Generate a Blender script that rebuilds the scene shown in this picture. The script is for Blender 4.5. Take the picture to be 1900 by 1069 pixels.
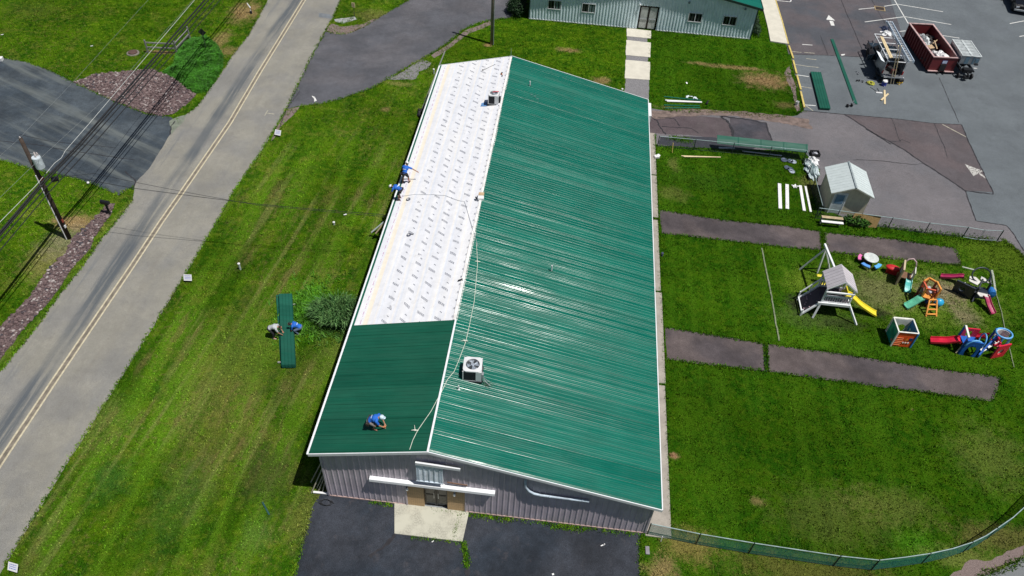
import bpy, bmesh, math, random
import numpy as np
from mathutils import Vector, Matrix
from mathutils.geometry import tessellate_polygon
random.seed(7); rng = np.random.default_rng(7)
S = bpy.context.scene; COL = S.collection
for o in list(bpy.data.objects): bpy.data.objects.remove(o)

# ---------------------------------------------------------------- camera
CP = (0.79185, -0.06022, 0.06384, 1430.4, 9.92259, -19.39545, 36.30729)   # pitch, yaw, roll, focal(px of 1900), position
p_, y_, r_ = CP[:3]
fw = np.array([math.sin(y_)*math.cos(p_), math.cos(y_)*math.cos(p_), -math.sin(p_)])
rt = np.array([math.cos(y_), -math.sin(y_), 0.]); up = np.cross(rt, fw)
CA = rt*math.cos(r_) + up*math.sin(r_); CB = -rt*math.sin(r_) + up*math.cos(r_)
CC = np.array(CP[4:7])
cd = bpy.data.cameras.new('camera'); cam = bpy.data.objects.new('camera', cd); COL.objects.link(cam)
cd.sensor_width = 36; cd.lens = 36*CP[3]/1900; cd.clip_end = 2000; cd.clip_start = .5
cam.matrix_world = Matrix(((CA[0], CB[0], -fw[0], CC[0]), (CA[1], CB[1], -fw[1], CC[1]), (CA[2], CB[2], -fw[2], CC[2]), (0, 0, 0, 1)))
S.camera = cam
S.render.resolution_x = 1024; S.render.resolution_y = 576
# ---------------------------------------------------------------- light
SUN = Vector((.341, -.136, .92)).normalized()
w = bpy.data.worlds.new('World'); S.world = w; w.use_nodes = True
nt = w.node_tree; sky = nt.nodes.new('ShaderNodeTexSky'); sky.sky_type = 'NISHITA'; sky.sun_disc = False
sky.sun_elevation = math.asin(SUN.z); sky.sun_rotation = math.atan2(SUN.x, SUN.y)
nt.links.new(sky.outputs[0], nt.nodes['Background'].inputs[0]); nt.nodes['Background'].inputs[1].default_value = .047
sl = bpy.data.lights.new('sun', 'SUN'); sl.energy = 4.7; sl.angle = math.radians(.5); sl.color = (1, .965, .91)
so = bpy.data.objects.new('sun', sl); COL.objects.link(so); so.rotation_euler = SUN.to_track_quat('Z', 'Y').to_euler()
S.view_settings.view_transform = 'Standard'; S.view_settings.look = 'None'; S.view_settings.exposure = 0; S.view_settings.gamma = 1
S.cycles.max_bounces = 6; S.cycles.transparent_max_bounces = 12

# ---------------------------------------------------------------- helpers
def G(x, y, z=0.):
    d = fw + CA*(x-950)/CP[3] - CB*(y-534.5)/CP[3]
    q = CC + d*(z-CC[2])/d[2]
    return Vector((q[0], q[1], q[2]))
def PG(l, z=0.): return [G(x, y, z) for x, y in l]

class E:                                   # tiny node-expression wrapper
    def __init__(s, nt, sock): s.nt, s.s = nt, sock
    def _m(s, op, *a):
        n = s.nt.nodes.new('ShaderNodeMath'); n.operation = op
        for i, v in enumerate((s,)+a):
            if isinstance(v, E): s.nt.links.new(v.s, n.inputs[i])
            else: n.inputs[i].default_value = v
        return E(s.nt, n.outputs[0])
    def __add__(s, o): return s._m('ADD', o)
    def __sub__(s, o): return s._m('SUBTRACT', o)
    def __mul__(s, o): return s._m('MULTIPLY', o)
    def __truediv__(s, o): return s._m('DIVIDE', o)
    def abs(s): return s._m('ABSOLUTE')
    def max(s, o): return s._m('MAXIMUM', o)
    def min(s, o): return s._m('MINIMUM', o)
    def mod(s, o): return s._m('FLOORED_MODULO', o)
    def floor(s): return s._m('FLOOR')
    def lt(s, o): return s._m('LESS_THAN', o)
    def gt(s, o): return s._m('GREATER_THAN', o)
    def pow(s, o): return s._m('POWER', o)
    def ss(s, a, b, c=0., d=1.):
        n = s.nt.nodes.new('ShaderNodeMapRange'); n.interpolation_type = 'SMOOTHSTEP'
        s.nt.links.new(s.s, n.inputs[0])
        for i, v in enumerate((a, b, c, d)): n.inputs[i+1].default_value = v
        return E(s.nt, n.outputs[0])
class Mat:
    def __init__(s, name, rough=.6, metal=0., spec=.5):
        s.m = bpy.data.materials.new(name); s.m.use_nodes = True; s.nt = s.m.node_tree
        s.b = s.nt.nodes['Principled BSDF']; s.b.inputs['Roughness'].default_value = rough; s.b.inputs['Metallic'].default_value = metal
        s.b.inputs['Specular IOR Level'].default_value = spec
        s.tc = s.nt.nodes.new('ShaderNodeTexCoord'); s.P = s.tc.outputs['Object']
    def mapped(s, scale=(1, 1, 1), rot=0.):
        n = s.nt.nodes.new('ShaderNodeMapping'); n.inputs['Scale'].default_value = scale; n.inputs['Rotation'].default_value = (0, 0, rot)
        s.nt.links.new(s.P, n.inputs[0]); return n.outputs[0]
    def rotmap(s, rot, scale):                # rotate first, then stretch
        n = s.nt.nodes.new('ShaderNodeMapping'); n.inputs['Rotation'].default_value = (0, 0, rot); s.nt.links.new(s.P, n.inputs[0])
        m = s.nt.nodes.new('ShaderNodeMapping'); m.inputs['Scale'].default_value = scale; s.nt.links.new(n.outputs[0], m.inputs[0]); return m.outputs[0]
    def noise(s, scale, detail=4, rough=.6, vec=None):
        n = s.nt.nodes.new('ShaderNodeTexNoise'); n.inputs['Scale'].default_value = scale; n.inputs['Detail'].default_value = detail; n.inputs['Roughness'].default_value = rough
        s.nt.links.new(vec or s.P, n.inputs['Vector']); return E(s.nt, n.outputs['Fac'])
    def xyz(s, vec=None):
        n = s.nt.nodes.new('ShaderNodeSeparateXYZ'); s.nt.links.new(vec or s.P, n.inputs[0]); return [E(s.nt, n.outputs[i]) for i in range(3)]
    def mix(s, f, a, b, mode='MIX'):
        n = s.nt.nodes.new('ShaderNodeMix'); n.data_type = 'RGBA'; n.blend_type = mode
        for v, i in ((f, 0), (a, 6), (b, 7)):
            if isinstance(v, E): s.nt.links.new(v.s, n.inputs[i])
            elif isinstance(v, bpy.types.NodeSocket): s.nt.links.new(v, n.inputs[i])
            elif i == 0: n.inputs[0].default_value = v
            else: n.inputs[i].default_value = (*v, 1)
        return n.outputs[2]
    def gain(s, col, f):                      # colour * scalar expr
        n = s.nt.nodes.new('ShaderNodeVectorMath'); n.operation = 'SCALE'
        if isinstance(col, bpy.types.NodeSocket): s.nt.links.new(col, n.inputs[0])
        else: n.inputs[0].default_value = col
        s.nt.links.new(f.s, n.inputs['Scale']); return n.outputs[0]
    def color(s, c):
        if isinstance(c, bpy.types.NodeSocket): s.nt.links.new(c, s.b.inputs['Base Color'])
        else: s.b.inputs['Base Color'].default_value = (*c, 1)
    def bump(s, f, strength=.5, dist=.02):
        n = s.nt.nodes.new('ShaderNodeBump'); n.inputs['Strength'].default_value = strength; n.inputs['Distance'].default_value = dist
        s.nt.links.new(f.s, n.inputs['Height']); s.nt.links.new(n.outputs[0], s.b.inputs['Normal'])
    def alpha(s, f): s.nt.links.new(f.s, s.b.inputs['Alpha'])
_mc = {}
def M(name, rgb, rough=.6, metal=0., var=.18, sc=2.5, bump=.0, bs=30., spec=.5):
    if name in _mc: return _mc[name]
    m = Mat(name, rough, metal, spec)
    n = m.noise(sc, 5); g = n.ss(.3, .7, 1-var, 1+var)
    f = m.noise(sc*11, 3).ss(.3, .7, 1-var*.5, 1+var*.5)
    m.color(m.gain(rgb, g*f))
    rr = m.noise(sc*2.3, 3).ss(.3, .7, max(.05, rough-.08), min(1, rough+.08)); m.nt.links.new(rr.s, m.b.inputs['Roughness'])
    if bump: m.bump(m.noise(bs, 4), bump, .02)
    _mc[name] = m.m; return m.m

class MB:
    def __init__(s): s.v = []; s.f = []
    def add(s, vs, fs):
        o = len(s.v); s.v += [Vector(v) for v in vs]; s.f += [tuple(i+o for i in f) for f in fs]; return s
    def box(s, x0, x1, y0, y1, z0, z1):
        return s.add([(x0, y0, z0), (x1, y0, z0), (x1, y1, z0), (x0, y1, z0), (x0, y0, z1), (x1, y0, z1), (x1, y1, z1), (x0, y1, z1)],
                     [(0, 3, 2, 1), (4, 5, 6, 7), (0, 1, 5, 4), (1, 2, 6, 5), (2, 3, 7, 6), (3, 0, 4, 7)])
    def cbox(s, c, sz, rz=0, rx=0, ry=0):
        R = Matrix.Rotation(rz, 3, 'Z') @ Matrix.Rotation(ry, 3, 'Y') @ Matrix.Rotation(rx, 3, 'X'); h = [k/2 for k in sz]
        n = len(s.v); s.box(-h[0], h[0], -h[1], h[1], -h[2], h[2])
        for i in range(n, len(s.v)): s.v[i] = R @ s.v[i] + Vector(c)
        return s
    def bar(s, a, b, w=.05, h=None, upv=(0, 0, 1)):
        a, b = Vector(a), Vector(b); h = h or w; d = (b-a).normalized(); x = d.cross(Vector(upv))
        if x.length < 1e-3: x = d.cross(Vector((1, 0, 0)))
        x.normalize(); u = x.cross(d); x *= w/2; u *= h/2
        return s.add([a-x-u, a+x-u, a+x+u, a-x+u, b-x-u, b+x-u, b+x+u, b-x+u], [(0, 1, 2, 3), (7, 6, 5, 4), (0, 4, 5, 1), (1, 5, 6, 2), (2, 6, 7, 3), (3, 7, 4, 0)])
    def tube(s, pts, r, n=8, closed=False):
        pts = [Vector(p) for p in pts]; rs = r if isinstance(r, (list, tuple)) else [r]*len(pts); L = len(pts); rings = []
        ref = Vector((0, 0, 1))
        for i, p in enumerate(pts):
            d = (pts[(i+1) % L]-pts[i-1]) if closed else (pts[min(i+1, L-1)]-pts[max(i-1, 0)])
            d.normalize(); x = d.cross(ref)
            if x.length < .05: x = d.cross(Vector((1, 0, 0)))
            x.normalize(); u = x.cross(d)
            rings.append([p+(x*math.cos(2*math.pi*k/n)+u*math.sin(2*math.pi*k/n))*rs[i] for k in range(n)])
        vs = [q for g in rings for q in g]; fs = []
        for i in range(L if closed else L-1):
            j = (i+1) % L
            fs += [(i*n+k, i*n+(k+1) % n, j*n+(k+1) % n, j*n+k) for k in range(n)]
        if not closed: fs += [tuple(range(n-1, -1, -1)), tuple(range((L-1)*n, L*n))]
        return s.add(vs, fs)
    def lathe(s, prof, c=(0, 0, 0), n=20, ax='Z'):
        vs = []; fs = []
        for r, z in prof:
            for k in range(n):
                a = 2*math.pi*k/n; q = (r*math.cos(a), r*math.sin(a), z)
                if ax == 'X': q = (q[2], q[0], q[1])
                if ax == 'Y': q = (q[0], q[2], q[1])
                vs.append(Vector(q)+Vector(c))
        for i in range(len(prof)-1): fs += [(i*n+k, i*n+(k+1) % n, (i+1)*n+(k+1) % n, (i+1)*n+k) for k in range(n)]
        fs += [tuple(range(n-1, -1, -1)), tuple(range((len(prof)-1)*n, len(prof)*n))]
        return s.add(vs, fs)
    def ell(s, c, r, n=10, m=7):
        if not isinstance(r, (tuple, list)): r = (r, r, r)
        prof = [(math.sin(math.pi*i/m), -math.cos(math.pi*i/m)) for i in range(m+1)]; prof[0] = (.02, -1); prof[-1] = (.02, 1)
        k = len(s.v); s.lathe(prof, (0, 0, 0), n)
        for i in range(k, len(s.v)): q = s.v[i]; s.v[i] = Vector((q.x*r[0]+c[0], q.y*r[1]+c[1], q.z*r[2]+c[2]))
        return s
    def cap(s, a, b, ra, rb=None, n=10):
        rb = rb or ra; s.tube([a, b], [ra, rb], n); s.ell(a, ra, n, 6); s.ell(b, rb, n, 6); return s
    def prism(s, poly, vec):                  # poly: 3-D points, extruded by vec
        n = len(poly); vec = Vector(vec); a = [Vector(p) for p in poly]; b = [p+vec for p in a]
        tri = tessellate_polygon([a]); k = len(s.v); s.v += a+b
        s.f += [tuple(k+i for i in t) for t in tri]+[tuple(k+n+i for i in reversed(t)) for t in tri]
        s.f += [(k+i, k+(i+1) % n, k+n+(i+1) % n, k+n+i) for i in range(n)]
        return s
    def quad(s, *p): return s.add(p, [tuple(range(len(p)))])
    def build(s, name, mat, parent=None, bevel=0., smooth=False, fix=True):
        me = bpy.data.meshes.new(name); off = WORLD.get(parent.name, Vector()) if parent else Vector()
        me.from_pydata([v-off for v in s.v], [], s.f)
        if fix:
            bm = bmesh.new(); bm.from_mesh(me); bmesh.ops.recalc_face_normals(bm, faces=bm.faces); bm.to_mesh(me); bm.free()
        me.materials.append(mat); o = bpy.data.objects.new(name, me); COL.objects.link(o)
        if parent:
            o.parent = parent; WORLD[o.name] = off
        if bevel:
            b = o.modifiers.new('bevel', 'BEVEL'); b.width = bevel; b.segments = 2; b.limit_method = 'ANGLE'
        if smooth:
            for p in me.polygons: p.use_smooth = True
        return o
WORLD = {}
def tag(o, label, cat, group=None, kind=None):
    if label: o['label'] = label
    if cat: o['category'] = cat
    if group: o['group'] = group
    if kind: o['kind'] = kind
    return o
def thing(name, label, cat, loc=(0, 0, 0), rz=0., group=None, world=False):
    o = bpy.data.objects.new(name, None); COL.objects.link(o); o.empty_display_size = .2
    o.location = loc; o.rotation_euler = (0, 0, rz)
    if world: WORLD[o.name] = Vector(loc)
    return tag(o, label, cat, group)
def copy_tree(o, parent=None):
    c = o.copy(); COL.objects.link(c)
    if parent: c.parent = parent
    for ch in [k for k in bpy.data.objects if k.parent == o and k is not c]: copy_tree(ch, c)
    return c
def structure(o): o['kind'] = 'structure'; return o
def inpoly(px, py, poly):
    r = np.zeros(len(px), bool); n = len(poly)
    for i in range(n):
        x1, y1 = poly[i][0], poly[i][1]; x2, y2 = poly[(i+1) % n][0], poly[(i+1) % n][1]
        if y1 == y2: continue
        c = ((y1 > py) != (y2 > py)) & (px < (x2-x1)*(py-y1)/(y2-y1)+x1); r ^= c
    return r
def rough_edge(pts, jit=.06, step=.35, closed=True):
    out = []; n = len(pts)
    for i in range(n if closed else n-1):
        a, b = pts[i], pts[(i+1) % n]; L = (b-a).length; k = max(1, int(L/step)); d = (b-a)/max(L, 1e-6); nv = Vector((-d.y, d.x, 0))
        ph = random.random()*9
        for j in range(k):
            t = j/k; env = min(1, min(t, 1-t)*6)
            out.append(a+(b-a)*t+nv*jit*env*(random.uniform(-.6, .6)+.8*math.sin(t*L*1.3+ph)*.6))
    if not closed: out.append(pts[-1])
    return out
def sheet(name, pts, z, mat, jit=.06, step=.35, kind='structure'):
    q = rough_edge([Vector((p.x, p.y, 0)) for p in pts], jit, step) if jit else pts
    q = [Vector((p.x, p.y, z)) for p in q]
    tri = tessellate_polygon([q]); mb = MB(); mb.v = list(q)
    for t in tri:
        a, b, c = (q[i] for i in t); mb.f.append(tuple(t) if (b-a).cross(c-a).z > 0 else tuple(reversed(t)))
    o = mb.build(name, mat, fix=False)
    if kind: o['kind'] = kind
    return o
def ribbon(mb, pts, wd, z, jit=0.):
    pts = [Vector((p.x, p.y, z)) for p in pts]
    if jit: pts = rough_edge(pts, jit, .18, False)
    for p in pts: p.z = z
    L = len(pts); vs = []
    for i, p in enumerate(pts):
        d = (pts[min(i+1, L-1)]-pts[max(i-1, 0)]).normalized(); n = Vector((-d.y, d.x, 0))*wd/2*(random.uniform(.45, 1.3) if jit else 1)
        vs += [p+n, p-n]
    mb.add(vs, [(2*i, 2*i+1, 2*i+3, 2*i+2) for i in range(L-1)]); return mb

# ---------------------------------------------------------------- materials of the ground
ROADDIR = (G(561, 3)-G(0, 853)); RANG = math.atan2(ROADDIR.y, ROADDIR.x)-math.pi/2
def lawn_color(m):
    x, y, z = m.xyz()
    n0 = m.noise(.09, 3); n1 = m.noise(.45, 5, .65); n2 = m.noise(2.2, 5, .7); n3 = m.noise(9, 4, .7); n4 = m.noise(32, 3, .7)
    c = m.mix(n1.ss(.38, .66), (.024, .088, .003), (.070, .152, .004))
    c = m.mix(n2.ss(.45, .66)*.75, c, (.125, .195, .010))
    c = m.mix(m.noise(.8, 6, .8).ss(.50, .70)*.45, c, (.020, .066, .003))
    c = m.mix(n3.ss(.50, .66)*.55, c, (.016, .054, .002))
    c = m.mix(m.noise(14, 3, .8).ss(.56, .66)*.5, c, (.15, .20, .03))
    # mowing streaks run beside the road
    st = m.noise(1, 3, .5, m.rotmap(-RANG, (.75, .05, 1))).ss(.44, .60)
    left = x.ss(-3, 1, 1, 0)
    low = y.ss(22, 36, 1, .15)*x.ss(-24, -18)
    c = m.mix(st*left*low*.6, c, (.10, .215, .012))
    sd_ = m.noise(1, 3, .5, m.rotmap(-RANG+.04, (.55, .04, 3))).ss(.50, .62)
    c = m.mix(sd_*left*low*.5, c, (.022, .070, .003))
    st2 = m.noise(1, 3, .5, m.rotmap(-RANG+.1, (1.5, .06, 1))).ss(.52, .66)
    yel = m.noise(.17, 2).ss(.38, .6)
    c = m.mix(st2*left*yel*low*.6, c, (.19, .21, .06))
    c = m.mix(m.noise(.55, 4, .7).ss(.5, .7)*left*.45, c, (.15, .16, .03))
    c = m.mix(m.noise(3.1, 6, .75).ss(.52, .66)*yel*left*.65, c, (.15, .12, .045))
    # right-hand lawns are darker
    bs = m.noise(1, 6, .72, m.rotmap(-RANG+.06, (1.1, .28, 1))).ss(.50, .64)*m.noise(.16, 2).ss(.42, .6)
    c = m.mix(bs*left*low*.6, c, (.15, .125, .045))
    right = x.ss(14, 18)
    c = m.mix(right*.5, c, (.010, .056, .002))
    sr = m.noise(1, 3, .55, m.mapped((.9, .06, 1))).ss(.42, .62)
    c = m.mix(sr*right*.5, c, (.05, .125, .006))
    c = m.mix(m.noise(4.3, 6, .75).ss(.60, .72)*right*.5, c, (.12, .12, .03))
    # bare and pale patches: px, py, rx, ry (m), colour, strength
    dirt = (.26, .18, .085); straw = (.20, .19, .06); bright = (.075, .24, .012); gravel = (.2, .19, .2)
    blue = (.07, .17, .04); dark = (.035, .04, .02)
    P = [(1420, 150, 2.6, 1.6, dirt, 1), (1360, 125, 3.2, .45, dirt, .8), (1055, 93, 1.3, .5, dirt, .8), (1115, 150, .9, .8, dirt, .8), (1300, 118, 1.4, .35, dirt, .7), (1455, 195, 1.2, .6, dirt, .5),
         (140, 415, 1.9, 1.1, dirt, .95), (90, 480, 1.7, 2.4, straw, .8), (118, 450, 1.5, 2.0, (.22, .2, .13), .6), (300, 97, 1.7, .3, dirt, .95), (455, 22, 1.6, 2.6, dirt, .9), (408, 75, 1.0, 2.2, dirt, .7), (420, 95, 1.2, 1, dirt, .6),
         (1693, 760, .1, .1, dirt, .5), (1405, 930, .45, .3, dirt, .6), (1252, 846, .3, .25, (.3, .17, .1), 1), (1560, 250, .1, .1, dirt, .3),
         (1690, 545, 6.5, 3.4, (.13, .20, .025), .9), (1600, 640, 5, 1.2, (.07, .18, .01), .5), (1748, 540, 2.0, 1.5, (.25, .2, .13), .85), (1790, 585, 1.0, 1.2, (.25, .2, .13), .7), (1630, 540, 2.4, 2.2, (.2, .17, .10), .55), (1680, 470, 1, .5, straw, .3), (1495, 525, 1.6, 1.6, (.13, .2, .02), .7), (1515, 590, 3, 1.2, (.08, .12, .03), .6),
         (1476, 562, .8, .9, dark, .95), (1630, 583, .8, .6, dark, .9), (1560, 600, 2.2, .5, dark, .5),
         (1700, 1010, 1.3, .9, bright, .5), (568, 578, 1.6, 2.6, bright, .85), (640, 650, 1.8, 2, straw, .3), (1275, 1010, 1.7, 1.1, (.2, .16, .05), .8), (1230, 1060, 1, .8, dirt, .7), (1650, 940, 3, 1.3, straw, .3), (1840, 850, 2.5, 2.5, straw, .28),
         (1545, 960, 3.5, 2, straw, .25), (1790, 1035, 2.6, .7, (.18, .2, .05), .6), (1500, 1060, 5, 1., (.16, .13, .04), .55), (1860, 1000, 3, 1, (.2, .15, .06), .5), (1870, 480, 4, 3, (.13, .19, .02), .5),
         (905, 84, .5, .35, (.32, .22, .1), .9), (930, 215, .1, .1, dirt, .3), (716, 203, .5, .4, dirt, .6), (740, 155, 1.6, .4, straw, .7), (700, 30, 2.5, 1.5, straw, .6), (650, 55, 1.4, .6, (.2, .16, .09), .9),
         (170, 780, 2.6, 2.2, (.14, .20, .04), .3), (400, 830, 2.2, 4.5, (.15, .12, .04), .28), (330, 930, 1.6, 3, blue, .22), (210, 890, 1.2, 1.6, blue, .25), (480, 990, .9, 1.2, (.12, .2, .05), .3), (430, 690, 3, 5, (.16, .14, .045), .28), (560, 700, 1.6, 2.4, (.14, .13, .04), .25), (500, 880, 1.6, 2, (.05, .06, .02), .6), (565, 960, 1.2, 2, (.14, .13, .04), .5),
         (1500, 345, .1, .1, dirt, .3), (1345, 210, 8, .35, (.2, .17, .08), .75), (1510, 345, 1.2, 1.5, (.19, .18, .06), .7), (1530, 400, 1.2, .4, (.03, .04, .015), .5), (1250, 360, 1.4, 1, straw, .35), (1250, 305, .5, 1.2, straw, .4),
         (1300, 335, 3, 1.4, (.02, .055, .008), .35), (60, 20, 3, 2, dirt, .1), (610, 900, 1, .9, (.1, .07, .04), .5), (820, 135, 1.2, 1.2, (.17, .2, .04), .5)]
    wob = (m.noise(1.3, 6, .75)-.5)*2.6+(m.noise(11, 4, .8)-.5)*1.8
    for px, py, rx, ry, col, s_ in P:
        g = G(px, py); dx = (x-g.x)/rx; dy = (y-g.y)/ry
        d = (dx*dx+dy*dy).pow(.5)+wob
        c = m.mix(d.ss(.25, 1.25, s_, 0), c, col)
    vig = (n0.ss(.3, .7, .8, 1.15))*(n3.ss(.35, .65, .7, 1.3))*(n4.ss(.35, .65, .5, 1.5))
    return m.gain(c, vig), n3, n4
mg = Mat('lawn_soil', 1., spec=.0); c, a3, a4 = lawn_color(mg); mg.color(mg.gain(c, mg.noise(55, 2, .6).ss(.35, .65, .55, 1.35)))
mg.bump(a3*.6+a4*.5+mg.noise(75, 2, .6)*.35, .9, .09)
def blade_mat(name='grass_blades', g=1.25, base=None):
    m = Mat(name, .9, spec=.03)
    c = lawn_color(m)[0] if base is None else base
    n = m.nt.nodes.new('ShaderNodeNewGeometry'); r = E(m.nt, n.outputs['Random Per Island']).ss(0, 1, .6*g, 1.9*g)
    m.color(m.gain(c, r)); m.b.inputs['Transmission Weight'].default_value = 0
    return m.m
def asphalt(name, rgb, sp=.5, blotch=.2, tint=None, rot=0., streak=0., bscale=.35):
    m = Mat(name, .92, spec=.25)
    g = m.noise(bscale, 5, .6).ss(.3, .7, 1-blotch, 1+blotch)*m.noise(1.9, 5, .7).ss(.3, .7, 1-blotch*.6, 1+blotch*.6)
    s1 = m.noise(26, 3, .8).ss(.3, .7, 1-sp*.45, 1+sp*.45)*m.noise(70, 2, .8).ss(.3, .7, 1-sp, 1+sp)
    c = rgb
    if tint: c = m.mix(m.noise(.22, 4, .6).ss(.42, .62), rgb, tint)
    if streak:
        s_ = m.noise(1, 5, .65, m.rotmap(rot, (1.3, .06, 1))).ss(.35, .68, 1-streak, 1+streak); g = g*s_
    g = g*m.noise(.9, 5, .7).ss(.62, .72, 1, .84)*m.noise(5, 5, .8).ss(.66, .74, 1, .75)*m.noise(.5, 6, .75).ss(.30, .38, 1.1, 1)
    m.color(m.gain(c, g*s1)); m.bump(m.noise(60, 3, .8), .35, .01)
    return m

# the main road in its own lengthwise coordinates
rm = asphalt('road_asphalt', (.228, .219, .190), .32, .09, (.195, .191, .178))
C0 = G(0, 853); dn = ROADDIR.normalized(); nn = Vector((dn.y, -dn.x, 0))   # nn points to the right of travel
x, y, z = rm.xyz(); u = (x-C0.x)*nn.x+(y-C0.y)*nn.y; v = (x-C0.x)*dn.x+(y-C0.y)*dn.y
base = rm.b.inputs['Base Color'].links[0].from_socket
wv = (rm.noise(1, 4, .6, rm.rotmap(-RANG, (.5, .07, 1)))-.5)*.9
def band(cu, wd): return ((u+wv*.5-cu).abs()).ss(wd*.35, wd)
n_st = rm.noise(1, 6, .7, rm.rotmap(-RANG, (3, .12, 1)))
k1 = (band(-.75, .75)*-1+1)*n_st.ss(.3, .55)
k2 = (band(-2.4, .45)*-1+1)*n_st.ss(.5, .66)*.45
k3 = (band(1.6, .5)*-1+1)*n_st.ss(.5, .7)*.35
k4 = rm.noise(1, 5, .7, rm.rotmap(-RANG+.03, (1.2, .08, 1))).ss(.5, .72)*.45
c = rm.mix(k4, base, (.175, .178, .175)); c = rm.mix(k1*(rm.noise(.12, 2).ss(.35, .6, .35, 1))*.85, c, (.066, .080, .096)); c = rm.mix(k2, c, (.11, .125, .14)); c = rm.mix(k3, c, (.17, .155, .13))
rm.color(rm.gain(c, rm.noise(60, 2, .8).ss(.3, .7, .8, 1.2)))

# ---------------------------------------------------------------- the ground and what is laid on it
mb = MB(); mb.quad((-500, -250, 0), (500, -250, 0), (500, 650, 0), (-500, 650, 0)); structure(mb.build('ground', mg.m))
L_ = [(0, 689), (69, 605), (108, 549), (132, 519), (168, 473), (184, 447), (222, 402), (246, 371), (251, 339), (280, 308), (309, 260), (330, 228), (346, 212), (366, 197), (404, 144), (429, 106), (462, 63), (480, 30), (497, 0)]
R_ = [(8, 1052), (120, 868), (227, 699), (300, 582), (374, 460), (414, 392), (430, 361), (483, 284), (532, 202), (576, 109), (604, 56), (618, 33), (632, 0)]
lp, rp = PG(L_), PG(R_)
def ext(p, q, k): return q+(q-p).normalized()*k
mainroad = [ext(lp[4], lp[0], 40)]+lp+[lp[-1]+dn*60]+[rp[-1]+dn*60]+rp[::-1]+[ext(rp[3], rp[0], 40)]
sheet('main_road', mainroad, .006, rm.m, .02, .3)
# left driveway
dl = asphalt('sealed_driveway', (.038, .05, .063), .45, .25, (.055, .068, .08), RANG, 0)
sd = dl.noise(1, 5, .65, dl.rotmap(.42, (.07, .7, 1))).ss(.45, .7); b0 = dl.b.inputs['Base Color'].links[0].from_socket
dl.color(dl.mix(sd*.75, b0, (.14, .155, .15)))
driveL = PG([(0, 107), (50, 115), (93, 131), (136, 152), (220, 192), (273, 212), (316, 217), (330, 226), (316, 250), (309, 260), (280, 308), (251, 341), (237, 351), (220, 363), (177, 344), (136, 331), (66, 315), (0, 297)])
driveL = driveL+[driveL[-1]+Vector((-30, 9, 0)), driveL[0]+Vector((-30, 9, 0))]
sheet('left_driveway', driveL, .010, dl.m, .05)
sdm = asphalt('side_asphalt', (.082, .084, .096), .4, .16, (.10, .098, .108)); 
b0 = sdm.b.inputs['Base Color'].links[0].from_socket; sdm.color(sdm.mix(sdm.noise(1, 5, .65, sdm.rotmap(-.55, (.1, 1.1, 1))).ss(.5, .7)*.5, b0, (.06, .064, .072)))
driveS = PG([(532, 202), (576, 109), (604, 58), (621, 63), (642, 64), (672, 52), (700, 35), (733, 15), (760, 0)])+[G(760, 0)+Vector((10, 30, 0)), G(960, 0)+Vector((10, 40, 0))]+PG([(962, 0), (958, 26), (950, 33), (909, 38), (884, 44), (859, 56), (834, 78), (798, 101), (758, 124), (720, 146.5), (690, 164), (632, 184), (594, 193), (558, 196)])
sheet('side_drive', driveS, .010, sdm.m, .05)
# front apron
fa = asphalt('apron_asphalt', (.020, .026, .036), .6, .3, (.032, .036, .046)); b0 = fa.b.inputs['Base Color'].links[0].from_socket
fa.color(fa.mix(fa.noise(1.2, 6, .75).ss(.55, .72)*.4, b0, (.085, .075, .08)))
front = [Vector((-.45, .02, 0))]+PG([(577, 945), (560, 1006), (545, 1069)])+[G(545, 1069)+Vector((-.8, -8, 0)), G(1191, 1069)+Vector((0, -8, 0))]+PG([(1191, 1069), (1189, 1004)])+[Vector((16.25, .02, 0))]
sheet('front_apron', front, .006, fa.m, .04)
# parking lot (older brownish mix) and newer layers
pm = asphalt('lot_asphalt', (.140, .131, .139), .5, .08, (.124, .12, .13))
pb = asphalt('old_brown_asphalt', (.102, .084, .088), .45, .12, (.088, .078, .084))
pbl = asphalt('new_grey_asphalt', (.118, .134, .146), .4, .08, (.106, .12, .132))
pd = asphalt('purple_asphalt', (.082, .064, .070), .4, .15, (.09, .075, .078))
pk = asphalt('dark_asphalt', (.045, .045, .055), .5, .2, (.07, .062, .07))
lot = [Vector((16.35, 40.2, 0))]+PG([(1239, 206), (1339, 208), (1389, 211), (1445, 218), (1480, 214), (1492, 204), (1478, 150), (1462, 85), (1448, 40), (1437, 0)])
lot += [G(1437, 0)+Vector((-1, 60, 0)), G(1900, 0)+Vector((60, 60, 0)), G(1900, 480)+Vector((60, 0, 0))]
lot += PG([(1908, 490), (1893, 471), (1879, 454), (1862, 446), (1852, 449), (1760, 437), (1650, 424), (1600, 416), (1545, 395), (1527, 372), (1516, 340), (1522, 315), (1512, 304), (1490, 279), (1375, 278), (1300, 274), (1223, 270)])+[Vector((17.75, 34.7, 0)), Vector((17.75, 36.2, 0)), Vector((16.35, 36.2, 0))]
sheet('parking_lot', lot, .006, pm.m, .06)
lane = [Vector((16.36, 39.5, 0))]+PG([(1232, 215), (1290, 216), (1340, 219), (1362, 232), (1358, 258), (1300, 253), (1222, 248)])+[Vector((16.36, 36.3, 0))]
sheet('lane_old_surface', lane, .010, pd.m, .1)
sheet('lane_dark_patch', PG([(1354, 219), (1395, 222), (1421, 229), (1432, 262), (1400, 262), (1361, 257)]), .014, pk.m, .08)
sheet('lane_dark_edge', PG([(1225, 254), (1300, 254), (1362, 259), (1440, 266), (1425, 272), (1375, 279), (1300, 274), (1223, 269)]), .014, M('dark_wet_asphalt', (.03, .032, .042), .8, bump=.3), .14)
upb = PG([(1438, 0), (1448, 40), (1463, 101), (1530, 102), (1606, 106), (1640, 118), (1680, 100), (1672, 60), (1652, 0)])
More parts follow.
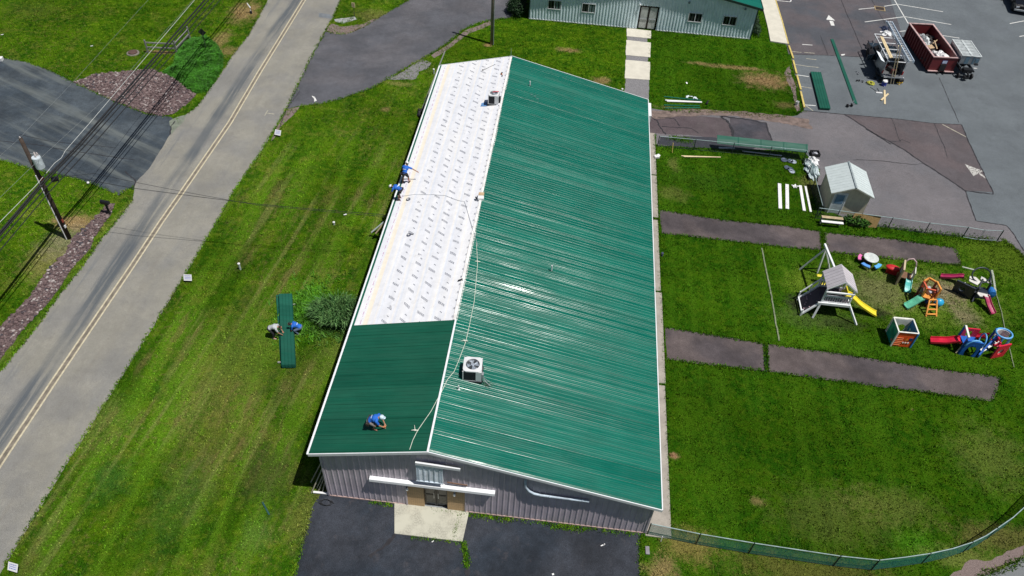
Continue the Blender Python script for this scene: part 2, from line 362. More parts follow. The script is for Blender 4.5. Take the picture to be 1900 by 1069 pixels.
upb += [G(1652, 0)+Vector((0, 40, 0)), G(1438, 0)+Vector((-.5, 40, 0))]
upm = asphalt('upper_brown_asphalt', (.096, .085, .092), .4, .1, (.070, .074, .086)); sheet('lot_upper_section', upb, .010, upm.m, .03)
gl = PG([(1469, 101.5), (1530, 103), (1606, 107), (1640, 118), (1680, 100), (1672, 60), (1652, 0)])+[G(1652, 0)+Vector((0, 40, 0)), G(1900, 0)+Vector((55, 40, 0)), G(1900, 466)+Vector((50, 0, 0))]
gl += PG([(1900, 466), (1879, 432), (1867, 419), (1811, 410), (1791, 354), (1842, 357), (1828, 327), (1803, 276), (1784, 231), (1733, 229), (1652, 220), (1566, 212), (1492, 205), (1482, 160)])
sheet('lot_resurfaced_section', gl, .014, pbl.m, .02)
sheet('lot_brown_wedge', PG([(1566, 212.5), (1652, 220.5), (1733, 229.5), (1783.5, 231.5), (1802.5, 276), (1827.5, 327), (1841, 356.5), (1791, 353.5), (1769, 340), (1706, 298), (1675, 276), (1648, 262), (1609, 240)]), .018, pb.m, .02)
# playground strips
ps = asphalt('strip_asphalt', (.098, .079, .078), .4, .22, (.066, .056, .060))
sheet('asphalt_strip', PG([(1225, 390), (1340, 408), (1457, 419), (1524, 430), (1527, 464), (1480, 461), (1340, 446), (1228, 433)]), .006, ps.m, .07)
sheet('asphalt_strip', PG([(1529, 431), (1657, 444), (1772, 460), (1780, 473), (1783, 493), (1747, 489), (1650, 480.5), (1541, 468), (1530, 464)]), .006, ps.m, .07)
sheet('asphalt_strip', PG([(1234, 607), (1320, 621), (1414, 637), (1419, 689), (1320, 678), (1237, 668)]), .006, ps.m, .05)
sheet('asphalt_strip', PG([(1424, 639), (1560, 656), (1700, 679), (1857, 700), (1842, 745), (1700, 726), (1560, 708), (1427, 690)]), .006, ps.m, .05)
cr = asphalt('corner_road_asphalt', (.16, .17, .175), .2, .05)
cpts = PG([(1815, 1072), (1850, 1060), (1880, 1046), (1900, 1034)])
sheet('corner_road', cpts+[G(1900, 1034)+Vector((15, 5, 0)), G(1900, 1034)+Vector((20, -10, 0)), G(1815, 1072)+Vector((-2, -10, 0))], .010, cr.m, .02)
gm = Mat('gravel', .95); gv = gm.noise(38, 3, .8); gm.color(gm.mix(gv.ss(.35, .65), (.075, .075, .08), (.30, .29, .30))); gm.bump(gv, .8, .04)
gb = Mat('brown_gravel', .95); gv = gb.noise(30, 4, .8); gb.color(gb.mix(gv.ss(.35, .65), (.10, .07, .065), (.26, .20, .185))); gb.bump(gv, .8, .04)
sheet('gravel_shoulder', PG([(1760, 1071), (1790, 1045), (1840, 1040), (1880, 1020), (1901, 1012), (1900, 1034), (1850, 1060), (1815, 1072)]), .006, gb.m, .15)
sheet('gravel_shoulder', PG([(720, 147), (740, 137), (760, 124), (785, 110), (800, 117), (795, 126), (776, 133), (772, 146), (740, 148)]), .006, gm.m, .15)
sheet('gravel_shoulder', PG([(800, 103), (836, 80), (862, 57), (909, 39), (912, 46), (870, 62), (842, 84), (806, 108)]), .006, gb.m, .1)
sheet('gravel_shoulder', PG([(620, 36), (658, 31), (662, 36), (636, 44), (622, 40)]), .006, M('pale_gravel', (.28, .29, .29), .9, bump=.5), .05)
sheet('gravel_shoulder', PG([(607, 52), (616, 44), (632, 50), (668, 46), (700, 34), (701, 36), (670, 54), (642, 64), (620, 63), (606, 58)]), .0095, gb.m, .1)
sheet('gravel_shoulder', PG([(531, 203), (556, 198), (546, 212), (520, 236), (508, 258), (503, 262), (512, 240)]), .0095, gb.m, .06)
sheet('gravel_shoulder', PG([(330, 217), (347, 213), (342, 224), (330, 236), (318, 250), (316, 235), (314, 225)]), .014, M('broken_edge', (.16, .18, .14), .9, bump=.5), .06)
sheet('bare_ground', PG([(1207, 205), (1300, 204), (1360, 207), (1440, 212), (1500, 221), (1508, 240), (1430, 226), (1360, 215), (1290, 216), (1208, 220)]), .0175, M('brown_fines', (.155, .115, .10), .95, var=.35, bump=.6), .18)
sheet('bare_ground', PG([(1464, 120), (1473, 150), (1485, 205), (1479, 207), (1470, 170), (1455, 135)]), .003, gb.m, .15)
# rock bed base
bedA = PG([(138, 153), (177, 138), (227, 133), (285, 129), (301, 136), (326, 146), (346, 164), (364, 175), (349, 192), (321, 212), (296, 216), (273, 211), (220, 192)])
bedB = PG([(214, 377), (208, 395), (180, 432), (166, 462), (128, 505), (96, 555), (34, 622), (0, 669)])+[G(0, 669)+Vector((-2, -2.5, 0)), G(0, 609)+Vector((-2, -2.5, 0))]+PG([(0, 609), (50, 557), (76, 521), (98, 490), (121, 472), (135, 440), (152, 428), (187, 393), (200, 381)])
bm_ = Mat('bed_soil', .95); g_ = bm_.noise(16, 4, .8); bm_.color(bm_.mix(g_.ss(.4, .62), (.035, .024, .026), (.19, .135, .135))); bm_.bump(g_, .9, .06)
sheet('rock_bed', bedA, .012, bm_.m, .08); sheet('rock_bed', bedB, .012, bm_.m, .12)
# concrete pieces
cm = M('concrete_walk', (.30, .275, .24), .9, var=.14, sc=1.2, bump=.25, bs=40)
cm2 = M('concrete_pale', (.56, .53, .45), .9, var=.07, sc=1.5, bump=.15)
em = Mat('entrance_concrete', .9); g_ = em.noise(14, 6, .8); h_ = em.noise(.9, 3).ss(.4, .6)
em.color(em.mix(g_.ss(.38, .62)*h_*.8, (.47, .46, .38), (.25, .24, .20))); em.bump(g_, .3, .01)
mb = MB(); ep = PG([(731, 936.5), (870, 953), (858, 1006), (732, 991)]); ep[0].y = ep[1].y = .02
mb.prism([Vector((p.x, p.y, .0)) for p in ep], (0, 0, .07)); structure(mb.build('entrance_slab', em.m, bevel=.01))
for i, (ya, yb) in enumerate(((-.15, 9.6), (9.75, 17.4), (17.55, 24.9), (25.2, 30.3), (30.45, 36.2))):
    mb = MB(); k = random.uniform(-.03, .03); mb.box(16.32, 17.66+k, ya, yb, -.05, .05); structure(mb.build('sidewalk', cm, bevel=.012))
gx0, gx1 = 15.12, 17.32
sheet('gravel_walk', [Vector((gx0-.1, 36.5, 0)), Vector((gx1, 36.5, 0)), Vector((gx1+.02, 54.5, 0)), Vector((gx0+.35, 54.5, 0)), Vector((gx0+.1, 45, 0))], .0098, gm.m, .07)
wk = []
for q in ([(1163, 53), (1208, 58), (1207.5, 72), (1162.5, 68)], [(1162, 75), (1207.5, 80), (1206.5, 107), (1161, 103)], [(1160.5, 112), (1206, 116), (1205.5, 149), (1159, 146)]):
    q = PG(q); mb = MB(); mb.prism([Vector((p.x, p.y, -.02)) for p in rough_edge(q, .03, .3)], (0, 0, .07)); structure(mb.build('walk_slab', cm2))
sw = PG([(1411, 0), (1424, 52), (1429, 78), (1461, 83), (1450, 42), (1437, 0)]); sw = [sw[0]+Vector((-.6, 25, 0))]+sw+[sw[-1]+Vector((-.6, 25, 0))]
mb = MB(); mb.prism([Vector((p.x, p.y, -.02)) for p in sw], (0, 0, .14)); structure(mb.build('sidewalk', cm2, bevel=.01))
ym = M('yellow_paint', (.55, .43, .13), .7, var=.15, sc=4)
mb = MB(); e0, e1, e2 = G(1437, 0), G(1450, 42), G(1461, 83); e_ = e0+Vector((-.6, 25, 0))
for a, b in ((e_, e0), (e0, e1), (e1, e2)): mb.bar((a.x+.06, a.y, .06), (b.x+.06, b.y, .06), .12, .15)
structure(mb.build('painted_kerb', ym, bevel=.015))
mb0 = None
for k, (a, b) in enumerate([((1463, 86), (1471.5, 110)), ((1471, 113), (1477.5, 138)), ((1478, 141), (1485.5, 168)), ((1485, 171), (1492, 201))]):
    a, b = G(*a), G(*b); t = thing('parking_block', ['faded yellow parking block nearest the pale sidewalk end', 'second yellow parking block down from the pale sidewalk', 'yellow parking block third from the sidewalk beside the bare lawn patch', 'yellow parking block lowest in its row near the white cup'][k], 'parking block', (a+b)/2, math.atan2(b.y-a.y, b.x-a.x), 'yellow parking blocks along the lawn')
    L = (b-a).length/2-.03; mb = MB(); mb.prism([(-L, -.1, .01), (-L, -.08, .13), (-L, .08, .13), (-L, .1, .01)], (2*L, 0, 0)); mb.build('block', ym, t, .02)
    [MB().lathe([(.02, .13), (.025, .142)], (s_*L*.7, 0, 0), 8).build('spike', M('rusty_steel', (.15, .08, .05), .7), t) for s_ in (-1, 1)]

# ---------------------------------------------------------------- markings and cracks
wl = M('white_line_paint', (.60, .60, .58), .8, var=.25, sc=6); yl = M('road_line_paint', (.46, .41, .29), .8, var=.2, sc=5); fl = M('faded_line_paint', (.36, .34, .27), .85, var=.35, sc=7)
ctr = PG([(-60, 945), (0, 853), (104, 697), (240, 497), (297, 411), (333.5, 359), (424, 228), (480, 133), (561, 2)]); ctr.append(ctr[-1]+dn*40)
cb = M('between_line_brown', (.17, .148, .118), .9, var=.25)
mb = MB(); ribbon(mb, [p+nn*.10 for p in ctr], .34, .0105, .0); structure(mb.build('road_seam', cb, fix=False))
for s_ in (-.06, .26):
    mb = MB(); ribbon(mb, [p+nn*s_ for p in ctr], .105, .0145); structure(mb.build('road_line', yl, fix=False))
def Z4(x, y): return (1420+x*.25263, y*.25263)
def line(name, pts, wd, z, mat, jit=0.): m_ = MB(); ribbon(m_, PG(pts), wd, z, jit); return structure(m_.build(name, mat, fix=False))
for a in ([(685, 70), (805, 58)], [(872, 48), (965, 33)], [(945, -5), (1050, 175)], [(975, 33), (1305, 88)], [(730, 163), (1015, 125)], [(1020, 123), (1365, 182)], [(985, 233), (1030, 228)], [(1300, 262), (1425, 282)], [(1530, 502), (1555, 504)], [(1795, 175), (1900, 155)], [(1865, 270), (1910, 262)], [(75, 5), (185, 15)], [(185, 15), (190, -3)], [(235, 552), (320, 565)], [(290, 772), (370, 778)], [(270, 328), (345, 333)]):
    line('parking_line', [Z4(*p) for p in a], .11, .022, wl)
for a in ([(195, 380), (265, 387)], [(285, 387), (362, 393)], [(298, 432), (375, 440)], [(220, 475), (298, 487)], [(300, 488), (390, 497)], [(258, 636), (340, 650)], [(298, 778), (350, 815)], [(1300, 915), (1475, 1008)]):
    line('parking_line', [Z4(*p) for p in a], .09, .022, fl)
def poly_mark(pts, mat, z=.022, name='pavement_arrow'): return sheet(name, PG(pts), z, mat, 0)
poly_mark([Z4(465, 112), Z4(447, 145), Z4(512, 152)], wl, .0145); poly_mark([Z4(470, 154), Z4(498, 157), Z4(509, 190), Z4(483, 188)], wl, .0145)
poly_mark([Z4(555, 400), Z4(585, 398), Z4(583, 406), Z4(560, 412)], wl, .022, 'pavement_mark')
wm = Mat('worn_paint', .9); g_ = wm.noise(9, 5, .8); wm.color((.5, .49, .46)); wm.alpha(g_.ss(.44, .5))
poly_mark([(1790, 305), (1806, 327), (1824, 318)], wm.m, .023); poly_mark([(1815, 320), (1825, 326), (1829, 332), (1818, 325)], wm.m, .023)
poly_mark([(578, 178), (584, 180), (588, 187), (583, 189), (583, 184)], wl, .0145, 'pavement_mark')
line('pavement_mark', [(491, 215), (497, 205)], .07, .0145, fl); line('pavement_mark', [(494, 210), (509, 212)], .09, .0145, fl)
poly_mark([(592, 24), (612, 27), (618, 33), (616, 35), (591, 32)], M('light_patch', (.14, .155, .17), .9), .0145, 'pavement_patch')
ck = M('crack_sealer', (.022, .021, .026), .9)
Z7 = lambda x, y: (1200+x*.2339, 180+y*.2339); Z8 = lambda x, y: (1480+x*.2432, 240+y*.2432); Z6 = lambda x, y: (560+x*.233, 820+y*.233)
cracks = [([Z4(555, 0), Z4(640, 200), Z4(715, 375)], .06, 1), ([Z4(780, 0), Z4(880, 175)], .05, 1), ([Z4(405, 262), Z4(458, 405)], .05, 1), ([Z4(195, 401), Z4(440, 408), Z4(715, 420)], .07, 1),
          ([Z4(285, 815), Z4(580, 842), Z4(920, 870), Z4(1240, 908), Z4(1440, 917)], .08, 1), ([Z4(580, 842), Z4(680, 905), Z4(920, 1060)], .13, 2), ([Z8(520, 0), Z8(690, 90), Z8(800, 150), Z8(930, 240), Z8(1190, 410), Z8(1280, 472), Z8(1490, 497)], .13, 2),
          ([Z4(1440, 917), Z4(1500, 1060), Z8(1330, 150), Z8(1430, 360), Z8(1490, 480), Z8(1490, 497)], .10, 1), ([Z8(1280, 472), Z8(1360, 700), Z8(1590, 735), Z8(1640, 790), Z8(1727, 930)], .07, 1),
          ([Z4(925, 872), Z4(990, 1040), Z8(780, 100)], .06, 2), ([Z4(1240, 910), Z4(1310, 1069), Z8(1140, 210)], .06, 2), ([Z4(1275, 570), Z4(1420, 900)], .05, 1), ([Z8(420, 235), Z8(600, 240), Z8(900, 272), Z8(960, 262)], .05, 2), ([Z8(690, 90), Z8(740, 95), Z8(800, 80), Z8(860, 110)], .08, 2),
          ([Z7(590, 155), Z7(640, 195), Z7(670, 250), Z7(685, 320)], .26, 3), ([Z7(590, 155), Z7(660, 165), Z7(800, 180), Z7(900, 205), Z7(945, 205), Z7(960, 270), Z7(990, 345)], .16, 3), ([Z7(30, 150), Z7(85, 190), Z7(100, 230), Z7(150, 300)], .12, 3), ([Z7(85, 165), Z7(210, 170), Z7(262, 230)], .08, 3), ([Z7(120, 235), Z7(350, 250), Z7(410, 290)], .07, 2),
          ([(1490, 460), (1520, 464)], .04, 1), ([Z6(740, 738), Z6(640, 850), Z6(540, 915)], .2, 2), ([Z6(1283, 800), Z6(1310, 900), Z6(1320, 1069)], .24, 3),
          ([(0, 262), (60, 268), (140, 282), (250, 297)], .05, 2), ([(36, 250), (90, 262), (215, 275)], .04, 2), ([(232, 318), (252, 339), (247, 352)], .08, 3), ([(316, 250), (317, 236), (325, 225)], .1, 3), ([(520, 236), (532, 203), (556, 170)], .07, 2), ([(1418, 640), (1422, 690)], .12, 2)]
for pts, wd, j in cracks: line('pavement_crack', pts, wd, .0265, ck, .03*j)

# small grass growing in joints
polys = dict(mainroad=mainroad, driveL=driveL, driveS=driveS, front=front, lot=lot, bedA=bedA, bedB=bedB, corner=cpts+[G(1900, 1034)+Vector((15, 5, 0)), G(1900, 1034)+Vector((20, -10, 0)), G(1815, 1072)+Vector((-2, -10, 0))],
    s1=PG([(1225, 390), (1524, 430), (1527, 464), (1228, 433)]), s2=PG([(1529, 431), (1772, 460), (1783, 493), (1530, 464)]), s3=PG([(1234, 607), (1414, 637), (1419, 689), (1237, 668)]), s4=PG([(1424, 639), (1857, 700), (1842, 745), (1427, 690)]),
    bld=[Vector((-.02, 0, 0)), Vector((17.7, 0, 0)), Vector((17.7, 36.2, 0)), Vector((-.02, 36.2, 0))], gb=[Vector((5.4, 54.55, 0)), Vector((27.7, 54.55, 0)), Vector((27.7, 80, 0)), Vector((5.4, 80, 0))],
    walk=[Vector((15.1, 36, 0)), Vector((17.35, 36, 0)), Vector((17.35, 55, 0)), Vector((15.1, 55, 0))], sw=sw, shed=[Vector((30.1, 27.7, 0)), Vector((33.2, 27.7, 0)), Vector((33.2, 31, 0)), Vector((30.1, 31, 0))], gs=PG([(1760, 1071), (1790, 1045), (1901, 1012), (1900, 1034), (1815, 1072)]))
def blades(name, X, Y, mat, hmin, hmax, wd, k=3, spread=.05, lean=.6, Z=None, kind='stuff', parent=None):
    n = len(X)*k; X = np.repeat(X, k)+rng.normal(0, spread, n); Y = np.repeat(Y, k)+rng.normal(0, spread, n); Zb = np.zeros(n) if Z is None else np.repeat(Z, k)
    a = rng.uniform(0, 2*math.pi, n); h = rng.uniform(hmin, hmax, n); ln = rng.uniform(.1, lean, n)*h; b = a+rng.uniform(-1, 1, n)+1.57
    V = np.empty((n*3, 3)); w2 = wd/2*rng.uniform(.6, 1.4, n)
    V[0::3] = np.stack([X-np.cos(a)*w2, Y-np.sin(a)*w2, Zb], 1); V[1::3] = np.stack([X+np.cos(a)*w2, Y+np.sin(a)*w2, Zb], 1)
    V[2::3] = np.stack([X+np.cos(b)*ln, Y+np.sin(b)*ln, Zb+h], 1)
    me = bpy.data.meshes.new(name); me.vertices.add(n*3); me.vertices.foreach_set('co', V.ravel()); me.loops.add(n*3); me.loops.foreach_set('vertex_index', np.arange(n*3))
    me.polygons.add(n); me.polygons.foreach_set('loop_start', np.arange(n)*3); me.polygons.foreach_set('loop_total', np.full(n, 3)); me.update(); me.validate()
    me.materials.append(mat); o = bpy.data.objects.new(name, me); COL.objects.link(o)
    if kind: o['kind'] = kind
    if parent: o.parent = parent
    return o
GM = blade_mat()
N = 330000
bx = rng.uniform(-44, 55, N); by = rng.uniform(-8, 66, N)
d_ = np.stack([bx, by, np.zeros(N)], 1)-CC; zc = d_ @ fw; ix = 950+CP[3]*(d_ @ CA)/zc; iy = 534.5-CP[3]*(d_ @ CB)/zc
ok = (ix > -60) & (ix < 1960) & (iy > -60) & (iy < 1130)
for pl in polys.values(): ok &= ~inpoly(bx, by, pl)
bx, by = bx[ok], by[ok]
tag(blades('grass', bx, by, GM, .035, .10, .045, 3, .06), 'mown green lawn grass around the buildings', 'grass')
ii = rng.integers(0, len(bx), 9000); kx = np.repeat(bx[ii], 5)+rng.normal(0, .13, 9000*5); ky = np.repeat(by[ii], 5)+rng.normal(0, .13, 9000*5); ok = np.ones(len(kx), bool)
for pl in polys.values(): ok &= ~inpoly(kx, ky, pl)
tag(blades('grass', kx[ok], ky[ok], blade_mat('clump_blades', 1.3), .05, .13, .05, 3, .05, .9), 'taller uneven grass clumps scattered through the mown lawns', 'grass')
def edge_tufts(pts, n, sp=.07, h=(.05, .14)):
    xs, ys = [], []; seg = [(a, b, (b-a).length) for a, b in zip(pts, pts[1:])]; T = sum(s_[2] for s_ in seg)
    for a, b, L in seg:
        k = max(1, int(n*L/T)); t = rng.random(k); xs += list(a.x+(b.x-a.x)*t); ys += list(a.y+(b.y-a.y)*t)
    return np.array(xs)+rng.normal(0, sp, len(xs)), np.array(ys)+rng.normal(0, sp, len(ys))
X, Y = [], []
for pts, n, sp in ((lp[:8], 900, .06), (lp[12:], 600, .06), (rp[:9], 1100, .05), (rp[10:], 150, .05), (driveL[:7], 500, .07), (driveL[12:18], 300, .07), (driveS[:9], 500, .08), (driveS[11:], 900, .09), (PG([(1225, 390), (1340, 408), (1457, 419), (1524, 430)]), 400, .07), (PG([(1228, 433), (1340, 446), (1480, 461), (1527, 464)]), 300, .06), (PG([(1526, 431), (1528, 464)]), 350, .1), (PG([(1421, 639), (1423, 689)]), 260, .06),
                   (PG([(1529, 431), (1657, 444), (1772, 460), (1783, 493), (1541, 468)]), 600, .07), (PG([(1424, 639), (1560, 656), (1700, 679), (1857, 700), (1842, 745), (1560, 708), (1427, 690)]), 900, .06), (PG([(1234, 607), (1414, 637)]), 260, .06), (PG([(1237, 668), (1419, 689)]), 260, .06),
                   ([Vector((17.68, 0, 0)), Vector((17.68, 36, 0))], 900, .05), (PG([(577, 945), (560, 1006), (545, 1069)]), 260, .06), (PG([(1191, 1069), (1189, 1004), (1195, 990)]), 260, .06), ([Vector((5.5, -.12, 0)), Vector((16.2, -.12, 0))], 260, .07), ([Vector((7.2, -.15, 0)), Vector((9.5, -.15, 0))], 120, .08), ([Vector((11.5, -.2, 0)), Vector((13.2, -.2, 0))], 130, .1), ([Vector((2.2, -.1, 0)), Vector((3.4, -.1, 0))], 60, .09),
                   (PG([Z6(1283, 800), Z6(1310, 900), Z6(1320, 1000)]), 220, .06), (PG([Z6(880, 760), Z6(1283, 805)]), 60, .05), ([Vector((6.9, -.1, 0)), Vector((6.7, -1.5, 0))], 100, .05), (PG([(1852, 449), (1650, 424), (1560, 414)]), 800, .22), (PG([(1240, 206), (1339, 208), (1445, 218), (1492, 206)]), 300, .15), (PG([(1225, 275), (1300, 277), (1375, 282), (1480, 284)]), 350, .12), (PG([Z7(200, 330), Z7(350, 350)]), 300, .25),
                   ([Vector((5.4, 54.5, 0)), Vector((27.6, 54.5, 0))], 400, .06), (PG([(1862, 446), (1893, 471), (1905, 485)]), 200, .1), (cpts, 200, .12), ([Vector((16.35, 17.47, 0)), Vector((17.7, 17.47, 0))], 60, .03), ([Vector((16.35, 25.05, 0)), Vector((17.7, 25.05, 0))], 80, .05), ([Vector((16.35, 9.67, 0)), Vector((17.7, 9.67, 0))], 40, .03)):
    a, b = edge_tufts(pts, n, sp); X.append(a); Y.append(b)
tag(blades('grass', np.concatenate(X), np.concatenate(Y), GM, .05, .15, .05, 4, .05, 1.), 'ragged grass creeping over the pavement edges', 'grass')

# rocks
def rocks(name, poly, n, smin, smax, label):
    xs = [p.x for p in poly]; ys = [p.y for p in poly]; X = rng.uniform(min(xs), max(xs), n); Y = rng.uniform(min(ys), max(ys), n); k = inpoly(X, Y, poly); X, Y = X[k], Y[k]
    ico = bmesh.new(); bmesh.ops.create_icosphere(ico, subdivisions=1, radius=1); V0 = np.array([v.co for v in ico.verts]); F0 = np.array([[v.index for v in f.verts] for f in ico.faces]); ico.free()
    m = len(X); s_ = rng.uniform(smin, smax, (m, 1, 1))*rng.uniform(.6, 1.3, (m, 1, 3))*np.array([1, 1, .6]); V = V0[None]*s_*rng.uniform(.75, 1.25, (m, len(V0), 1)); a = rng.uniform(0, 6.28, m)
    x2 = V[:, :, 0]*np.cos(a)[:, None]-V[:, :, 1]*np.sin(a)[:, None]; y2 = V[:, :, 0]*np.sin(a)[:, None]+V[:, :, 1]*np.cos(a)[:, None]
    V = np.stack([x2+X[:, None], y2+Y[:, None], V[:, :, 2]+.03+s_[:, :, 2]*.3], 2).reshape(-1, 3); F = (F0[None]+(np.arange(m)*len(V0))[:, None, None]).reshape(-1, 3)
    me = bpy.data.meshes.new(name); me.from_pydata(V.tolist(), [], F.tolist())
    mt = Mat('river_rock', .85); g_ = mt.nt.nodes.new('ShaderNodeNewGeometry'); r = E(mt.nt, g_.outputs['Random Per Island'])
    c = mt.mix(r, (.065, .038, .040), (.19, .135, .13)); c = mt.mix(r.ss(.86, .97), c, (.34, .30, .29)); c = mt.mix(r.ss(.12, .0), c, (.04, .04, .05)); mt.color(mt.gain(c, mt.noise(20).ss(.3, .7, .7, 1.3)))
    me.materials.append(mt.m); o = bpy.data.objects.new(name, me); COL.objects.link(o); return tag(o, label, 'rocks', kind='stuff')
rocks('river_rocks', bedA, 5200, .05, .13, 'purple grey river rocks between the driveway and the green shrub mound')
rocks('river_rocks', bedB, 5200, .04, .12, 'purple grey river rocks in a strip beside the road below the mailbox')

# ---------------------------------------------------------------- metals, paints
GREEN = (.008, .115, .070)
def roof_mat(name, rgb, rough):
    m = Mat(name, rough, 0, .38); x, y, z = m.xyz()
    pn = (y/.92).floor(); wn = m.nt.nodes.new('ShaderNodeTexWhiteNoise'); wn.noise_dimensions = '1D'; m.nt.links.new(pn.s, wn.inputs['W']); r = E(m.nt, wn.outputs['Value'])
    m.color(m.gain(rgb, r.ss(0, 1, .92, 1.08)*m.noise(.6, 4).ss(.3, .7, .93, 1.07)*m.noise(1, 4, .6, m.mapped((.7, 14, 1))).ss(.3, .7, .93, 1.08)))
    rr = m.noise(1, 3, .6, m.mapped((.3, 2.5, 1))).ss(.3, .7, rough-.08, rough+.10)+(r-.5)*.1; m.nt.links.new(rr.s, m.b.inputs['Roughness'])
    m.bump(m.noise(1, 3, .5, m.mapped((.5, 2.2, .5)))+m.noise(9, 2)*.05, .25, .03); return m.m
roofR = roof_mat('green_roof_metal', (.001, .118, .082), .30); roofL = roof_mat('green_panel_metal', (.005, .078, .046), .5)  # left slope's copy is darker: its weaker sun and sheen put into the colour
whiteT = M('white_trim', (.72, .74, .76), .45, var=.05); whiteP = M('white_vinyl', (.74, .74, .74), .5, var=.06)
greenT = M('green_trim', (.006, .105, .062), .4, var=.1); alum = M('aluminium', (.52, .55, .58), .35, .85, var=.08); galv = M('galvanised_steel', (.42, .45, .47), .45, .6, var=.12)
black = M('black_rubber', (.012, .012, .014), .7, var=.2); blackm = M('black_metal', (.016, .017, .02), .4, .3); darkglass = Mat('dark_glass', .08); darkglass.color((.010, .012, .014)); darkglass = darkglass.m
wood = M('new_lumber', (.62, .50, .30), .75, var=.12, sc=5); gwood = M('weathered_wood', (.22, .22, .21), .85, var=.25, sc=6)

# ---------------------------------------------------------------- the building under repair
W, Lb, ZL, ZR, ZT, XR = 16.3, 36.24, 4.18, 2.88, 5.58, 5.39
X0, X1, Y0, Y1 = -.42, W+.33, -.25, Lb+.35
def zroof(x): return ZT+(x-XR)*(ZT-ZL)/(XR-X0) if x < XR else ZT-(x-XR)*(ZT-ZR)/(X1-XR)
B = thing('metal_building', 'long mauve metal building with a half re-roofed green and white roof', 'building', (0, 0, 0), world=True)
wall = Mat('mauve_siding', .5); x, y, z = wall.xyz()
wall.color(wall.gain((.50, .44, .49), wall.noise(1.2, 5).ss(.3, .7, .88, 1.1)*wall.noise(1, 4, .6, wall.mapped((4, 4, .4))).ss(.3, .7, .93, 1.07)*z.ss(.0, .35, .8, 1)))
def ribwall(mb, a, b, ztop, pitch=.28, d=.02, w_=.05, z0=.0, n=None, sub=None):
    """corrugated siding from a to b (2-D), ztop(t) height, outward to the right of a->b"""
    a, b = Vector((a[0], a[1], 0)), Vector((b[0], b[1], 0)); L = (b-a).length; u = (b-a)/L; o = Vector((u.y, -u.x, 0)); k = int(L/pitch); st = [(0, 0)]
    for i in range(k):
        s0 = (i+.5)*L/k; st += [(s0-w_/2-.02, 0), (s0-w_/2, d), (s0+w_/2, d), (s0+w_/2+.02, 0)]
    st.append((L, 0)); vs = []
    for s0, h in st:
        q = a+u*s0+o*h; vs += [Vector((q.x, q.y, z0)), Vector((q.x, q.y, ztop(s0)))]
    mb.add(vs, [(2*i, 2*i+2, 2*i+3, 2*i+1) for i in range(len(st)-1)]); return mb
mb = MB()
zt = lambda x: zroof(x)-.05
ribwall(mb, (0, 0), (4.05, 0), zt, z0=.08); ribwall(mb, (7.15, 0), (W, 0), lambda s_: zt(7.15+s_), z0=.08)
k0 = len(mb.v); ribwall(mb, (4.05, 0), (7.15, 0), lambda s_: zt(4.05+s_), z0=2.3)
ribwall(mb, (W, 0), (W, Lb), lambda s_: zt(W), z0=.08); ribwall(mb, (W, Lb), (0, Lb), lambda s_: zt(W-s_), z0=.08); ribwall(mb, (0, Lb), (0, 0), lambda s_: zt(0), z0=.08)
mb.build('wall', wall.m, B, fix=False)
mb = MB(); mb.box(-.03, 4.05, -.035, .0, .0, .09); mb.box(7.15, W+.03, -.035, .0, .0, .09); mb.box(W, W+.035, -.03, Lb, 0, .09); mb.box(-.035, 0, -.03, Lb, 0, .09)
mb.build('base_trim', M('pinkish_trim', (.42, .30, .27), .7), B)
mb = MB(); mb.box(-.04, .05, -.045, .06, .09, zt(0)-.02); mb.build('corner_trim', M('mauve_trim', (.44, .40, .45), .5), B)
mb = MB(); mb.box(W-.05, W+.045, -.045, .06, .09, zt(W)-.02); mb.build('corner_trim', M('mauve_trim', (0, 0, 0), .5), B)
mb = MB(); mb.box(0.02, W-.02, .3, Lb-.1, .0, 2.6); mb.build('interior', M('dark_interior', (.05, .05, .05), .9), B)
# roof sheets (real ribs)
def ribroof(mb, xa, xb, ya, yb, lift=.0, pitch=.23, rh=.022, nx=1):
    k = int(round((yb-ya)/pitch)); st = [(ya, 0)]
    for i in range(k):
        s0 = ya+(i+.5)*(yb-ya)/k; j = 1.0 if i % 4 else 1.5
        fz = random.choice((.003, .0045, .006, .0065, .002, .002)); j *= 1.15; st += [(s0-.036, 0), (s0-.023, fz), (s0-.010, rh*j*.9), (s0, rh*j), (s0+.010, rh*j*.9), (s0+.023, .004), (s0+.032, 0), (s0+.10, 0), (s0+.108, .004), (s0+.12, .004), (s0+.128, 0)]
    st = [q for q in st if q[0] < yb]+[(yb, 0)]; vs = []
    for s0, h in st: vs += [(xa, s0, zroof(xa)+lift+h), (xb, s0, zroof(xb)+lift+h)]
    mb.add(vs, [(2*i, 2*i+1, 2*i+3, 2*i+2) for i in range(len(st)-1)]); return mb
YJ = 8.03
mb = ribroof(MB(), XR, X1, Y0, Y1, .03); mb.build('green_roof', roofR, B, fix=False)
mb = ribroof(MB(), X0, XR, Y0, YJ, .03); mb.build('new_green_roof', roofL, B, fix=False)
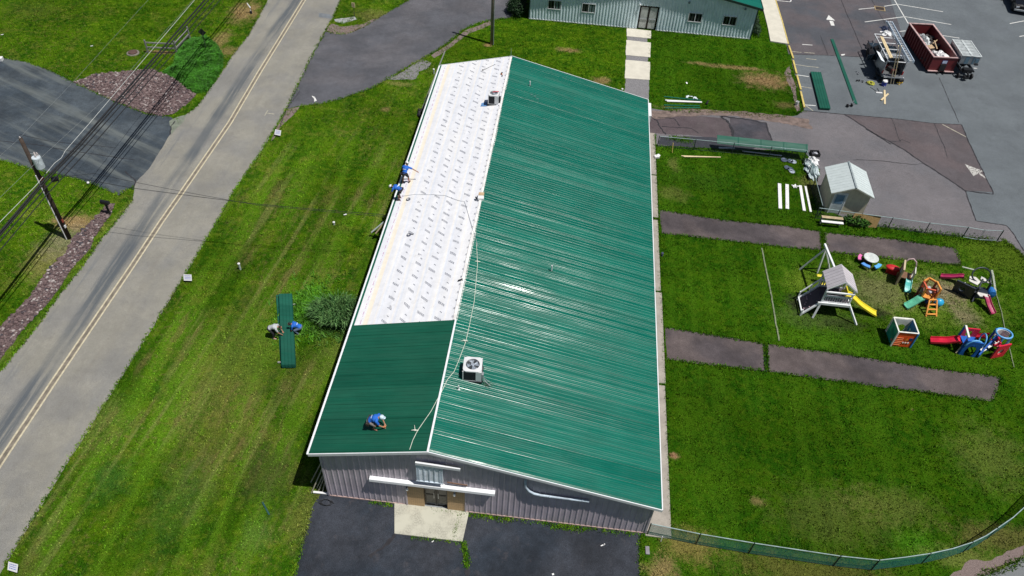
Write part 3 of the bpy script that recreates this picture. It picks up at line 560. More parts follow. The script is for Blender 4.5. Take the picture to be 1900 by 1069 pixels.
# underlayment
um = Mat('printed_underlayment', .62); x, y, z = um.xyz(); us = (x-X0)*1.028
wr = um.noise(1, 4, .6, um.mapped((2.2, .18, 1)))
c = um.mix(wr.ss(.4, .62)*.6, (.69, .70, .74), (.77, .765, .765))
c = um.mix(((us-.74).abs()).ss(.10, .17, .85, 0), c, (.80, .72, .58))
for q in (1.25, 2.25, 3.35, 4.45, 5.3): c = um.mix(((us-q+(um.noise(.5, 2)-.5)*.12).abs()).ss(.015, .06, .55, 0), c, (.80, .75, .68))
for q in (1.42, 2.42, 3.5, 4.6): c = um.mix(((us-q+(um.noise(.5, 2)-.5)*.1).abs()).ss(.01, .09, .5, 0), c, (.60, .65, .74))
c = um.mix((us-.45).abs().lt(.022)*(y/.62).mod(1).lt(.62)*um.noise(14, 3).gt(.47)*.8, c, (.42, .14, .36))
ink = um.noise(1, 2, .7, um.mapped((30, 30, 1))).gt(.40)
tot = None
for cu, ph, wd in ((1.85, .0, .24), (2.9, .55, .22), (3.85, .2, .27), (4.9, .62, .25)):
    q = us-cu; vv = (y/1.12+(y/9.3+ph).floor()*.37+(um.noise(.25, 2)-.5)*.5+ph+q*.75).mod(1)            # a block of illegible print on a slant, then a small mark half a repeat on
    a_ = q.abs().lt(wd*.88)*(vv-.3).abs().lt(.085)*((q/.105).mod(1).gt(.13)); b_ = (q-.1).abs().lt(.07)*(vv-.78).abs().lt(.045)
    t_ = a_+b_; tot = t_ if tot is None else tot+t_
q = us-5.72; tot = tot+q.abs().lt(.05)*((y/.62).mod(1)-.4).abs().lt(.13)
ln = (((y+us*.84)*11).mod(1)).gt(.30)
c = um.mix(tot.min(1.)*ink*ln*.92, c, (.09, .10, .14)); c = um.mix(um.noise(1.4, 6, .75).ss(.56, .70)*.35, c, (.48, .47, .46)); c = um.mix(((y/.61).mod(1)-.5).abs().gt(.485)*(((us/1.0).mod(1)-.5).abs().lt(.02))*.6, c, (.3, .3, .32)); um.color(um.gain(c, um.noise(3, 4).ss(.3, .7, .95, 1.04)))
um.bump(wr+um.noise(7, 3)*.1, .5, .03)
mb = MB(); n = 24; ks = []
XU = X0+.12
for i in range(n+1):
    xx = XU+(XR-.02-XU)*i/n; dz = .012*math.sin(i*1.9)+(.015 if i % 5 == 0 else 0)
    mb.v += [Vector((xx, YJ, zroof(xx)+.012+dz)), Vector((xx, Y1-.02, zroof(xx)+.012+dz))]
mb.f = [(2*i, 2*i+2, 2*i+3, 2*i+1) for i in range(n)]; o = mb.build('underlayment', um.m, B, fix=False)
for p in o.data.polygons: p.use_smooth = True
mb = MB(); mb.prism([(X0, YJ, zroof(X0)-.06), (XR, YJ, zroof(XR)-.06), (XR, YJ, zroof(XR)-.0), (X0, YJ, zroof(X0)-.0)], (0, Y1-YJ-.01, 0)); mb.build('roof_deck', gwood, B)
mb = MB(); mb.prism([(X0-.02, YJ+.01, zroof(X0)+.004), (X0+.11, YJ+.01, zroof(X0+.11)+.004), (X0+.11, YJ+.01, zroof(X0+.11)+.008), (X0-.02, YJ+.01, zroof(X0)+.010)], (0, Y1-YJ, 0)); mb.build('drip_edge', greenT, B)
# edge trim: gable trims front/back, eave trims
def slope_bar(mb, xa, xb, yy, wy, dz0, dz1):
    mb.prism([(xa, yy, zroof(xa)+dz0), (xb, yy, zroof(xb)+dz0), (xb, yy, zroof(xb)+dz1), (xa, yy, zroof(xa)+dz1)], (0, wy, 0))
for yy, nm in ((Y0-.03, 'gable_trim'), (Y1-.02, 'gable_trim')):
    mb = MB(); slope_bar(mb, X0-.02, XR, yy, .045, -.14, .05); slope_bar(mb, XR, X1+.02, yy, .045, -.14, .05); mb.build(nm, whiteT, B)
mb = MB(); mb.box(X0-.05, X0-.01, Y0, Y1, ZL-.14, ZL+.02); mb.box(X0-.10, X0-.05, Y0, Y1, ZL-.06, ZL-.02); mb.box(X0-.105, X0-.085, Y0, Y1, ZL-.06, ZL+.035); mb.build('eave_trim', whiteT, B)
mb = MB(); mb.box(X1+.0, X1+.05, Y0, Y1, ZR-.12, ZR+.045)
for i in range(24): mb.box(X1+.05, X1+.055, Y0+i*1.55, Y0+i*1.55+.02, ZR-.1, ZR+.05)
mb.build('eave_trim', whiteT, B)
mb = MB(); mb.bar((XR-.02, Y0, ZT+.035), (XR-.02, YJ, ZT+.035), .10, .06); mb.build('ridge_trim', whiteT, B, .01)
mb = MB(); yy = YJ
while yy < Y1-.3:
    l = min(random.uniform(1.6, 3), Y1-yy); mb.cbox((XR-.06, yy+l/2, ZT+.018), (.2+random.uniform(-.03, .05), l-.02, .012), random.uniform(-.006, .006)); yy += l
mb.build('ridge_flap', M('torn_membrane', (.72, .70, .68), .7), B)
mb = MB(); slope_bar(mb, X0+.02, W-.1, 0.02, .04, -.2, -.06); mb.prism([(X0, Y0+.03, ZL-.1), (XR, Y0+.03, ZT-.1), (X1, Y0+.03, ZR-.1), (X1, Y0+.03, ZR-.13), (XR, Y0+.03, ZT-.13), (X0, Y0+.03, ZL-.13)], (0, .24, 0)); mb.build('soffit', M('soffit_white', (.55, .55, .58), .6), B)
# entrance
brick = Mat('tan_brick', .85); bt = brick.nt.nodes.new('ShaderNodeTexBrick'); bt.inputs['Scale'].default_value = 1; bt.inputs['Brick Width'].default_value = .22; bt.inputs['Row Height'].default_value = .075; bt.inputs['Mortar Size'].default_value = .007
bt.inputs['Color1'].default_value = (.60, .40, .20, 1); bt.inputs['Color2'].default_value = (.52, .34, .17, 1); bt.inputs['Mortar'].default_value = (.25, .2, .14, 1)
cx = brick.nt.nodes.new('ShaderNodeCombineXYZ'); xx, yy_, zz = brick.xyz(); brick.nt.links.new((xx+yy_).s, cx.inputs[0]); brick.nt.links.new(zz.s, cx.inputs[1]); brick.nt.links.new(cx.outputs[0], bt.inputs['Vector']); brick.color(bt.outputs[0])
for xa, xb in ((4.13, 4.98), (6.18, 7.07)):
    mb = MB(); mb.box(xa, xb, -.02, .3, 0, 2.3); mb.build('brick_panel', brick.m, B)
    mb = MB(); mb.box(xa-.08 if xa < 5 else xb, xa if xa < 5 else xb+.08, -.05, .05, 0, 2.3); mb.build('door_trim', M('mauve_trim', (0, 0, 0)), B)
for xa, xb in ((5.0, 5.58), (5.60, 6.17)):
    mb = MB(); d0 = .12
    mb.box(xa, xb, d0, d0+.05, .05, .13); mb.box(xa, xb, d0, d0+.05, 2.12, 2.2); mb.box(xa, xa+.07, d0, d0+.05, .13, 2.12); mb.box(xb-.07, xb, d0, d0+.05, .13, 2.12); mb.box(xa+.07, xb-.07, d0, d0+.05, 1.0, 1.12)
    dr = mb.build('door', M('bronze_door_frame', (.015, .012, .011), .35, .3), B)
    mb = MB(); mb.box(xa+.07, xb-.07, d0+.02, d0+.03, .13, 1.0); mb.box(xa+.07, xb-.07, d0+.02, d0+.03, 1.12, 2.12); mb.build('glass', darkglass, dr)
    mb = MB(); hx = xb-.1 if xa < 5.2 else xa+.1; mb.tube([(hx, d0-.04, .85), (hx, d0-.04, 1.35)], .012, 6); mb.build('handle', alum, dr)
MB().box(4.98, 6.18, .02, .3, 2.2, 2.3).build('door_frame', M('bronze_door_frame', (0, 0, 0)), B); MB().box(4.98, 6.18, .0, .2, .0, .05).build('threshold', galv, B)
def wpt(px, py, yy=0.): # pixel -> point on a plane Y=yy
    d = fw + CA*(px-950)/CP[3] - CB*(py-534.5)/CP[3]; t = (yy-CC[1])/d[1]; q = CC+d*t; return Vector(q)
for q in ((755, 906), (843, 917)):
    c_ = wpt(q[0], q[1], -.1); mb = MB(); mb.ell((c_.x, -.10, 1.72), (.075, .075, .085), 14, 9); l_ = mb.build('wall_lamp', M('lamp_glass', (.75, .75, .72), .3), B, smooth=True)
    mb = MB(); mb.lathe([(.05, 0), (.05, .08)], (c_.x, -.1, 1.79), 12); mb.box(c_.x-.04, c_.x+.04, -.1, -.0, 1.82, 1.87); mb.build('bracket', whiteT, l_)
a, b = wpt(683, 887, -.3), wpt(918, 915, -.3)
zaw = 2.40
mb = MB(); mb.prism([(a.x, -.02, zaw+.10), (a.x, -.22, zaw+.07), (a.x, -.24, zaw-.09), (a.x, -.22, zaw-.09), (a.x, -.20, zaw+.03), (a.x, -.02, zaw+.05)], (b.x-a.x, 0, 0)); mb.build('canopy', whiteT, B)
# louvred white panel and other wall items
lv = (4.74, 6.02, 2.86, 4.28); mb = MB()
mb.box(lv[0], lv[1], -.16, .0, lv[2], lv[3]); 
mb.v = [Vector((v.x, v.y-(4.28-v.z)*.03, v.z)) for v in mb.v]; lo = mb.build('wall_hatch', M('hatch_white', (.78, .84, .90), .5), B, .01)
mb = MB(); [mb.box(lv[0]+.10+i*.255, lv[0]+.16+i*.255, -.19, -.162, lv[2]+.08, lv[3]-.08) for i in range(5)]; mb.box(lv[0]+.0, lv[0]+.05, -.19, -.162, lv[2]+.06, lv[3]-.06); mb.box(lv[1]-.05, lv[1]-.0, -.19, -.162, lv[2]+.06, lv[3]-.06); mb.box(lv[0]-.03, lv[1]+.03, -.2, -.162, lv[3]-.05, lv[3]+.01); mb.box(lv[0]-.03, lv[1]+.03, -.2, -.162, lv[2]-.01, lv[2]+.05); mb.v = [Vector((v.x, v.y-(4.28-v.z)*.03, v.z)) for v in mb.v]; mb.build('hatch_slat', M('slat_blue_white', (.60, .68, .76), .5), lo)
mb = MB(); mb.cbox((5.8, -.2, 4.38), (2.15, .09, .2), 0, 0, .05); mb.build('hatch_trim', whiteT, B, .01)
mb = MB(); mb.box(7.2, 7.66, -.05, -.025, 4.15, 4.6); mb.build('vent_plate', M('pale_pink_plate', (.5, .45, .47), .6), B)
mb = MB(); mb.bar((6.2, -.06, 2.78), (7.2, -.06, 2.72), .05, .06); mb.build('bracket_rail', M('rusty_steel', (0, 0, 0)), B)
mb = MB(); pa = [(10.0, -.02, 4.0), (9.98, -.12, 3.75), (10.02, -.12, 3.35), (10.2, -.12, 3.0), (10.45, -.12, 2.8), (10.8, -.12, 2.72), (13.15, -.12, 2.70)]
cnv = []
for i in range(len(pa)-1):
    for t in (0, .5): cnv.append(Vector(pa[i]).lerp(Vector(pa[i+1]), t))
cnv.append(Vector(pa[-1])); mb.tube(cnv, .07, 10); [mb.tube([(xx, -.12, 2.715), (xx+.05, -.12, 2.715)], .082, 10) for xx in (11.2, 12.8)]
mb.build('vent_duct', M('grey_blue_pipe', (.42, .5, .58), .4), B, smooth=True)
# white block wall behind the back-right corner
mb = MB(); mb.box(13.9, 16.75, Lb+.05, Lb+.35, .0, 1.9); mb.box(16.6, 16.9, Lb-1.8, Lb+.1, 2.2, 2.75); mb.build('rear_landing', whiteT, B)
# left-eave tools etc. live further down

# ---------------------------------------------------------------- grey building at the top
GB = thing('metal_building', 'pale blue-grey metal building with green roof edge at the top', 'building', (5.4, 54.62, 0), world=True)
gx, gX, gy = 5.42, 27.62, 54.62; gmid = (gx+gX)/2-.5; gz0 = 3.3
zg = lambda x: gz0+(min(x-gx, gX-x))*.19
gwm = Mat('pale_blue_siding', .5); x, y, z = gwm.xyz(); gwm.color(gwm.gain((.70, .83, .87), gwm.noise(1.1, 5).ss(.3, .7, .92, 1.06)*z.ss(0, .4, .85, 1)))
mb = MB(); segs = [(gx, 8.9), (10.3, 13.6) if 0 else (8.9, 16.35)]
ribwall(mb, (gx, gy), (16.3, gy), lambda s_: zg(gx+s_)-.05, .30, .05, .09, .08); ribwall(mb, (18.2, gy), (gX, gy), lambda s_: zg(18.2+s_)-.05, .30, .05, .09, .08); ribwall(mb, (16.3, gy), (18.2, gy), lambda s_: zg(16.3+s_)-.05, .24, .028, .06, 2.45)
ribwall(mb, (gX, gy), (gX, gy+30), lambda s_: gz0-.05, .30, .05, .09, .08); ribwall(mb, (gx, gy+30), (gx, gy), lambda s_: gz0-.05, .30, .05, .09, .08)
mb.build('wall', gwm.m, GB, fix=False)
mb = MB(); mb.box(gx, 16.3, gy-.05, gy, 0, .09); mb.box(18.2, gX, gy-.05, gy, 0, .09); mb.build('base_trim', whiteT, GB)
mb = MB(); mb.box(gX-.02, gX+.06, gy-.06, gy+.06, 0, gz0-.04); mb.build('corner_trim', M('dark_green_trim', (.01, .03, .025), .5), GB); mb = MB(); mb.box(gx-.06, gx+.02, gy-.06, gy+.06, 0, gz0-.04); mb.build('corner_trim', M('dark_green_trim', (0, 0, 0), .5), GB)
mb = MB(); xm = (gx+gX)/2
for sg in (-1, 1):
    e = gx-.35 if sg < 0 else gX+.35; ze = gz0+(-.35)*.19; zm = gz0+(xm-gx)*.19
    mb.prism([(e, gy-.35, ze), (xm, gy-.35, zm), (xm, gy-.35, zm+.09), (e, gy-.35, ze+.09)], (0, 31, 0))
mb.build('roof', roofR, GB)
mb = MB()
for sg in (-1, 1):
    e = gx-.38 if sg < 0 else gX+.38; ze = gz0-.07; zm = gz0+(xm-gx)*.19
    mb.prism([(e, gy-.40, ze-.1), (xm, gy-.40, zm-.1), (xm, gy-.40, zm+.12), (e, gy-.40, ze+.12)], (0, .05, 0))
mb.box(gX+.36, gX+.42, gy-.4, gy+30.5, gz0-.2, gz0+.06); mb.build('fascia', M('dark_green_trim', (0, 0, 0)), GB)
def window(parent, x0, x1, z0, z1, y, left=(.03, .035, .04), right=(.03, .035, .04)):
    mb = MB(); f = .06; mb.box(x0, x1, y-.05, y, z0, z0+f); mb.box(x0, x1, y-.05, y, z1-f, z1); mb.box(x0, x0+f, y-.05, y, z0+f, z1-f); mb.box(x1-f, x1, y-.05, y, z0+f, z1-f); m_ = (x0+x1)/2; mb.box(m_-.03, m_+.03, y-.045, y, z0+f, z1-f)
    wf = mb.build('window', whiteT, parent); 
    for a, b, cc in ((x0+f, m_-.03, left), (m_+.03, x1-f, right)):
        g = MB(); g.box(a, b, y-.02, y-.015, z0+f, z1-f); g.build('pane', M('pane_%d' % int(cc[0]*1000), cc, .12, var=.1), wf)
gw = (.13, .19, .19)
for a, l, r in (((1016, 16), (1043, 2), 0), ((1079, 23), (1106, 9), 0), ((1275, 39), (1305, 27), 1), ((1339, 46), (1368, 35), 1)) and []: pass
for (xa, ya), (xb, yb), r in (((1016, 16.5), (1042.5, 1.5), gw), ((1078.5, 22.5), (1106, 9.5), gw), ((1275, 40), (1304, 28.5), (.03, .035, .04)), ((1339, 46), (1368, 35), (.03, .035, .04))):
    p, q = wpt(xa, ya, gy-.05), wpt(xb, yb, gy-.05); window(GB, p.x, q.x, p.z, p.z+.95, gy-.03, (.03, .035, .04), r)
dx0, dx1 = 16.38, 18.12
for a, b in ((dx0, 17.24), (17.26, dx1)):
    mb = MB(); mb.box(a, b, gy+.02, gy+.07, .03, .12); mb.box(a, b, gy+.02, gy+.07, 2.3, 2.4); mb.box(a, a+.08, gy+.02, gy+.07, .12, 2.3); mb.box(b-.08, b, gy+.02, gy+.07, .12, 2.3)
    dr = mb.build('door', M('bronze_door_frame', (0, 0, 0)), GB); mb = MB(); mb.box(a+.08, b-.08, gy+.04, gy+.05, .12, 2.3); mb.build('glass', M('bright_glass', (.42, .45, .43), .15, var=.2, sc=3), dr)
    mb = MB(); mb.box(a+.08, b-.08, gy+.0, gy+.04, 1.0, 1.12); mb.build('push_bar', galv, dr)
mb = MB(); mb.box(16.3, 18.2, gy+.0, gy+.1, 2.4, 2.46); mb.build('door_frame', M('bronze_door_frame', (0, 0, 0)), GB)
for q in ((1188, 9), (1279, 5), (1383, 17)):
    c_ = wpt(q[0], q[1], gy-.1); mb = MB(); mb.ell((c_.x, gy-.12, c_.z), (.09, .09, .11), 12, 8); mb.box(c_.x-.03, c_.x+.03, gy-.08, gy, c_.z-.02, c_.z+.08); mb.build('wall_lamp', whiteT if q[0] == 1188 else M('grey_fixture', (.2, .25, .28), .4), GB)

# ---------------------------------------------------------------- vegetation
def leafball(name, blobs, n, size, mat, parent, zmin=0.02):
    V = []; F = []
    for k in range(n):
        c, r = random.choice(blobs); d = Vector((random.gauss(0, 1), random.gauss(0, 1), random.gauss(0, 1))).normalized(); t = random.random()**.35
        bl = 1+.22*math.sin(d.x*5+c[0])*math.sin(d.y*6+c[1]*3)
        p = Vector(c)+Vector((d.x*r[0], d.y*r[1], d.z*r[2]))*t*bl
        if p.z < zmin: continue
        a = Vector((random.uniform(-1, 1), random.uniform(-1, 1), random.uniform(-.4, 1))).normalized(); b = a.cross(d+Vector((.1, .2, .3))).normalized(); s_ = size*random.uniform(.6, 1.5); i = len(V)
        V += [p, p+a*s_*.6+b*s_*.35, p+a*s_*1.3, p+a*s_*.6-b*s_*.35]; F.append((i, i+1, i+2, i+3))
    me = bpy.data.meshes.new(name); me.from_pydata(V, [], F); me.materials.append(mat); o = bpy.data.objects.new(name, me); COL.objects.link(o)
    if parent: o.parent = parent
    return o
def leafmat(name, a, b):
    m = Mat(name, .6, spec=.3); n = m.nt.nodes.new('ShaderNodeNewGeometry'); r = E(m.nt, n.outputs['Random Per Island']); c = m.mix(r, a, b); m.color(m.gain(c, m.noise(1.7, 4).ss(.3, .7, .6, 1.4))); return m.m
# spreading mound by the road
mc = PG([(301, 135), (323, 121), (326, 104), (338, 82), (354, 74), (384, 70), (404, 85), (414, 105), (413, 128), (400, 150), (384, 170), (362, 174), (345, 163), (326, 147)])
T = thing('ground_cover_shrub', 'bright green spreading shrub mound beside the road and the rock bed', 'shrub', G(366, 128))
n = 9000; xs = [p.x for p in mc]; ys = [p.y for p in mc]; X = rng.uniform(min(xs), max(xs), n*2); Y = rng.uniform(min(ys), max(ys), n*2); k = inpoly(X, Y, mc); X, Y = X[k], Y[k]
ctrd = sum(mc, Vector())/len(mc); dd = []
ea = np.array([[p.x, p.y] for p in mc]); eb = np.roll(ea, -1, 0); D = np.full(len(X), 9.)
for a, b in zip(ea, eb):
    ab = b-a; t = np.clip(((X-a[0])*ab[0]+(Y-a[1])*ab[1])/(ab@ab), 0, 1); D = np.minimum(D, np.hypot(X-a[0]-t*ab[0], Y-a[1]-t*ab[1]))
Zm = .36*np.sqrt(np.clip(D/1.1, 0, 1))*rng.uniform(.85, 1.15, len(X))
for gx_, gy_, gs_ in zip(rng.uniform(min(xs), max(xs), 70), rng.uniform(min(ys), max(ys), 70), rng.uniform(.18, .4, 70)): Zm = Zm+.16*np.exp(-((X-gx_)**2+(Y-gy_)**2)/gs_**2)*np.clip(D*3, 0, 1)
lm = leafmat('mound_leaf', (.022, .115, .005), (.062, .235, .014))
o = blades('foliage', X-T.location.x, Y-T.location.y, lm, .03, .10, .05, 8, .05, 2.2, Z=Zm-.02, kind=None, parent=T)
mb = MB(); 
for i, p in enumerate(mc): pass
tri_c = [Vector((ctrd.x, ctrd.y, .32))-T.location]; inner = [(p+(ctrd-p)*.35) for p in mc]
mb.v = [Vector((p.x, p.y, .0))-T.location for p in mc]+[Vector((p.x, p.y, .3))-T.location for p in inner]+tri_c; k = len(mc)
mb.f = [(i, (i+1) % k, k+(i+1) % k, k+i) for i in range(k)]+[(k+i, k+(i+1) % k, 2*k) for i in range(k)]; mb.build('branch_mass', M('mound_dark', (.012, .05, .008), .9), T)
# ornamental grass
og = G(632, 592); T = thing('ornamental_grass', 'big clump of tall ornamental grass beside the white left roof', 'plant', og)
a = rng.uniform(0, 6.28, 3400); r = .95*np.sqrt(rng.random(3400)); 
def tall(name, X, Y, mat, parent):
    V, F = [], []
    for i in range(len(X)):
        b = Vector((X[i], Y[i], 0)); out = Vector((X[i]*.3+random.gauss(0, .2), Y[i]*.22+random.gauss(0, .2), 0)); h = random.uniform(.8, 1.55)*(1-.25*min(1, b.length/1.2)); sd = Vector((random.uniform(-1, 1), random.uniform(-1, 1), 0)).normalized()*random.uniform(.012, .028)
        p1 = b+out*.35+Vector((0, 0, h*.6)); p2 = b+out*.8+Vector((0, 0, h*.95)); p3 = b+out*1.35+Vector((0, 0, h*random.uniform(.75, 1.0))); k = len(V)
        V += [b-sd, b+sd, p1-sd, p1+sd, p2-sd*.8, p2+sd*.8, p3]; F += [(k, k+1, k+3, k+2), (k+2, k+3, k+5, k+4), (k+4, k+5, k+6)]
    me = bpy.data.meshes.new(name); me.from_pydata(V, [], F); me.materials.append(mat); o = bpy.data.objects.new(name, me); COL.objects.link(o); o.parent = parent; return o
tall('blades', np.cos(a)*r*1.55, np.sin(a)*r*1.0, leafmat('tall_grass', (.022, .09, .022), (.15, .29, .09)), T)
wx = rng.normal(G(568, 580).x, .75, 900); wy = rng.normal(G(568, 580).y, 1.1, 900)
tag(blades('weeds', wx, wy, leafmat('weed_leaf', (.04, .16, .008), (.11, .30, .02)), .08, .3, .08, 4, .1, 1.2), 'bright green weeds growing left of the ornamental grass clump', 'weeds')
wx = rng.normal(G(625, 612).x, 1.3, 500); wy = rng.normal(G(625, 612).y, .5, 500)
tag(blades('weeds', wx, wy, leafmat('weed_leaf_dark', (.03, .10, .01), (.09, .2, .03)), .08, .22, .09, 4, .1, 1.2), 'low green weeds in front of the ornamental grass clump', 'weeds')
def bush(name, label, c, blobs, n, size, mat, cat='shrub', group=None):
    T = thing(name, label, cat, c, group=group); leafball('foliage', blobs, n, size, mat, T)
    mb = MB()
    for i in range(7): a = i*.9; mb.tube([(0, 0, 0), (.12*math.cos(a), .12*math.sin(a), blobs[0][1][2]*.7), (blobs[0][1][0]*.5*math.cos(a), blobs[0][1][1]*.5*math.sin(a), blobs[0][1][2]*1.4)], [.03, .02, .008], 5)
    mb.build('stem', M('bark', (.06, .045, .03), .9), T); return T
dk = leafmat('dark_hedge_leaf', (.006, .022, .006), (.02, .055, .015)); md = leafmat('mid_leaf', (.02, .07, .008), (.07, .19, .02))
bush('dark_shrub', 'dark evergreen shrub at the left corner of the pale blue-grey building', (4.2, 55.3, 0), [((0, 0, .9), (.9, 1.3, 1.0)), ((.1, 1, 1.2), (.9, 1.2, 1.2)), ((-.6, .4, .6), (.6, .9, .7))], 9000, .09, dk)
bush('dark_shrub', 'dark evergreen hedge between the pale blue-grey building and the sidewalk', (28.35, 56.6, 0), [((0, 0, .4), (.42, 1.7, .55)), ((0, 2.2, .45), (.45, 1.6, .6)), ((0, 5, .45), (.45, 2, .6))], 8000, .08, dk)
bush('leafy_shrub', 'round leafy shrub beside the bench and the shed door', (32.35, 26.75, 0), [((0, 0, .38), (.62, .42, .42)), ((-.5, .1, .3), (.45, .35, .33)), ((.5, 0, .3), (.4, .35, .3))], 2600, .11, md)

# ---------------------------------------------------------------- roof-top equipment
def roofpt(px, py):
    d = fw + CA*(px-950)/CP[3] - CB*(py-534.5)/CP[3]
    for a, x0, z0 in ((-(ZT-ZR)/(X1-XR), XR, ZT), ((ZT-ZL)/(XR-X0), XR, ZT)):
        t = (z0+a*(CC[0]-x0)-CC[2])/(d[2]-a*d[0]); q = CC+d*t
        if (a < 0) == (q[0] > XR): return Vector(q)
    return Vector(q)
wbox = M('ac_cabinet', (.62, .63, .64), .45, var=.06); coil = M('ac_coil', (.02, .024, .03), .5, .4)
def ac(label, loc, rz, s=.4, h=.72, front=False):
    T = thing('air_conditioner', label, 'air conditioner', loc, rz)
    mb = MB(); mb.box(-s-.05, s+.05, -s-.05, s+.05, -.02, .05); mb.build('base_rail', blackm, T)
    mb = MB(); mb.box(-s+.02, s-.02, -s+.02, s-.02, .06, h-.06)
    for i in range(9): z = .1+i*(h-.2)/9; mb.box(-s+.005, s-.005, -s+.005, s-.005, z, z+.02)
    mb.build('coil_guard', coil, T)
    mb = MB(); mb.box(-s, s, -s, s, .05, .1); mb.box(s-.28, s+.004, -s-.004, -s+.3, .1, h-.05)
    for a in (-1, 1):
        for b in (-1, 1): mb.cbox((a*(s-.02), b*(s-.02), h/2), (.05, .05, h-.08))
    mb.build('cabinet', wbox, T)
    mb = MB(); R_ = s*.74; n = 32; o = []; k = len(mb.v)          # lid with a round opening
    pts = []
    for i in range(n):
        a = 2*math.pi*i/n; ca, sa = math.cos(a), math.sin(a); m_ = max(abs(ca), abs(sa)); rr = min(s/m_, s*1.28)
        pts += [(rr*ca, rr*sa, h), (R_*ca, R_*sa, h+.015), (rr*ca, rr*sa, h-.07), (R_*ca, R_*sa, h-.07)]
    mb.add(pts, [q for i in range(n) for j in [(i+1) % n] for q in ((4*i, 4*j, 4*j+1, 4*i+1), (4*i, 4*i+2, 4*j+2, 4*j), (4*i+1, 4*j+1, 4*j+3, 4*i+3))]); mb.build('lid', wbox, T)
    mb = MB()
    for rr in (.2, .38, .56, .74): mb.tube([(s*rr*math.cos(t), s*rr*math.sin(t), h+.012) for t in [2*math.pi*i/24 for i in range(24)]], .006, 5, True)
    for i in range(8): a = i*math.pi/4; mb.bar((0, 0, h+.012), (R_*math.cos(a), R_*math.sin(a), h+.012), .008)
    mb.build('fan_grille', galv, T)
    mb = MB()
    for i in range(4):
        a = i*math.pi/2+.3; mb.prism([(math.cos(a+t)*R_*q, math.sin(a+t)*R_*q, h-.05+.03*t) for t, q in ((-.35, .25), (-.45, .92), (.45, .92), (.35, .25))], (0, 0, .008))
    mb.lathe([(.1, h-.055), (.1, h-.0), (.07, h+.01)], (0, 0, 0), 14); mb.build('fan', M('fan_steel', (.42, .48, .56), .4, .4), T)
    return T
p = roofpt(869, 694)
T = ac('white air conditioner with round fan on the green roof near the ridge', (6.75, 4.75, zroof(6.75)+.03), .05, .47, .82)
mb = MB(); mb.box(.5, .58, -.42, -.22, .25, .55); mb.tube([(.54, -.32, .3), (.62, -.36, .1), (.75, -.45, -.02), (.95, -.6, -.06)], .022, 6); mb.tube([(.54, -.3, .25), (.7, -.3, .05), (.9, -.35, -.04)], .015, 6); mb.build('pipe', galv, T)
T = thing('cut_branches', 'green twigs lying beside the front air conditioner', 'branches', (7.45, 4.25, zroof(7.45)+.05)); mb = MB(); 
for i in range(22): a = random.uniform(-.6, 2.8); L = random.uniform(.15, .5); mb.tube([(0, 0, 0.02), (L*.5*math.cos(a), L*.5*math.sin(a), .1), (L*math.cos(a+.3), L*math.sin(a+.3), random.uniform(0, .12))], [.012, .008, .004], 4)
mb.build('twig', M('mossy_twig', (.05, .13, .08), .7), T)
T = ac('dark sided air conditioner standing on the white underlayment near the ridge', (4.72, 29.9, zroof(4.72)+.02), .02, .38, .78)
mb = MB(); mb.tube([(-.1, .05, .82), (.2, .1, .86), (.34, .16, .84)], .03, 6); mb.build('red_rag', M('red_cloth', (.6, .06, .08), .8), T)
mb = MB(); mb.box(.39, .52, -.2, .1, .15, .5); mb.build('electric_box', blackm, T)
T = thing('blue_cloth', 'blue plastic sheet at the foot of the air conditioner on white underlayment', 'plastic sheet', (4.12, 29.75, zroof(4.12)+.02)); T.rotation_euler = (0, -.236, 0)
mb = MB(); mb.prism([(-.32, -.25, 0), (.2, -.28, 0), (.24, .2, 0), (-.05, .32, 0), (-.3, .2, 0)], (0, 0, .02)); mb.build('sheet', M('blue_sheet', (.12, .26, .5), .5), T, .005)
# pipes standing on the roof
def standpipe(label, base, h, r=.04, name='vent_pipe', mat=None, capm=None):
    T = thing(name, label, 'pipe', base); mb = MB(); mb.lathe([(r, -.05), (r, h), (r*.75, h), (r*.75, h-.05)], (0, 0, 0), 12); mb.build('pipe', mat or whiteP, T)
    mb = MB(); mb.lathe([(r*2.4, -.02), (r*2.2, .02), (r*1.1, .08)], (0, 0, 0), 12); mb.build('collar', capm or blackm, T); return T
p = roofpt(1023, 504); standpipe('white vent pipe in the middle of the large green roof', (p.x, p.y, p.z), .5, .045, capm=roofL)
p = roofpt(983, 160); standpipe('white vent pipe near the far end of the green roof ridge', (p.x, p.y, p.z), .42, .05)
p = roofpt(851, 723); T = standpipe('short white flashed vent pipe in front of the fan unit on green roof', (p.x, p.y, p.z), .32, .035, capm=whiteP)
for i, q in enumerate(((986, 179), (992, 182), (997, 187))):
    p = roofpt(*q); T = thing('roof_bracket', ['small steel bracket on far green roof nearest the ridge pipe', 'small steel bracket in the middle of three on far green roof', 'small steel bracket lowest of three on far green roof'][i], 'bracket', (p.x, p.y, p.z+.03)); mb = MB(); mb.tube([(-.06, 0, 0), (-.06, 0, .14), (.06, 0, .14), (.06, 0, 0)], .015, 6); mb.build('bracket', galv, T)
mb = MB(); mb.tube([(XR-.1, Y1-.1, ZT), (XR-.1, Y1-.08, ZT+.75)], .012, 6); o = mb.build('lightning_rod', galv); tag(o, 'thin rod standing at the far end of the ridge', 'rod')
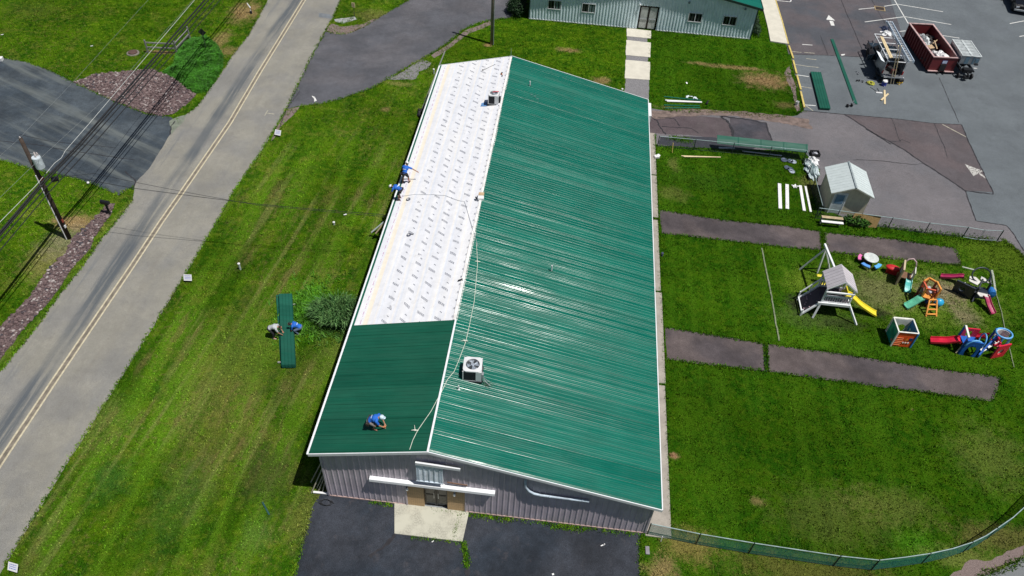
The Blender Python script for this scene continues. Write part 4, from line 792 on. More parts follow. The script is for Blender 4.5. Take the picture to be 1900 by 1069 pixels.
# ropes
rope = M('white_rope', (.70, .72, .62), .8, var=.1)
def rope_on_roof(name, label, pts, r=.016, mat=None):
    P = [roofpt(*q) for q in pts]; out = []
    for a, b in zip(P, P[1:]):
        for i in range(6): q = a.lerp(b, i/6); q.z = zroof(q.x)+.055; out.append(q)
    q = P[-1]; q.z = zroof(q.x)+.055; out.append(q); mb = MB(); mb.tube(out, r, 6); return tag(mb.build(name, mat or rope, smooth=True), label, 'rope')
rope_on_roof('safety_rope', 'long white rope running down over the ridge to the front edge', [(884, 452), (886, 492), (880, 560), (872, 600), (864, 636), (852, 668), (843, 690), (830, 706), (820, 727), (800, 764), (775, 800), (766, 818), (760, 836)], .0135)
rope_on_roof('safety_rope', 'thin white rope arching over the printed underlayment from the two eave workers', [(746, 365), (768, 362), (800, 362), (826, 364), (850, 373), (862, 375), (868, 395), (880, 436), (887, 458)], .011, M('grey_rope', (.45, .47, .5), .8))
for q, lb in (((770, 800), 'white rope knot on the dark green front roof'), ((862, 634), 'white rope knot beside the fan unit on the green roof'), ((886, 487), 'white rope knot on the ridge beyond the underlayment')):
    p = roofpt(*q); T = thing('rope_knot', lb, 'knot', (p.x, p.y, p.z+.06)); mb = MB(); mb.tube([(-.17, -.02, 0), (-.03, 0, .03), (.16, .02, 0)], .025, 6); mb.tube([(0, .02, .02), (-.08, .28 if q[0] == 770 else .1, .01)], .014, 6); mb.ell((0, 0, .02), .05); mb.build('knot', rope, T, smooth=True)
def on_slope(T): T.rotation_euler.y = -math.atan((ZT-ZL)/(XR-X0)) if T.location.x < XR else math.atan((ZT-ZR)/(X1-XR)); return T
for i, q in enumerate(((758, 371), (759, 437))):
    p = roofpt(*q); T = on_slope(thing('tape_roll', ['dark tape roll on the underlayment beside the thin rope', 'dark tape roll with loose tail on the underlayment lower left'][i], 'tape', (p.x, p.y, p.z+.03)))
    mb = MB(); mb.lathe([(.08, 0), (.13, 0), (.13, .06), (.08, .06), (.08, 0)], (0, 0, 0), 18); mb.build('roll', M('dark_tape', (.06, .07, .11), .5), T); mb = MB(); mb.lathe([(.07, .002), (.08, .002), (.08, .058), (.07, .058), (.07, .002)], (0, 0, 0), 18); mb.build('core', whiteP, T)
    if i: mb = MB(); mb.box(.1, .26, .02, .07, .0, .03); mb.build('tail', blackm, T)
p = roofpt(855, 521); T = on_slope(thing('power_tool', 'small dark power tool on the underlayment near the green ridge', 'tool', (p.x, p.y, p.z+.02), .4)); mb = MB(); mb.cap((-.12, 0, .06), (.1, 0, .07), .045, .04); mb.build('body', blackm, T); mb = MB(); mb.cap((.04, 0, .05), (.1, -.12, .04), .025); mb.build('handle', M('grey_plastic', (.2, .2, .22), .5), T)
p = roofpt(893, 369); T = thing('fastener_box', 'open white carton of fasteners on the ridge with a brown flap', 'box', (p.x, p.y, p.z+.05), .1); mb = MB(); mb.box(-.22, .16, -.2, .1, -.02, .14); mb.build('carton', whiteP, T, .01); mb = MB(); mb.prism([(-.2, .1, .14), (.16, .1, .14), (.18, .32, .2), (-.16, .34, .2)], (0, 0, .012)); mb.build('flap', M('cardboard', (.42, .3, .18), .8), T); mb = MB(); mb.cbox((-.32, -.06, .04), (.08, .22, .07), .3); mb.build('drill_tip', blackm, T)
p = roofpt(932, 139); T = on_slope(thing('cordless_drill', 'orange and black cordless drill on the white underlayment', 'drill', (p.x, p.y, p.z+.02), .7)); mb = MB(); mb.cap((-.02, .12, .05), (.1, .16, .05), .05); mb.build('head', blackm, T); mb = MB(); mb.cap((0, .1, .04), (-.06, -.08, .04), .035); mb.build('handle', M('orange_plastic', (.6, .22, .08), .5), T); mb = MB(); mb.cbox((-.12, -.18, .04), (.18, .09, .07), .7); mb.build('battery', M('grey_plastic', (0, 0, 0)), T)
p = roofpt(896, 131); q2 = roofpt(919, 120); T = thing('caulk_gun', 'thin dark rod tool lying across the far underlayment', 'tool', (p.x, p.y, p.z+.03)); mb = MB(); mb.tube([(0, 0, 0), (q2.x-p.x, q2.y-p.y, q2.z-p.z)], .014, 6); mb.build('rod', blackm, T); mb = MB(); mb.ell((0, 0, .02), (.07, .06, .05)); mb.build('grip', blackm, T)

# ---------------------------------------------------------------- people
skin = M('skin', (.42, .22, .14), .6, var=.05); tan = M('tanned_skin', (.30, .14, .085), .6, var=.05)
bluesh = M('blue_shirt', (.012, .12, .52), .8, var=.12); greysh = M('grey_shirt', (.42, .44, .46), .85, var=.1); dkpant = M('dark_trousers', (.018, .018, .022), .85); kh = M('grey_shorts', (.22, .20, .19), .85); hairm = M('dark_hair', (.012, .009, .008), .7); boot = M('work_boot', (.10, .06, .04), .7)
def remesh(o, vs, sm=3):
    r = o.modifiers.new('union', 'REMESH'); r.mode = 'VOXEL'; r.voxel_size = vs; r.use_smooth_shade = True
    if sm: s_ = o.modifiers.new('soft', 'SMOOTH'); s_.iterations = sm; s_.factor = .5
    return o
def person(label, loc, rz, J, shirt, pants, hat=None, skinm=skin, shorts=False, sc=1., belt=False, bootm=boot):
    T = thing('person', label, 'person', loc, rz); T.scale = (sc, sc, sc)
    V = {k: Vector(v) for k, v in J.items()}; pel, che, nek, hd = V['pel'], V['che'], V['nek'], V['head']
    mb = MB(); sp = (nek-pel).normalized(); lat = Vector((0, 1, 0))
    mb.cap(pel+lat*.07, pel-lat*.07, .115); mb.cap(pel, che, .125, .145, 12); mb.cap(che+lat*.06, che-lat*.06, .13); mb.cap(che+(nek-che)*.6+lat*.12, che+(nek-che)*.6-lat*.12, .075); mb.cap(che+(nek-che)*.6, hd-(hd-nek).normalized()*.05, .058, .052)
    mb.ell(hd, (.10, .078, .115), 14, 10); look = Vector(J.get('look', (1, 0, -.4))).normalized()
    mb.cap(hd+look*.06-Vector((0, 0, .05)), hd+look*.075-Vector((0, 0, .06)), .04); mb.cap(hd+look*.09, hd+look*.118-Vector((0, 0, .012)), .014, .012, 6)
    for sgn in (-1, 1): mb.ell(hd+lat*.08*sgn, (.022, .012, .032), 6, 5)
    for sd in 'LR':
        sh, el, ha, hip, kn, an = (V[k+sd] for k in ('sh', 'el', 'ha', 'hip', 'kn', 'an')); sg = 1 if sd == 'L' else -1
        mb.cap(sh, el, .05, .04); mb.cap(el, ha, .041, .027); d = (ha-el).normalized(); pc = ha+d*.05
        sdv = d.cross(Vector((0, 0, 1))); sdv = sdv.normalized() if sdv.length > .1 else Vector((0, 1, 0)); nv = sdv.cross(d)
        mb.cap(ha+sdv*.018, pc+sdv*.022+d*.02, .018); mb.cap(ha-sdv*.018, pc-sdv*.022+d*.02, .018); mb.cap(ha, pc+d*.02, .02)
        for i, l in enumerate((.062, .072, .068, .052)):
            b = pc+d*.035+sdv*(.033-i*.022); m_ = b+d*l*.55+nv*-.006; e = m_+d*l*.4-nv*.022; mb.cap(b, m_, .0105, .0095, 6); mb.cap(m_, e, .0095, .0085, 6)
        b = ha+d*.02+sdv*.028*sg; mb.cap(b, b+d*.035+sdv*.03*sg, .013, .011, 6); mb.cap(b+d*.035+sdv*.03*sg, b+d*.062+sdv*.036*sg, .011, .01, 6)
        mb.cap(hip, kn, .088, .06); mb.cap(kn, an, .058, .04); mb.cap(an, an+V['toe'+sd]*.16-Vector((0, 0, .04)), .04, .03)
    remesh(mb.build('body', skinm, T), .0095, 2)
    mb = MB(); g = .018
    mb.cap(pel+(che-pel)*.15+lat*.05, pel+(che-pel)*.15-lat*.05, .118+g); mb.cap(pel+(che-pel)*.15, che, .126+g, .147+g, 12); mb.cap(che+lat*.06, che-lat*.06, .132+g); mb.cap(che+(nek-che)*.55+lat*.13, che+(nek-che)*.55-lat*.13, .078+g*.6)
    for sd in 'LR': sh, el = V['sh'+sd], V['el'+sd]; mb.cap(sh, sh.lerp(el, .62), .062+g*.5, .055+g*.5)
    so_ = remesh(mb.build('shirt', shirt, T), .016, 3)
    if shirt is bluesh:
        mb = MB(); b = pel.lerp(che, .75); upn = Vector((sp.z*-1, 0, sp.x)) if abs(sp.x) > .3 else Vector((-1, 0, 0)); upn = upn.normalized()
        if upn.z < 0 and abs(sp.x) > .3: upn = -upn
        mb.cbox(b+upn*(.146+g), (.035, .2, .012), 0, 0, -math.atan2(sp.z, sp.x)); mb.build('chest_stripe', M('pale_print', (.5, .62, .75), .7), so_)
    mb = MB(); mb.cap(pel+lat*.07, pel-lat*.07, .125); mb.cap(pel, pel+(che-pel)*.2, .128, .126)
    for sd in 'LR':
        hip, kn, an = V['hip'+sd], V['kn'+sd], V['an'+sd]
        if shorts: mb.cap(hip, hip.lerp(kn, .85), .104, .088)
        else: mb.cap(hip, kn, .104, .078); mb.cap(kn, an+(kn-an)*.1, .076, .062)
    remesh(mb.build('shorts' if shorts else 'trousers', pants, T), .016, 3)
    for sd in 'LR':
        an = V['an'+sd]; t = V['toe'+sd].normalized(); mb = MB(); mb.cap(an+(V['kn'+sd]-an)*.12, an, .055, .052); mb.cap(an-Vector((0, 0, .045)), an+t*.17-Vector((0, 0, .055)), .047, .042); mb.cap(an-t*.05-Vector((0, 0, .05)), an-Vector((0, 0, .045)), .042); remesh(mb.build('boot', bootm, T), .012, 2)
    mb = MB(); mb.ell(hd+Vector((-.018, 0, .02)), (.104, .086, .112), 14, 9); mb.cap(hd+Vector((-.05, 0, -.04)), hd+Vector((-.04, 0, -.06)), .06); remesh(mb.build('hair', hairm, T), .012, 1)
    if hat:
        mb = MB(); mb.lathe([(.112, -.0), (.116, .03), (.10, .085), (.06, .115), (.01, .12)], (0, 0, 0), 18); mb.prism([(math.cos(a)*.15+.03, math.sin(a)*.10, -.004) for a in [i*math.pi/8-math.pi/2 for i in range(9)]], (0, 0, .012)); k = mb.v
        R = Vector((0, 0, 1)).rotation_difference((Vector(J.get('hatup', (0, 0, 1)))).normalized()); mb.v = [R @ v+hd+R @ Vector((0, 0, .015)) for v in k]; mb.build('cap', hat, T, smooth=True)
    if belt:
        mb = MB(); n = 20; ax = sp; a1 = ax.cross(lat).normalized(); mb.tube([pel+ax*.07+a1*.155*math.cos(i*2*math.pi/n)+lat*.205*math.sin(i*2*math.pi/n) for i in range(n)], .022, 6, True); mb.cbox(pel+Vector((-.02, -.22, -.04)), (.14, .09, .16)); mb.cbox(pel+Vector((-.02, .22, -.04)), (.14, .09, .16)); mb.build('tool_belt', M('tool_belt', (.03, .022, .018), .8), T)
    for sgn in (-1, 1): mb = MB(); mb.ell(hd+look*.083+lat*.032*sgn+Vector((0, 0, .012)), (.011, .012, .008), 6, 5); mb.build('eye', M('eye_white', (.6, .6, .6), .3), T)
    return T
squat = dict(pel=(-.32, 0, .46), che=(-.02, 0, .70), nek=(.16, 0, .80), head=(.30, 0, .84), look=(.8, 0, -.6), shL=(.09, .2, .74), shR=(.09, -.2, .74), elL=(.22, .22, .46), elR=(.22, -.2, .46), haL=(.36, .1, .22), haR=(.38, -.08, .2), hipL=(-.30, .1, .44), hipR=(-.30, -.1, .44), knL=(.05, .2, .46), knR=(.02, -.2, .42), anL=(-.12, .15, .09), anR=(-.10, -.16, .09), toeL=(1, .2, 0), toeR=(1, -.2, 0))
bend = dict(pel=(-.18, 0, .86), che=(.18, 0, 1.02), nek=(.38, 0, 1.02), head=(.54, 0, .99), look=(.5, 0, -.9), shL=(.32, .2, .98), shR=(.32, -.2, .98), elL=(.42, .24, .7), elR=(.42, -.22, .7), haL=(.56, .14, .46), haR=(.56, -.12, .46), hipL=(-.16, .1, .84), hipR=(-.16, -.1, .84), knL=(.03, .13, .48), knR=(.05, -.13, .48), anL=(-.08, .14, .09), anR=(-.02, -.14, .09), toeL=(1, .1, 0), toeR=(1, -.1, 0), hatup=(.5, 0, .85))
reach = dict(bend, pel=(-.05, 0, .82), che=(.22, 0, 1.1), nek=(.36, 0, 1.24), head=(.48, 0, 1.34), look=(.9, -.3, -.5), shL=(.28, .2, 1.14), shR=(.30, -.2, 1.16), elL=(.34, .3, .88), elR=(.36, -.48, 1.04), haL=(.44, .24, .62), haR=(.36, -.74, .92), hipL=(-.04, .1, .8), hipR=(-.04, -.1, .8), knL=(.1, .15, .46), knR=(.12, -.2, .5), anL=(-.04, .16, .09), anR=(.06, -.26, .15), hatup=(.3, 0, 1))
whitecap = M('white_cap', (.72, .72, .70), .5, var=.05); bandana = M('pale_blue_cap', (.5, .62, .7), .6, var=.3, sc=20)
zr = lambda x: zroof(x)+.02
person('worker in blue shirt and white cap reaching over the left eave of the white roof', (-.08, 20.9, zr(-.2)), math.radians(80), reach, bluesh, dkpant, whitecap, tan, shorts=True, sc=.98, belt=True)
person('worker in blue shirt bending headfirst out over the left eave', (-.12, 19.15, zr(-.15)), math.radians(172), bend, bluesh, dkpant, whitecap, tan, shorts=True, sc=.95, belt=True)
p = roofpt(699, 795); person('worker in blue shirt crouching on the dark green front roof', (p.x, p.y+.05, zr(p.x)+.01), math.radians(-4), squat, bluesh, kh, bandana, skin, shorts=True, sc=1.05, belt=True)
p = roofpt(716, 797); T = on_slope(thing('cordless_drill', 'orange and dark screw gun in the hands of the crouching roof worker', 'drill', (p.x-.06, p.y+.02, p.z+.1))); mb = MB(); mb.cap((-.05, 0, .08), (.06, 0, .08), .035); mb.build('head', M('orange_plastic', (0, 0, 0)), T); mb = MB(); mb.cap((-.03, 0, .08), (-.05, 0, -.0), .022); mb.build('handle', blackm, T)
person('man in grey shirt and black trousers bending at the left side of panel stack', tuple(G(509, 626)), math.radians(4), bend, greysh, dkpant, None, skin, sc=.98, bootm=M('pale_shoe', (.4, .36, .3), .7))
person('man in blue shirt crouching at the right side of green panel stack', tuple(G(551, 618)), math.radians(186), dict(squat, pel=(-.3, 0, .58), che=(.02, 0, .78), nek=(.2, 0, .84), head=(.35, 0, .84), shL=(.13, .2, .8), shR=(.13, -.2, .8), hipL=(-.28, .1, .56), hipR=(-.28, -.1, .56)), bluesh, M('blue_jeans', (.10, .14, .22), .85), None, tan, sc=.98, bootm=M('pale_shoe', (0, 0, 0)))

# ---------------------------------------------------------------- green panels and trim on the ground
def panel_stack(name, label, pts, z0, n, mat, th=.02, group=None):
    """pts: tl, tr, br, bl on the ground; ribbed sheets lying flat"""
    c = sum(pts, Vector())/4; T = thing(name, label, 'roof panels', c); u = ((pts[1]-pts[0])+(pts[2]-pts[3]))/2; v = ((pts[0]-pts[3])+(pts[1]-pts[2]))/2
    for k in range(n):
        mb = MB(); z = z0+k*th; j = Vector((random.uniform(-.015, .015), random.uniform(-.05, .05), 0)); st = []
        for i in range(5): t = i/4; st += [(t-.022, 0), (t-.010, .02), (t+.010, .02), (t+.022, 0)]
        st = [(min(max(a, 0), 1), h) for a, h in st]; vs = []
        for a, h in st: q = u*(a-.5)+j; vs += [q-v/2+Vector((0, 0, z+h)), q+v/2+Vector((0, 0, z+h))]
        m_ = len(st); vs += [w_+Vector((0, 0, -.012)) for w_ in vs]
        F = [(2*i, 2*i+2, 2*i+3, 2*i+1) for i in range(m_-1)]; o2 = 2*m_; F += [(o2+2*i, o2+2*i+1, o2+2*i+3, o2+2*i+2) for i in range(m_-1)]
        F += [(2*i, o2+2*i, o2+2*i+2, 2*i+2) for i in range(m_-1)]+[(2*i+1, 2*i+3, o2+2*i+3, o2+2*i+1) for i in range(m_-1)]+[(0, 1, o2+1, o2), (2*m_-2, 2*o2-2, 2*o2-1, 2*m_-1)]
        mb.add(vs, F); mb.build('panel', mat, T, fix=False)
    return T
stk = roof_mat('green_stack_metal', (.004, .080, .052), .6)
panel_stack('roof_panel', 'single green ribbed panel lying on the lawn under the panel stack', PG([(514, 549), (531, 546), (545, 680), (520, 683)]), .05, 1, stk)
panel_stack('roof_panel_stack', 'thick stack of long green ribbed panels on the lawn between two men', [p-Vector((0, 0, 0)) for p in PG([(518.5, 552), (544, 552), (549, 683), (525, 684)])], .12, 7, stk, .035)
for dy, lb_ in ((-2.4, 'short grey timber under the near end of the lawn panel stack'), (0, 'short grey timber under the middle of the lawn panel stack'), (2.2, 'short grey timber under the far end of the lawn panel stack')):
    T = thing('timber_batten', lb_, 'timber', G(534, 616)+Vector((-.05-dy*.28, dy, 0)), .1); MB().cbox((0, 0, .055), (.9, .09, .09)).build('timber', gwood, T)
panel_stack('roof_panel_stack', 'stack of green ribbed panels on the parking lot beside yellow blocks', PG([(1502.5, 136.5), (1521.5, 138), (1539, 205), (1519.5, 204)]), .10, 6, stk, .025)
panel_stack('roof_panel', 'green ribbed panel standing tilted along the chain link fence', [Vector((22.35, 35.0, .0)), Vector((29.65, 35.0, 0)), Vector((29.65, 34.2, 0)), Vector((22.35, 34.2, 0))], .0, 1, stk)
pn = bpy.data.objects[-1] if False else None
bpy.data.objects[[o.name for o in bpy.data.objects if o.get('label', '').startswith('green ribbed panel standing')][0]].location = (26.2, 34.85, .95)
T = [o for o in bpy.data.objects if o.get('label', '').startswith('green ribbed panel standing')][0]; T.rotation_euler = (math.radians(24), 0, -.012)
def bars(name, label, cat, segs, mat, part='board', wd=.12, h=.04, z=.04, group=None, loc=None):
    c = loc or sum((p for s_ in segs for p in s_[:2]), Vector())/(2*len(segs)); T = thing(name, label, cat, c, group=group)
    for s_ in segs:
        a, b = s_[0]-c, s_[1]-c; zz = s_[2] if len(s_) > 2 else z; z1 = s_[3] if len(s_) > 3 else zz; mt = s_[4] if len(s_) > 4 else mat
        mb = MB(); mb.bar((a.x, a.y, zz), (b.x, b.y, z1), wd, h); mb.build(part, mt, T, .004)
    return T
bars('roof_trim', 'long narrow green trim lying across the parking lot toward the truck', 'metal trim', [(G(1543.5, 74), G(1587.5, 194), .05)], stk, 'trim', .30, .07)
bars('lumber', 'two long new planks leaning from the truck rack down to the asphalt', 'planks', [(G(1652, 156), G(1667.5, 85, 3.7), .06, 3.7), (G(1657, 156), G(1672.5, 85, 3.7), .06, 3.7)], M('sunlit_lumber', (.72, .60, .38), .75, var=.1), 'plank', .24, .06, loc=G(1655, 156))
bars('cross_boards', 'two pale boards crossed in an X on the asphalt below the truck', 'boards', [(G(1641, 168), G(1641.5, 194)), (G(1634.5, 187.5), G(1647.5, 175.5), .085)], wood, 'board', .16, .04)
bars('gutter_length', 'white gutter length on the playground lawn, leftmost of four', 'gutter', [(G(1446, 341.5), G(1447.5, 388))], whiteP, 'channel', .26, .05)
bars('gutter_length', 'white gutter length on the lawn, second from left of four', 'gutter', [(G(1460, 343), G(1460.5, 388.5))], whiteP, 'channel', .26, .05)
blp = M('blue_film', (.10, .22, .46), .4)
bars('gutter_length', 'white gutter length with blue inside lying left of the shed shadow', 'gutter', [(G(1484.5, 345), G(1492, 392))], whiteP, 'channel', .22, .05)
bars('gutter_length', 'gutter length with blue film lying closest to the shed', 'gutter', [(G(1494, 346.5), G(1504, 394))], whiteP, 'channel', .16, .05)
bars('trim_pile', 'white and green trim pieces lying on the lawn near the far corner', 'metal trim', [(G(1232, 180.5), G(1300, 187.5), .06, .06, greenT), (G(1234, 187), G(1302, 190.5), .06, .06, whiteP), (G(1237, 189.5), G(1302, 191.5), .09, .09, whiteP), (G(1232, 196), G(1298, 197.5), .05, .05, greenT), (G(1234, 201.5), G(1299, 201), .05, .05, greenT)], whiteP, 'trim', .13, .05)
T = thing('plastic_wrap', 'torn clear plastic wrap on the white trim pieces by the lawn edge', 'plastic', G(1290, 184)); mb = MB()
for i in range(9): mb.cbox((random.uniform(-.9, .5), random.uniform(-.15, .2), .1+random.uniform(0, .06)), (random.uniform(.1, .4), random.uniform(.04, .15), .015), random.uniform(-.6, .6), random.uniform(-.5, .5))
mb.build('wrap', M('torn_plastic', (.6, .68, .72), .3), T)
bars('lumber', 'two thin new boards lying on the lawn inside the far fence', 'boards', [(G(1264, 290), G(1336, 292.5)), (G(1268, 292), G(1337, 293), .07)], wood, 'board', .09, .04)
bars('white_trim_piece', 'short white trim piece on the fence near the tilted green panel', 'metal trim', [(G(1333, 277), G(1362, 277.5), .15)], whiteP, 'trim', .17, .06)
bars('white_trim_piece', 'long thin white pipe lying below the fence and tilted green panel', 'pipe', [(G(1377, 282), G(1450, 290.5), .08)], whiteP, 'trim', .07, .07)
bars('yellow_stake', 'short yellow stake leaning on the far fence near the building', 'stake', [(G(1247, 284), G(1249, 265, .9), .02, .9)], M('yellow_paint', (0, 0, 0)), 'stake', .05, .05, loc=G(1247, 284))
bars('fallen_trim', 'thin green strip lying on the lawn left of the front apron', 'metal trim', [(G(487, 932), G(500, 956))], M('dark_teal', (.01, .06, .055), .6), 'strip', .08, .03)
bars('leaning_boards', 'white and yellow boards leaning on the left wall below the eave', 'boards', [(G(689, 432), G(712, 412, .9), .03, .9, M('foil_board', (.5, .55, .55), .4)), (G(697, 434), G(712, 414, .9), .03, .9)], wood, 'board', .14, .04, loc=G(689, 432))
bars('leaning_boards', 'thin poles leaning against the front left corner under the eave', 'poles', [(Vector((-1.15, .6, 0)), Vector((-.03, 1.2, 0)), .02, 2.6), (Vector((-.95, -.0, 0)), Vector((-.03, .7, 0)), .02, 2.4), (Vector((-.75, .3, 0)), Vector((-.03, .5, 0)), .02, 1.9), (Vector((-.62, .15, 0)), Vector((-.03, .4, 0)), .02, 1.7), (Vector((-.4, .1, 0)), Vector((-.03, .25, 0)), .02, 1.5)], M('pale_pole', (.42, .38, .3), .7), 'pole', .045, .045, loc=Vector((-.9, .3, 0)))
T = thing('downspout', 'white downspout elbow at the front left corner of the building', 'downspout', (-.1, -.02, 0)); mb = MB(); mb.bar((-.75, .06, .08), (.08, .06, .10), .11, .08); mb.build('elbow', whiteP, T, .01)
T = thing('garden_hose', 'dark coiled hose at the front left wall base', 'hose', (-.05, -.45, .02)); mb = MB(); mb.tube([(.42*math.cos(t*.7)*(1-.02*t), .17*math.sin(t*.7), .02+.003*t) for t in range(26)], .014, 6); mb.build('coil', black, T)

# ---------------------------------------------------------------- small things on the lawns
def cleanout(label, px, h, top=whiteP):
    T = thing('cleanout_pipe', label, 'pipe', G(*px)); mb = MB(); mb.lathe([(.07, 0), (.07, h)], (0, 0, 0), 14); mb.build('pipe', M('pale_green_pipe', (.45, .52, .48), .5), T); mb = MB(); mb.lathe([(.085, h-.03), (.085, h+.03), (.03, h+.04), (.03, h+.07)], (0, 0, 0), 14); mb.build('cap', top, T)
cleanout('white cleanout pipe with cap on the left lawn near the road', (446, 500), .52); cleanout('short cleanout pipe with white cap on the lawn left of the building', (620, 417), .22)
cleanout('tall pale cleanout pipe beside the ladder at the far left eave', (805, 137), .45); cleanout('white cleanout pipe behind the far end of the green roof', (1152, 182), .9)
T = thing('sign_board', 'white sign with blue lettering on the lawn edge beside the main road', 'yard sign', G(514, 256))
def yard_sign(T, w_, h_, wm_):
    mb = MB(); mb.box(-w_/2, w_/2, -.006, .006, .22, .22+h_); mb.build('board', whiteP, T)
    mb = MB()
    for r in range(3):
        xx = -w_*.36
        while xx < w_*.34:
            l = random.uniform(.03, .08); mb.box(xx, min(xx+l, w_*.38), -.010, -.007, .22+h_*(.72-.24*r), .22+h_*(.72-.24*r)+.05); xx += l+.022
    mb.build('lettering', M('blue_ink', (.12, .16, .5), .6), T)
    for s_ in (-1, 1): mb = MB(); mb.tube([(s_*w_*.3, 0, 0), (s_*w_*.3, 0, .24)], .006, 5); mb.build('stake', blackm, T)
yard_sign(T, .52, .42, 0); T.rotation_euler = (math.radians(-38), 0, -.15)
T2 = copy_tree(T); T2.location = G(349, 527); T2['label'] = 'white sign with blue lettering leaning on the lawn nearer the camera'; T2.rotation_euler = (math.radians(-30), 0, .1)
for o in (T, T2): o['group'] = 'yard signs along the road'
T2['label'] = 'lower white yard sign on the lawn beside the road'; T['label'] = 'upper white yard sign on the lawn near the side drive entrance'
T3 = copy_tree(T); T3.location = G(22, 1068); T3['label'] = 'white yard sign at the bottom left edge of the lawn'
# mailbox
T = thing('mailbox', 'black mailbox on a post in the rock strip beside the road', 'mailbox', G(204, 398), RANG+math.radians(-8)); mb = MB(); mb.bar((0, 0, 0), (0, 0, 1.0), .11, .11); mb.bar((-.1, 0, .55), (.1, 0, .9), .06, .06); mb.build('post', black, T)
mb = MB(); mb.prism([(.30, math.cos(a)*.12, 1.12+math.sin(a)*.12) for a in [i*math.pi/8 for i in range(9)]]+[(.30, -.12, .98), (.30, .12, .98)], (-.62, 0, 0)); mb.build('box', blackm, T); mb = MB(); mb.box(.302, .318, -.11, .11, .99, 1.2); mb.build('door', black, T); mb = MB(); mb.box(-.1, .1, .122, .13, 1.1, 1.16); mb.build('flag', M('red_flag', (.4, .03, .02), .5), T)
# split rail fence
T = thing('rail_fence', 'weathered two-rail corner fence beside the green shrub mound', 'fence', G(327, 100), world=True)
pp = PG([(275, 98), (329, 100), (353, 73)])
for q in pp: mb = MB(); mb.bar((q.x, q.y, 0), (q.x, q.y, 1.25), .12, .12); mb.build('post', gwood, T, .01)
for a, b in zip(pp, pp[1:]):
    for z in (.55, 1.0): mb = MB(); mb.bar((a.x, a.y, z), (b.x, b.y, z-.03), .07, .11); mb.build('rail', gwood, T)
T = thing('manhole', 'round concrete manhole with rusty cover on the lawn by the rail fence', 'manhole', G(247, 99)); mb = MB(); mb.lathe([(.56, 0), (.54, .07), (.40, .08), (.40, .02)], (0, 0, 0), 28); mb.build('ring', M('manhole_concrete', (.17, .155, .13), .9), T); mb = MB(); mb.lathe([(.39, .02), (.39, .16), (.33, .19), (.05, .20)], (0, 0, 0), 28); mb.build('cover', M('rusty_cover', (.09, .05, .04), .8), T)
T = thing('road_sign', 'dark diamond road sign on a thin post in the green mound', 'road sign', G(384, 97), RANG); mb = MB(); mb.bar((0, 0, 0), (0, 0, 2.3), .05, .03); mb.build('post', M('dark_post', (.03, .035, .035), .6), T); mb = MB(); mb.prism([(0, .03, 1.55), (.38, .03, 1.93), (0, .03, 2.31), (-.38, .03, 1.93)], (0, .012, 0)); mb.build('sign_face', M('dark_sign', (.05, .055, .05), .5, .3), T)
T = thing('road_sign', 'small pale yellow sign on a post at the top beside the side drive', 'road sign', G(658, 31), -.1); mb = MB(); mb.bar((0, 0, 0), (0, 0, 1.45), .05, .04); mb.build('post', M('dark_post', (0, 0, 0)), T); mb = MB(); mb.box(-.17, .17, -.04, -.025, .98, 1.46); mb.build('sign_face', M('tan_sign', (.8, .66, .36), .6), T); mb = MB(); [mb.box(-.1, .1, -.045, -.041, 1.08+i*.12, 1.13+i*.12) for i in range(3)]; mb.build('lettering', M('brown_ink', (.12, .08, .05), .6), T)
T = thing('road_marker', 'bent white flexible marker with black base beside the main road', 'marker post', G(466, 25), 0); mb = MB(); mb.tube([(0, 0, .25), (.02, 0, .6), (-.15, 0, .9), (-.25, .1, 1.0)], [.07, .07, .05, .03], 8); mb.build('marker', whiteP, T); mb = MB(); mb.lathe([(.14, 0), (.12, .25), (.06, .3)], (0, 0, 0), 12); mb.build('base', black, T)
T = thing('ball', 'small white ball at the edge of the left driveway', 'ball', G(164, 341)); mb = MB(); mb.ell((0, 0, .09), .1, 14, 10); mb.build('ball', whiteP, T, smooth=True)
T = thing('storage_tub', 'white corner of a tub at the left edge of the driveway', 'tub', G(1, 113)); mb = MB(); mb.cbox((0, 0, .18), (.5, .4, .32), .2); mb.build('tub', whiteP, T, .03)
T = thing('bucket', 'small white bucket tipped over at the lawn end of the yellow blocks', 'bucket', G(1478, 195)); mb = MB(); mb.lathe([(.11, 0), (.14, .36), (.12, .36), (.10, .02)], (0, 0, 0), 16); mb.build('pail', whiteP, T)
T = thing('white_bag', 'crumpled white bag on the sidewalk beside the long green roof', 'bag', G(1218, 293)); mb = MB(); mb.cbox((0, 0, .12), (.4, .3, .2), .4); mb.cbox((.12, .05, .22), (.3, .24, .05), .9, .3); mb.build('bag', whiteP, T, .04)
T = thing('black_tool', 'small black tool on the lawn right of the trim pile', 'tool', G(1311, 194)); mb = MB(); mb.cap((0, 0, .1), (.05, .1, .3), .1, .06); mb.cap((.05, .05, .25), (.16, .12, .33), .03); mb.build('tool', black, T)
T = thing('paper_scrap', 'white paper scrap on the lawn below the pale blue-grey building', 'scrap', G(1274, 155)); mb = MB(); mb.cbox((0, 0, .05), (.14, .2, .03), .4, .3); mb.build('scrap', whiteP, T)
T = thing('paper_scrap', 'white scrap on the dark front asphalt right of the entrance', 'scrap', G(1118, 1012)); mb = MB(); mb.cbox((0, 0, .02), (.2, .05, .015), .5); mb.cbox((.08, .05, .02), (.1, .05, .015), .9); mb.build('scrap', whiteP, T)
T = thing('paper_scrap', 'white scrap on the front asphalt at the bottom edge', 'scrap', G(1026, 1066)); mb = MB(); mb.cbox((0, 0, .02), (.1, .09, .02), .3); mb.build('scrap', whiteP, T)
T = thing('paper_scrap', 'small white scrap below the concrete entrance slab', 'scrap', G(803, 1005)); mb = MB(); mb.cbox((0, 0, .02), (.12, .04, .015), .8); mb.build('scrap', whiteP, T)
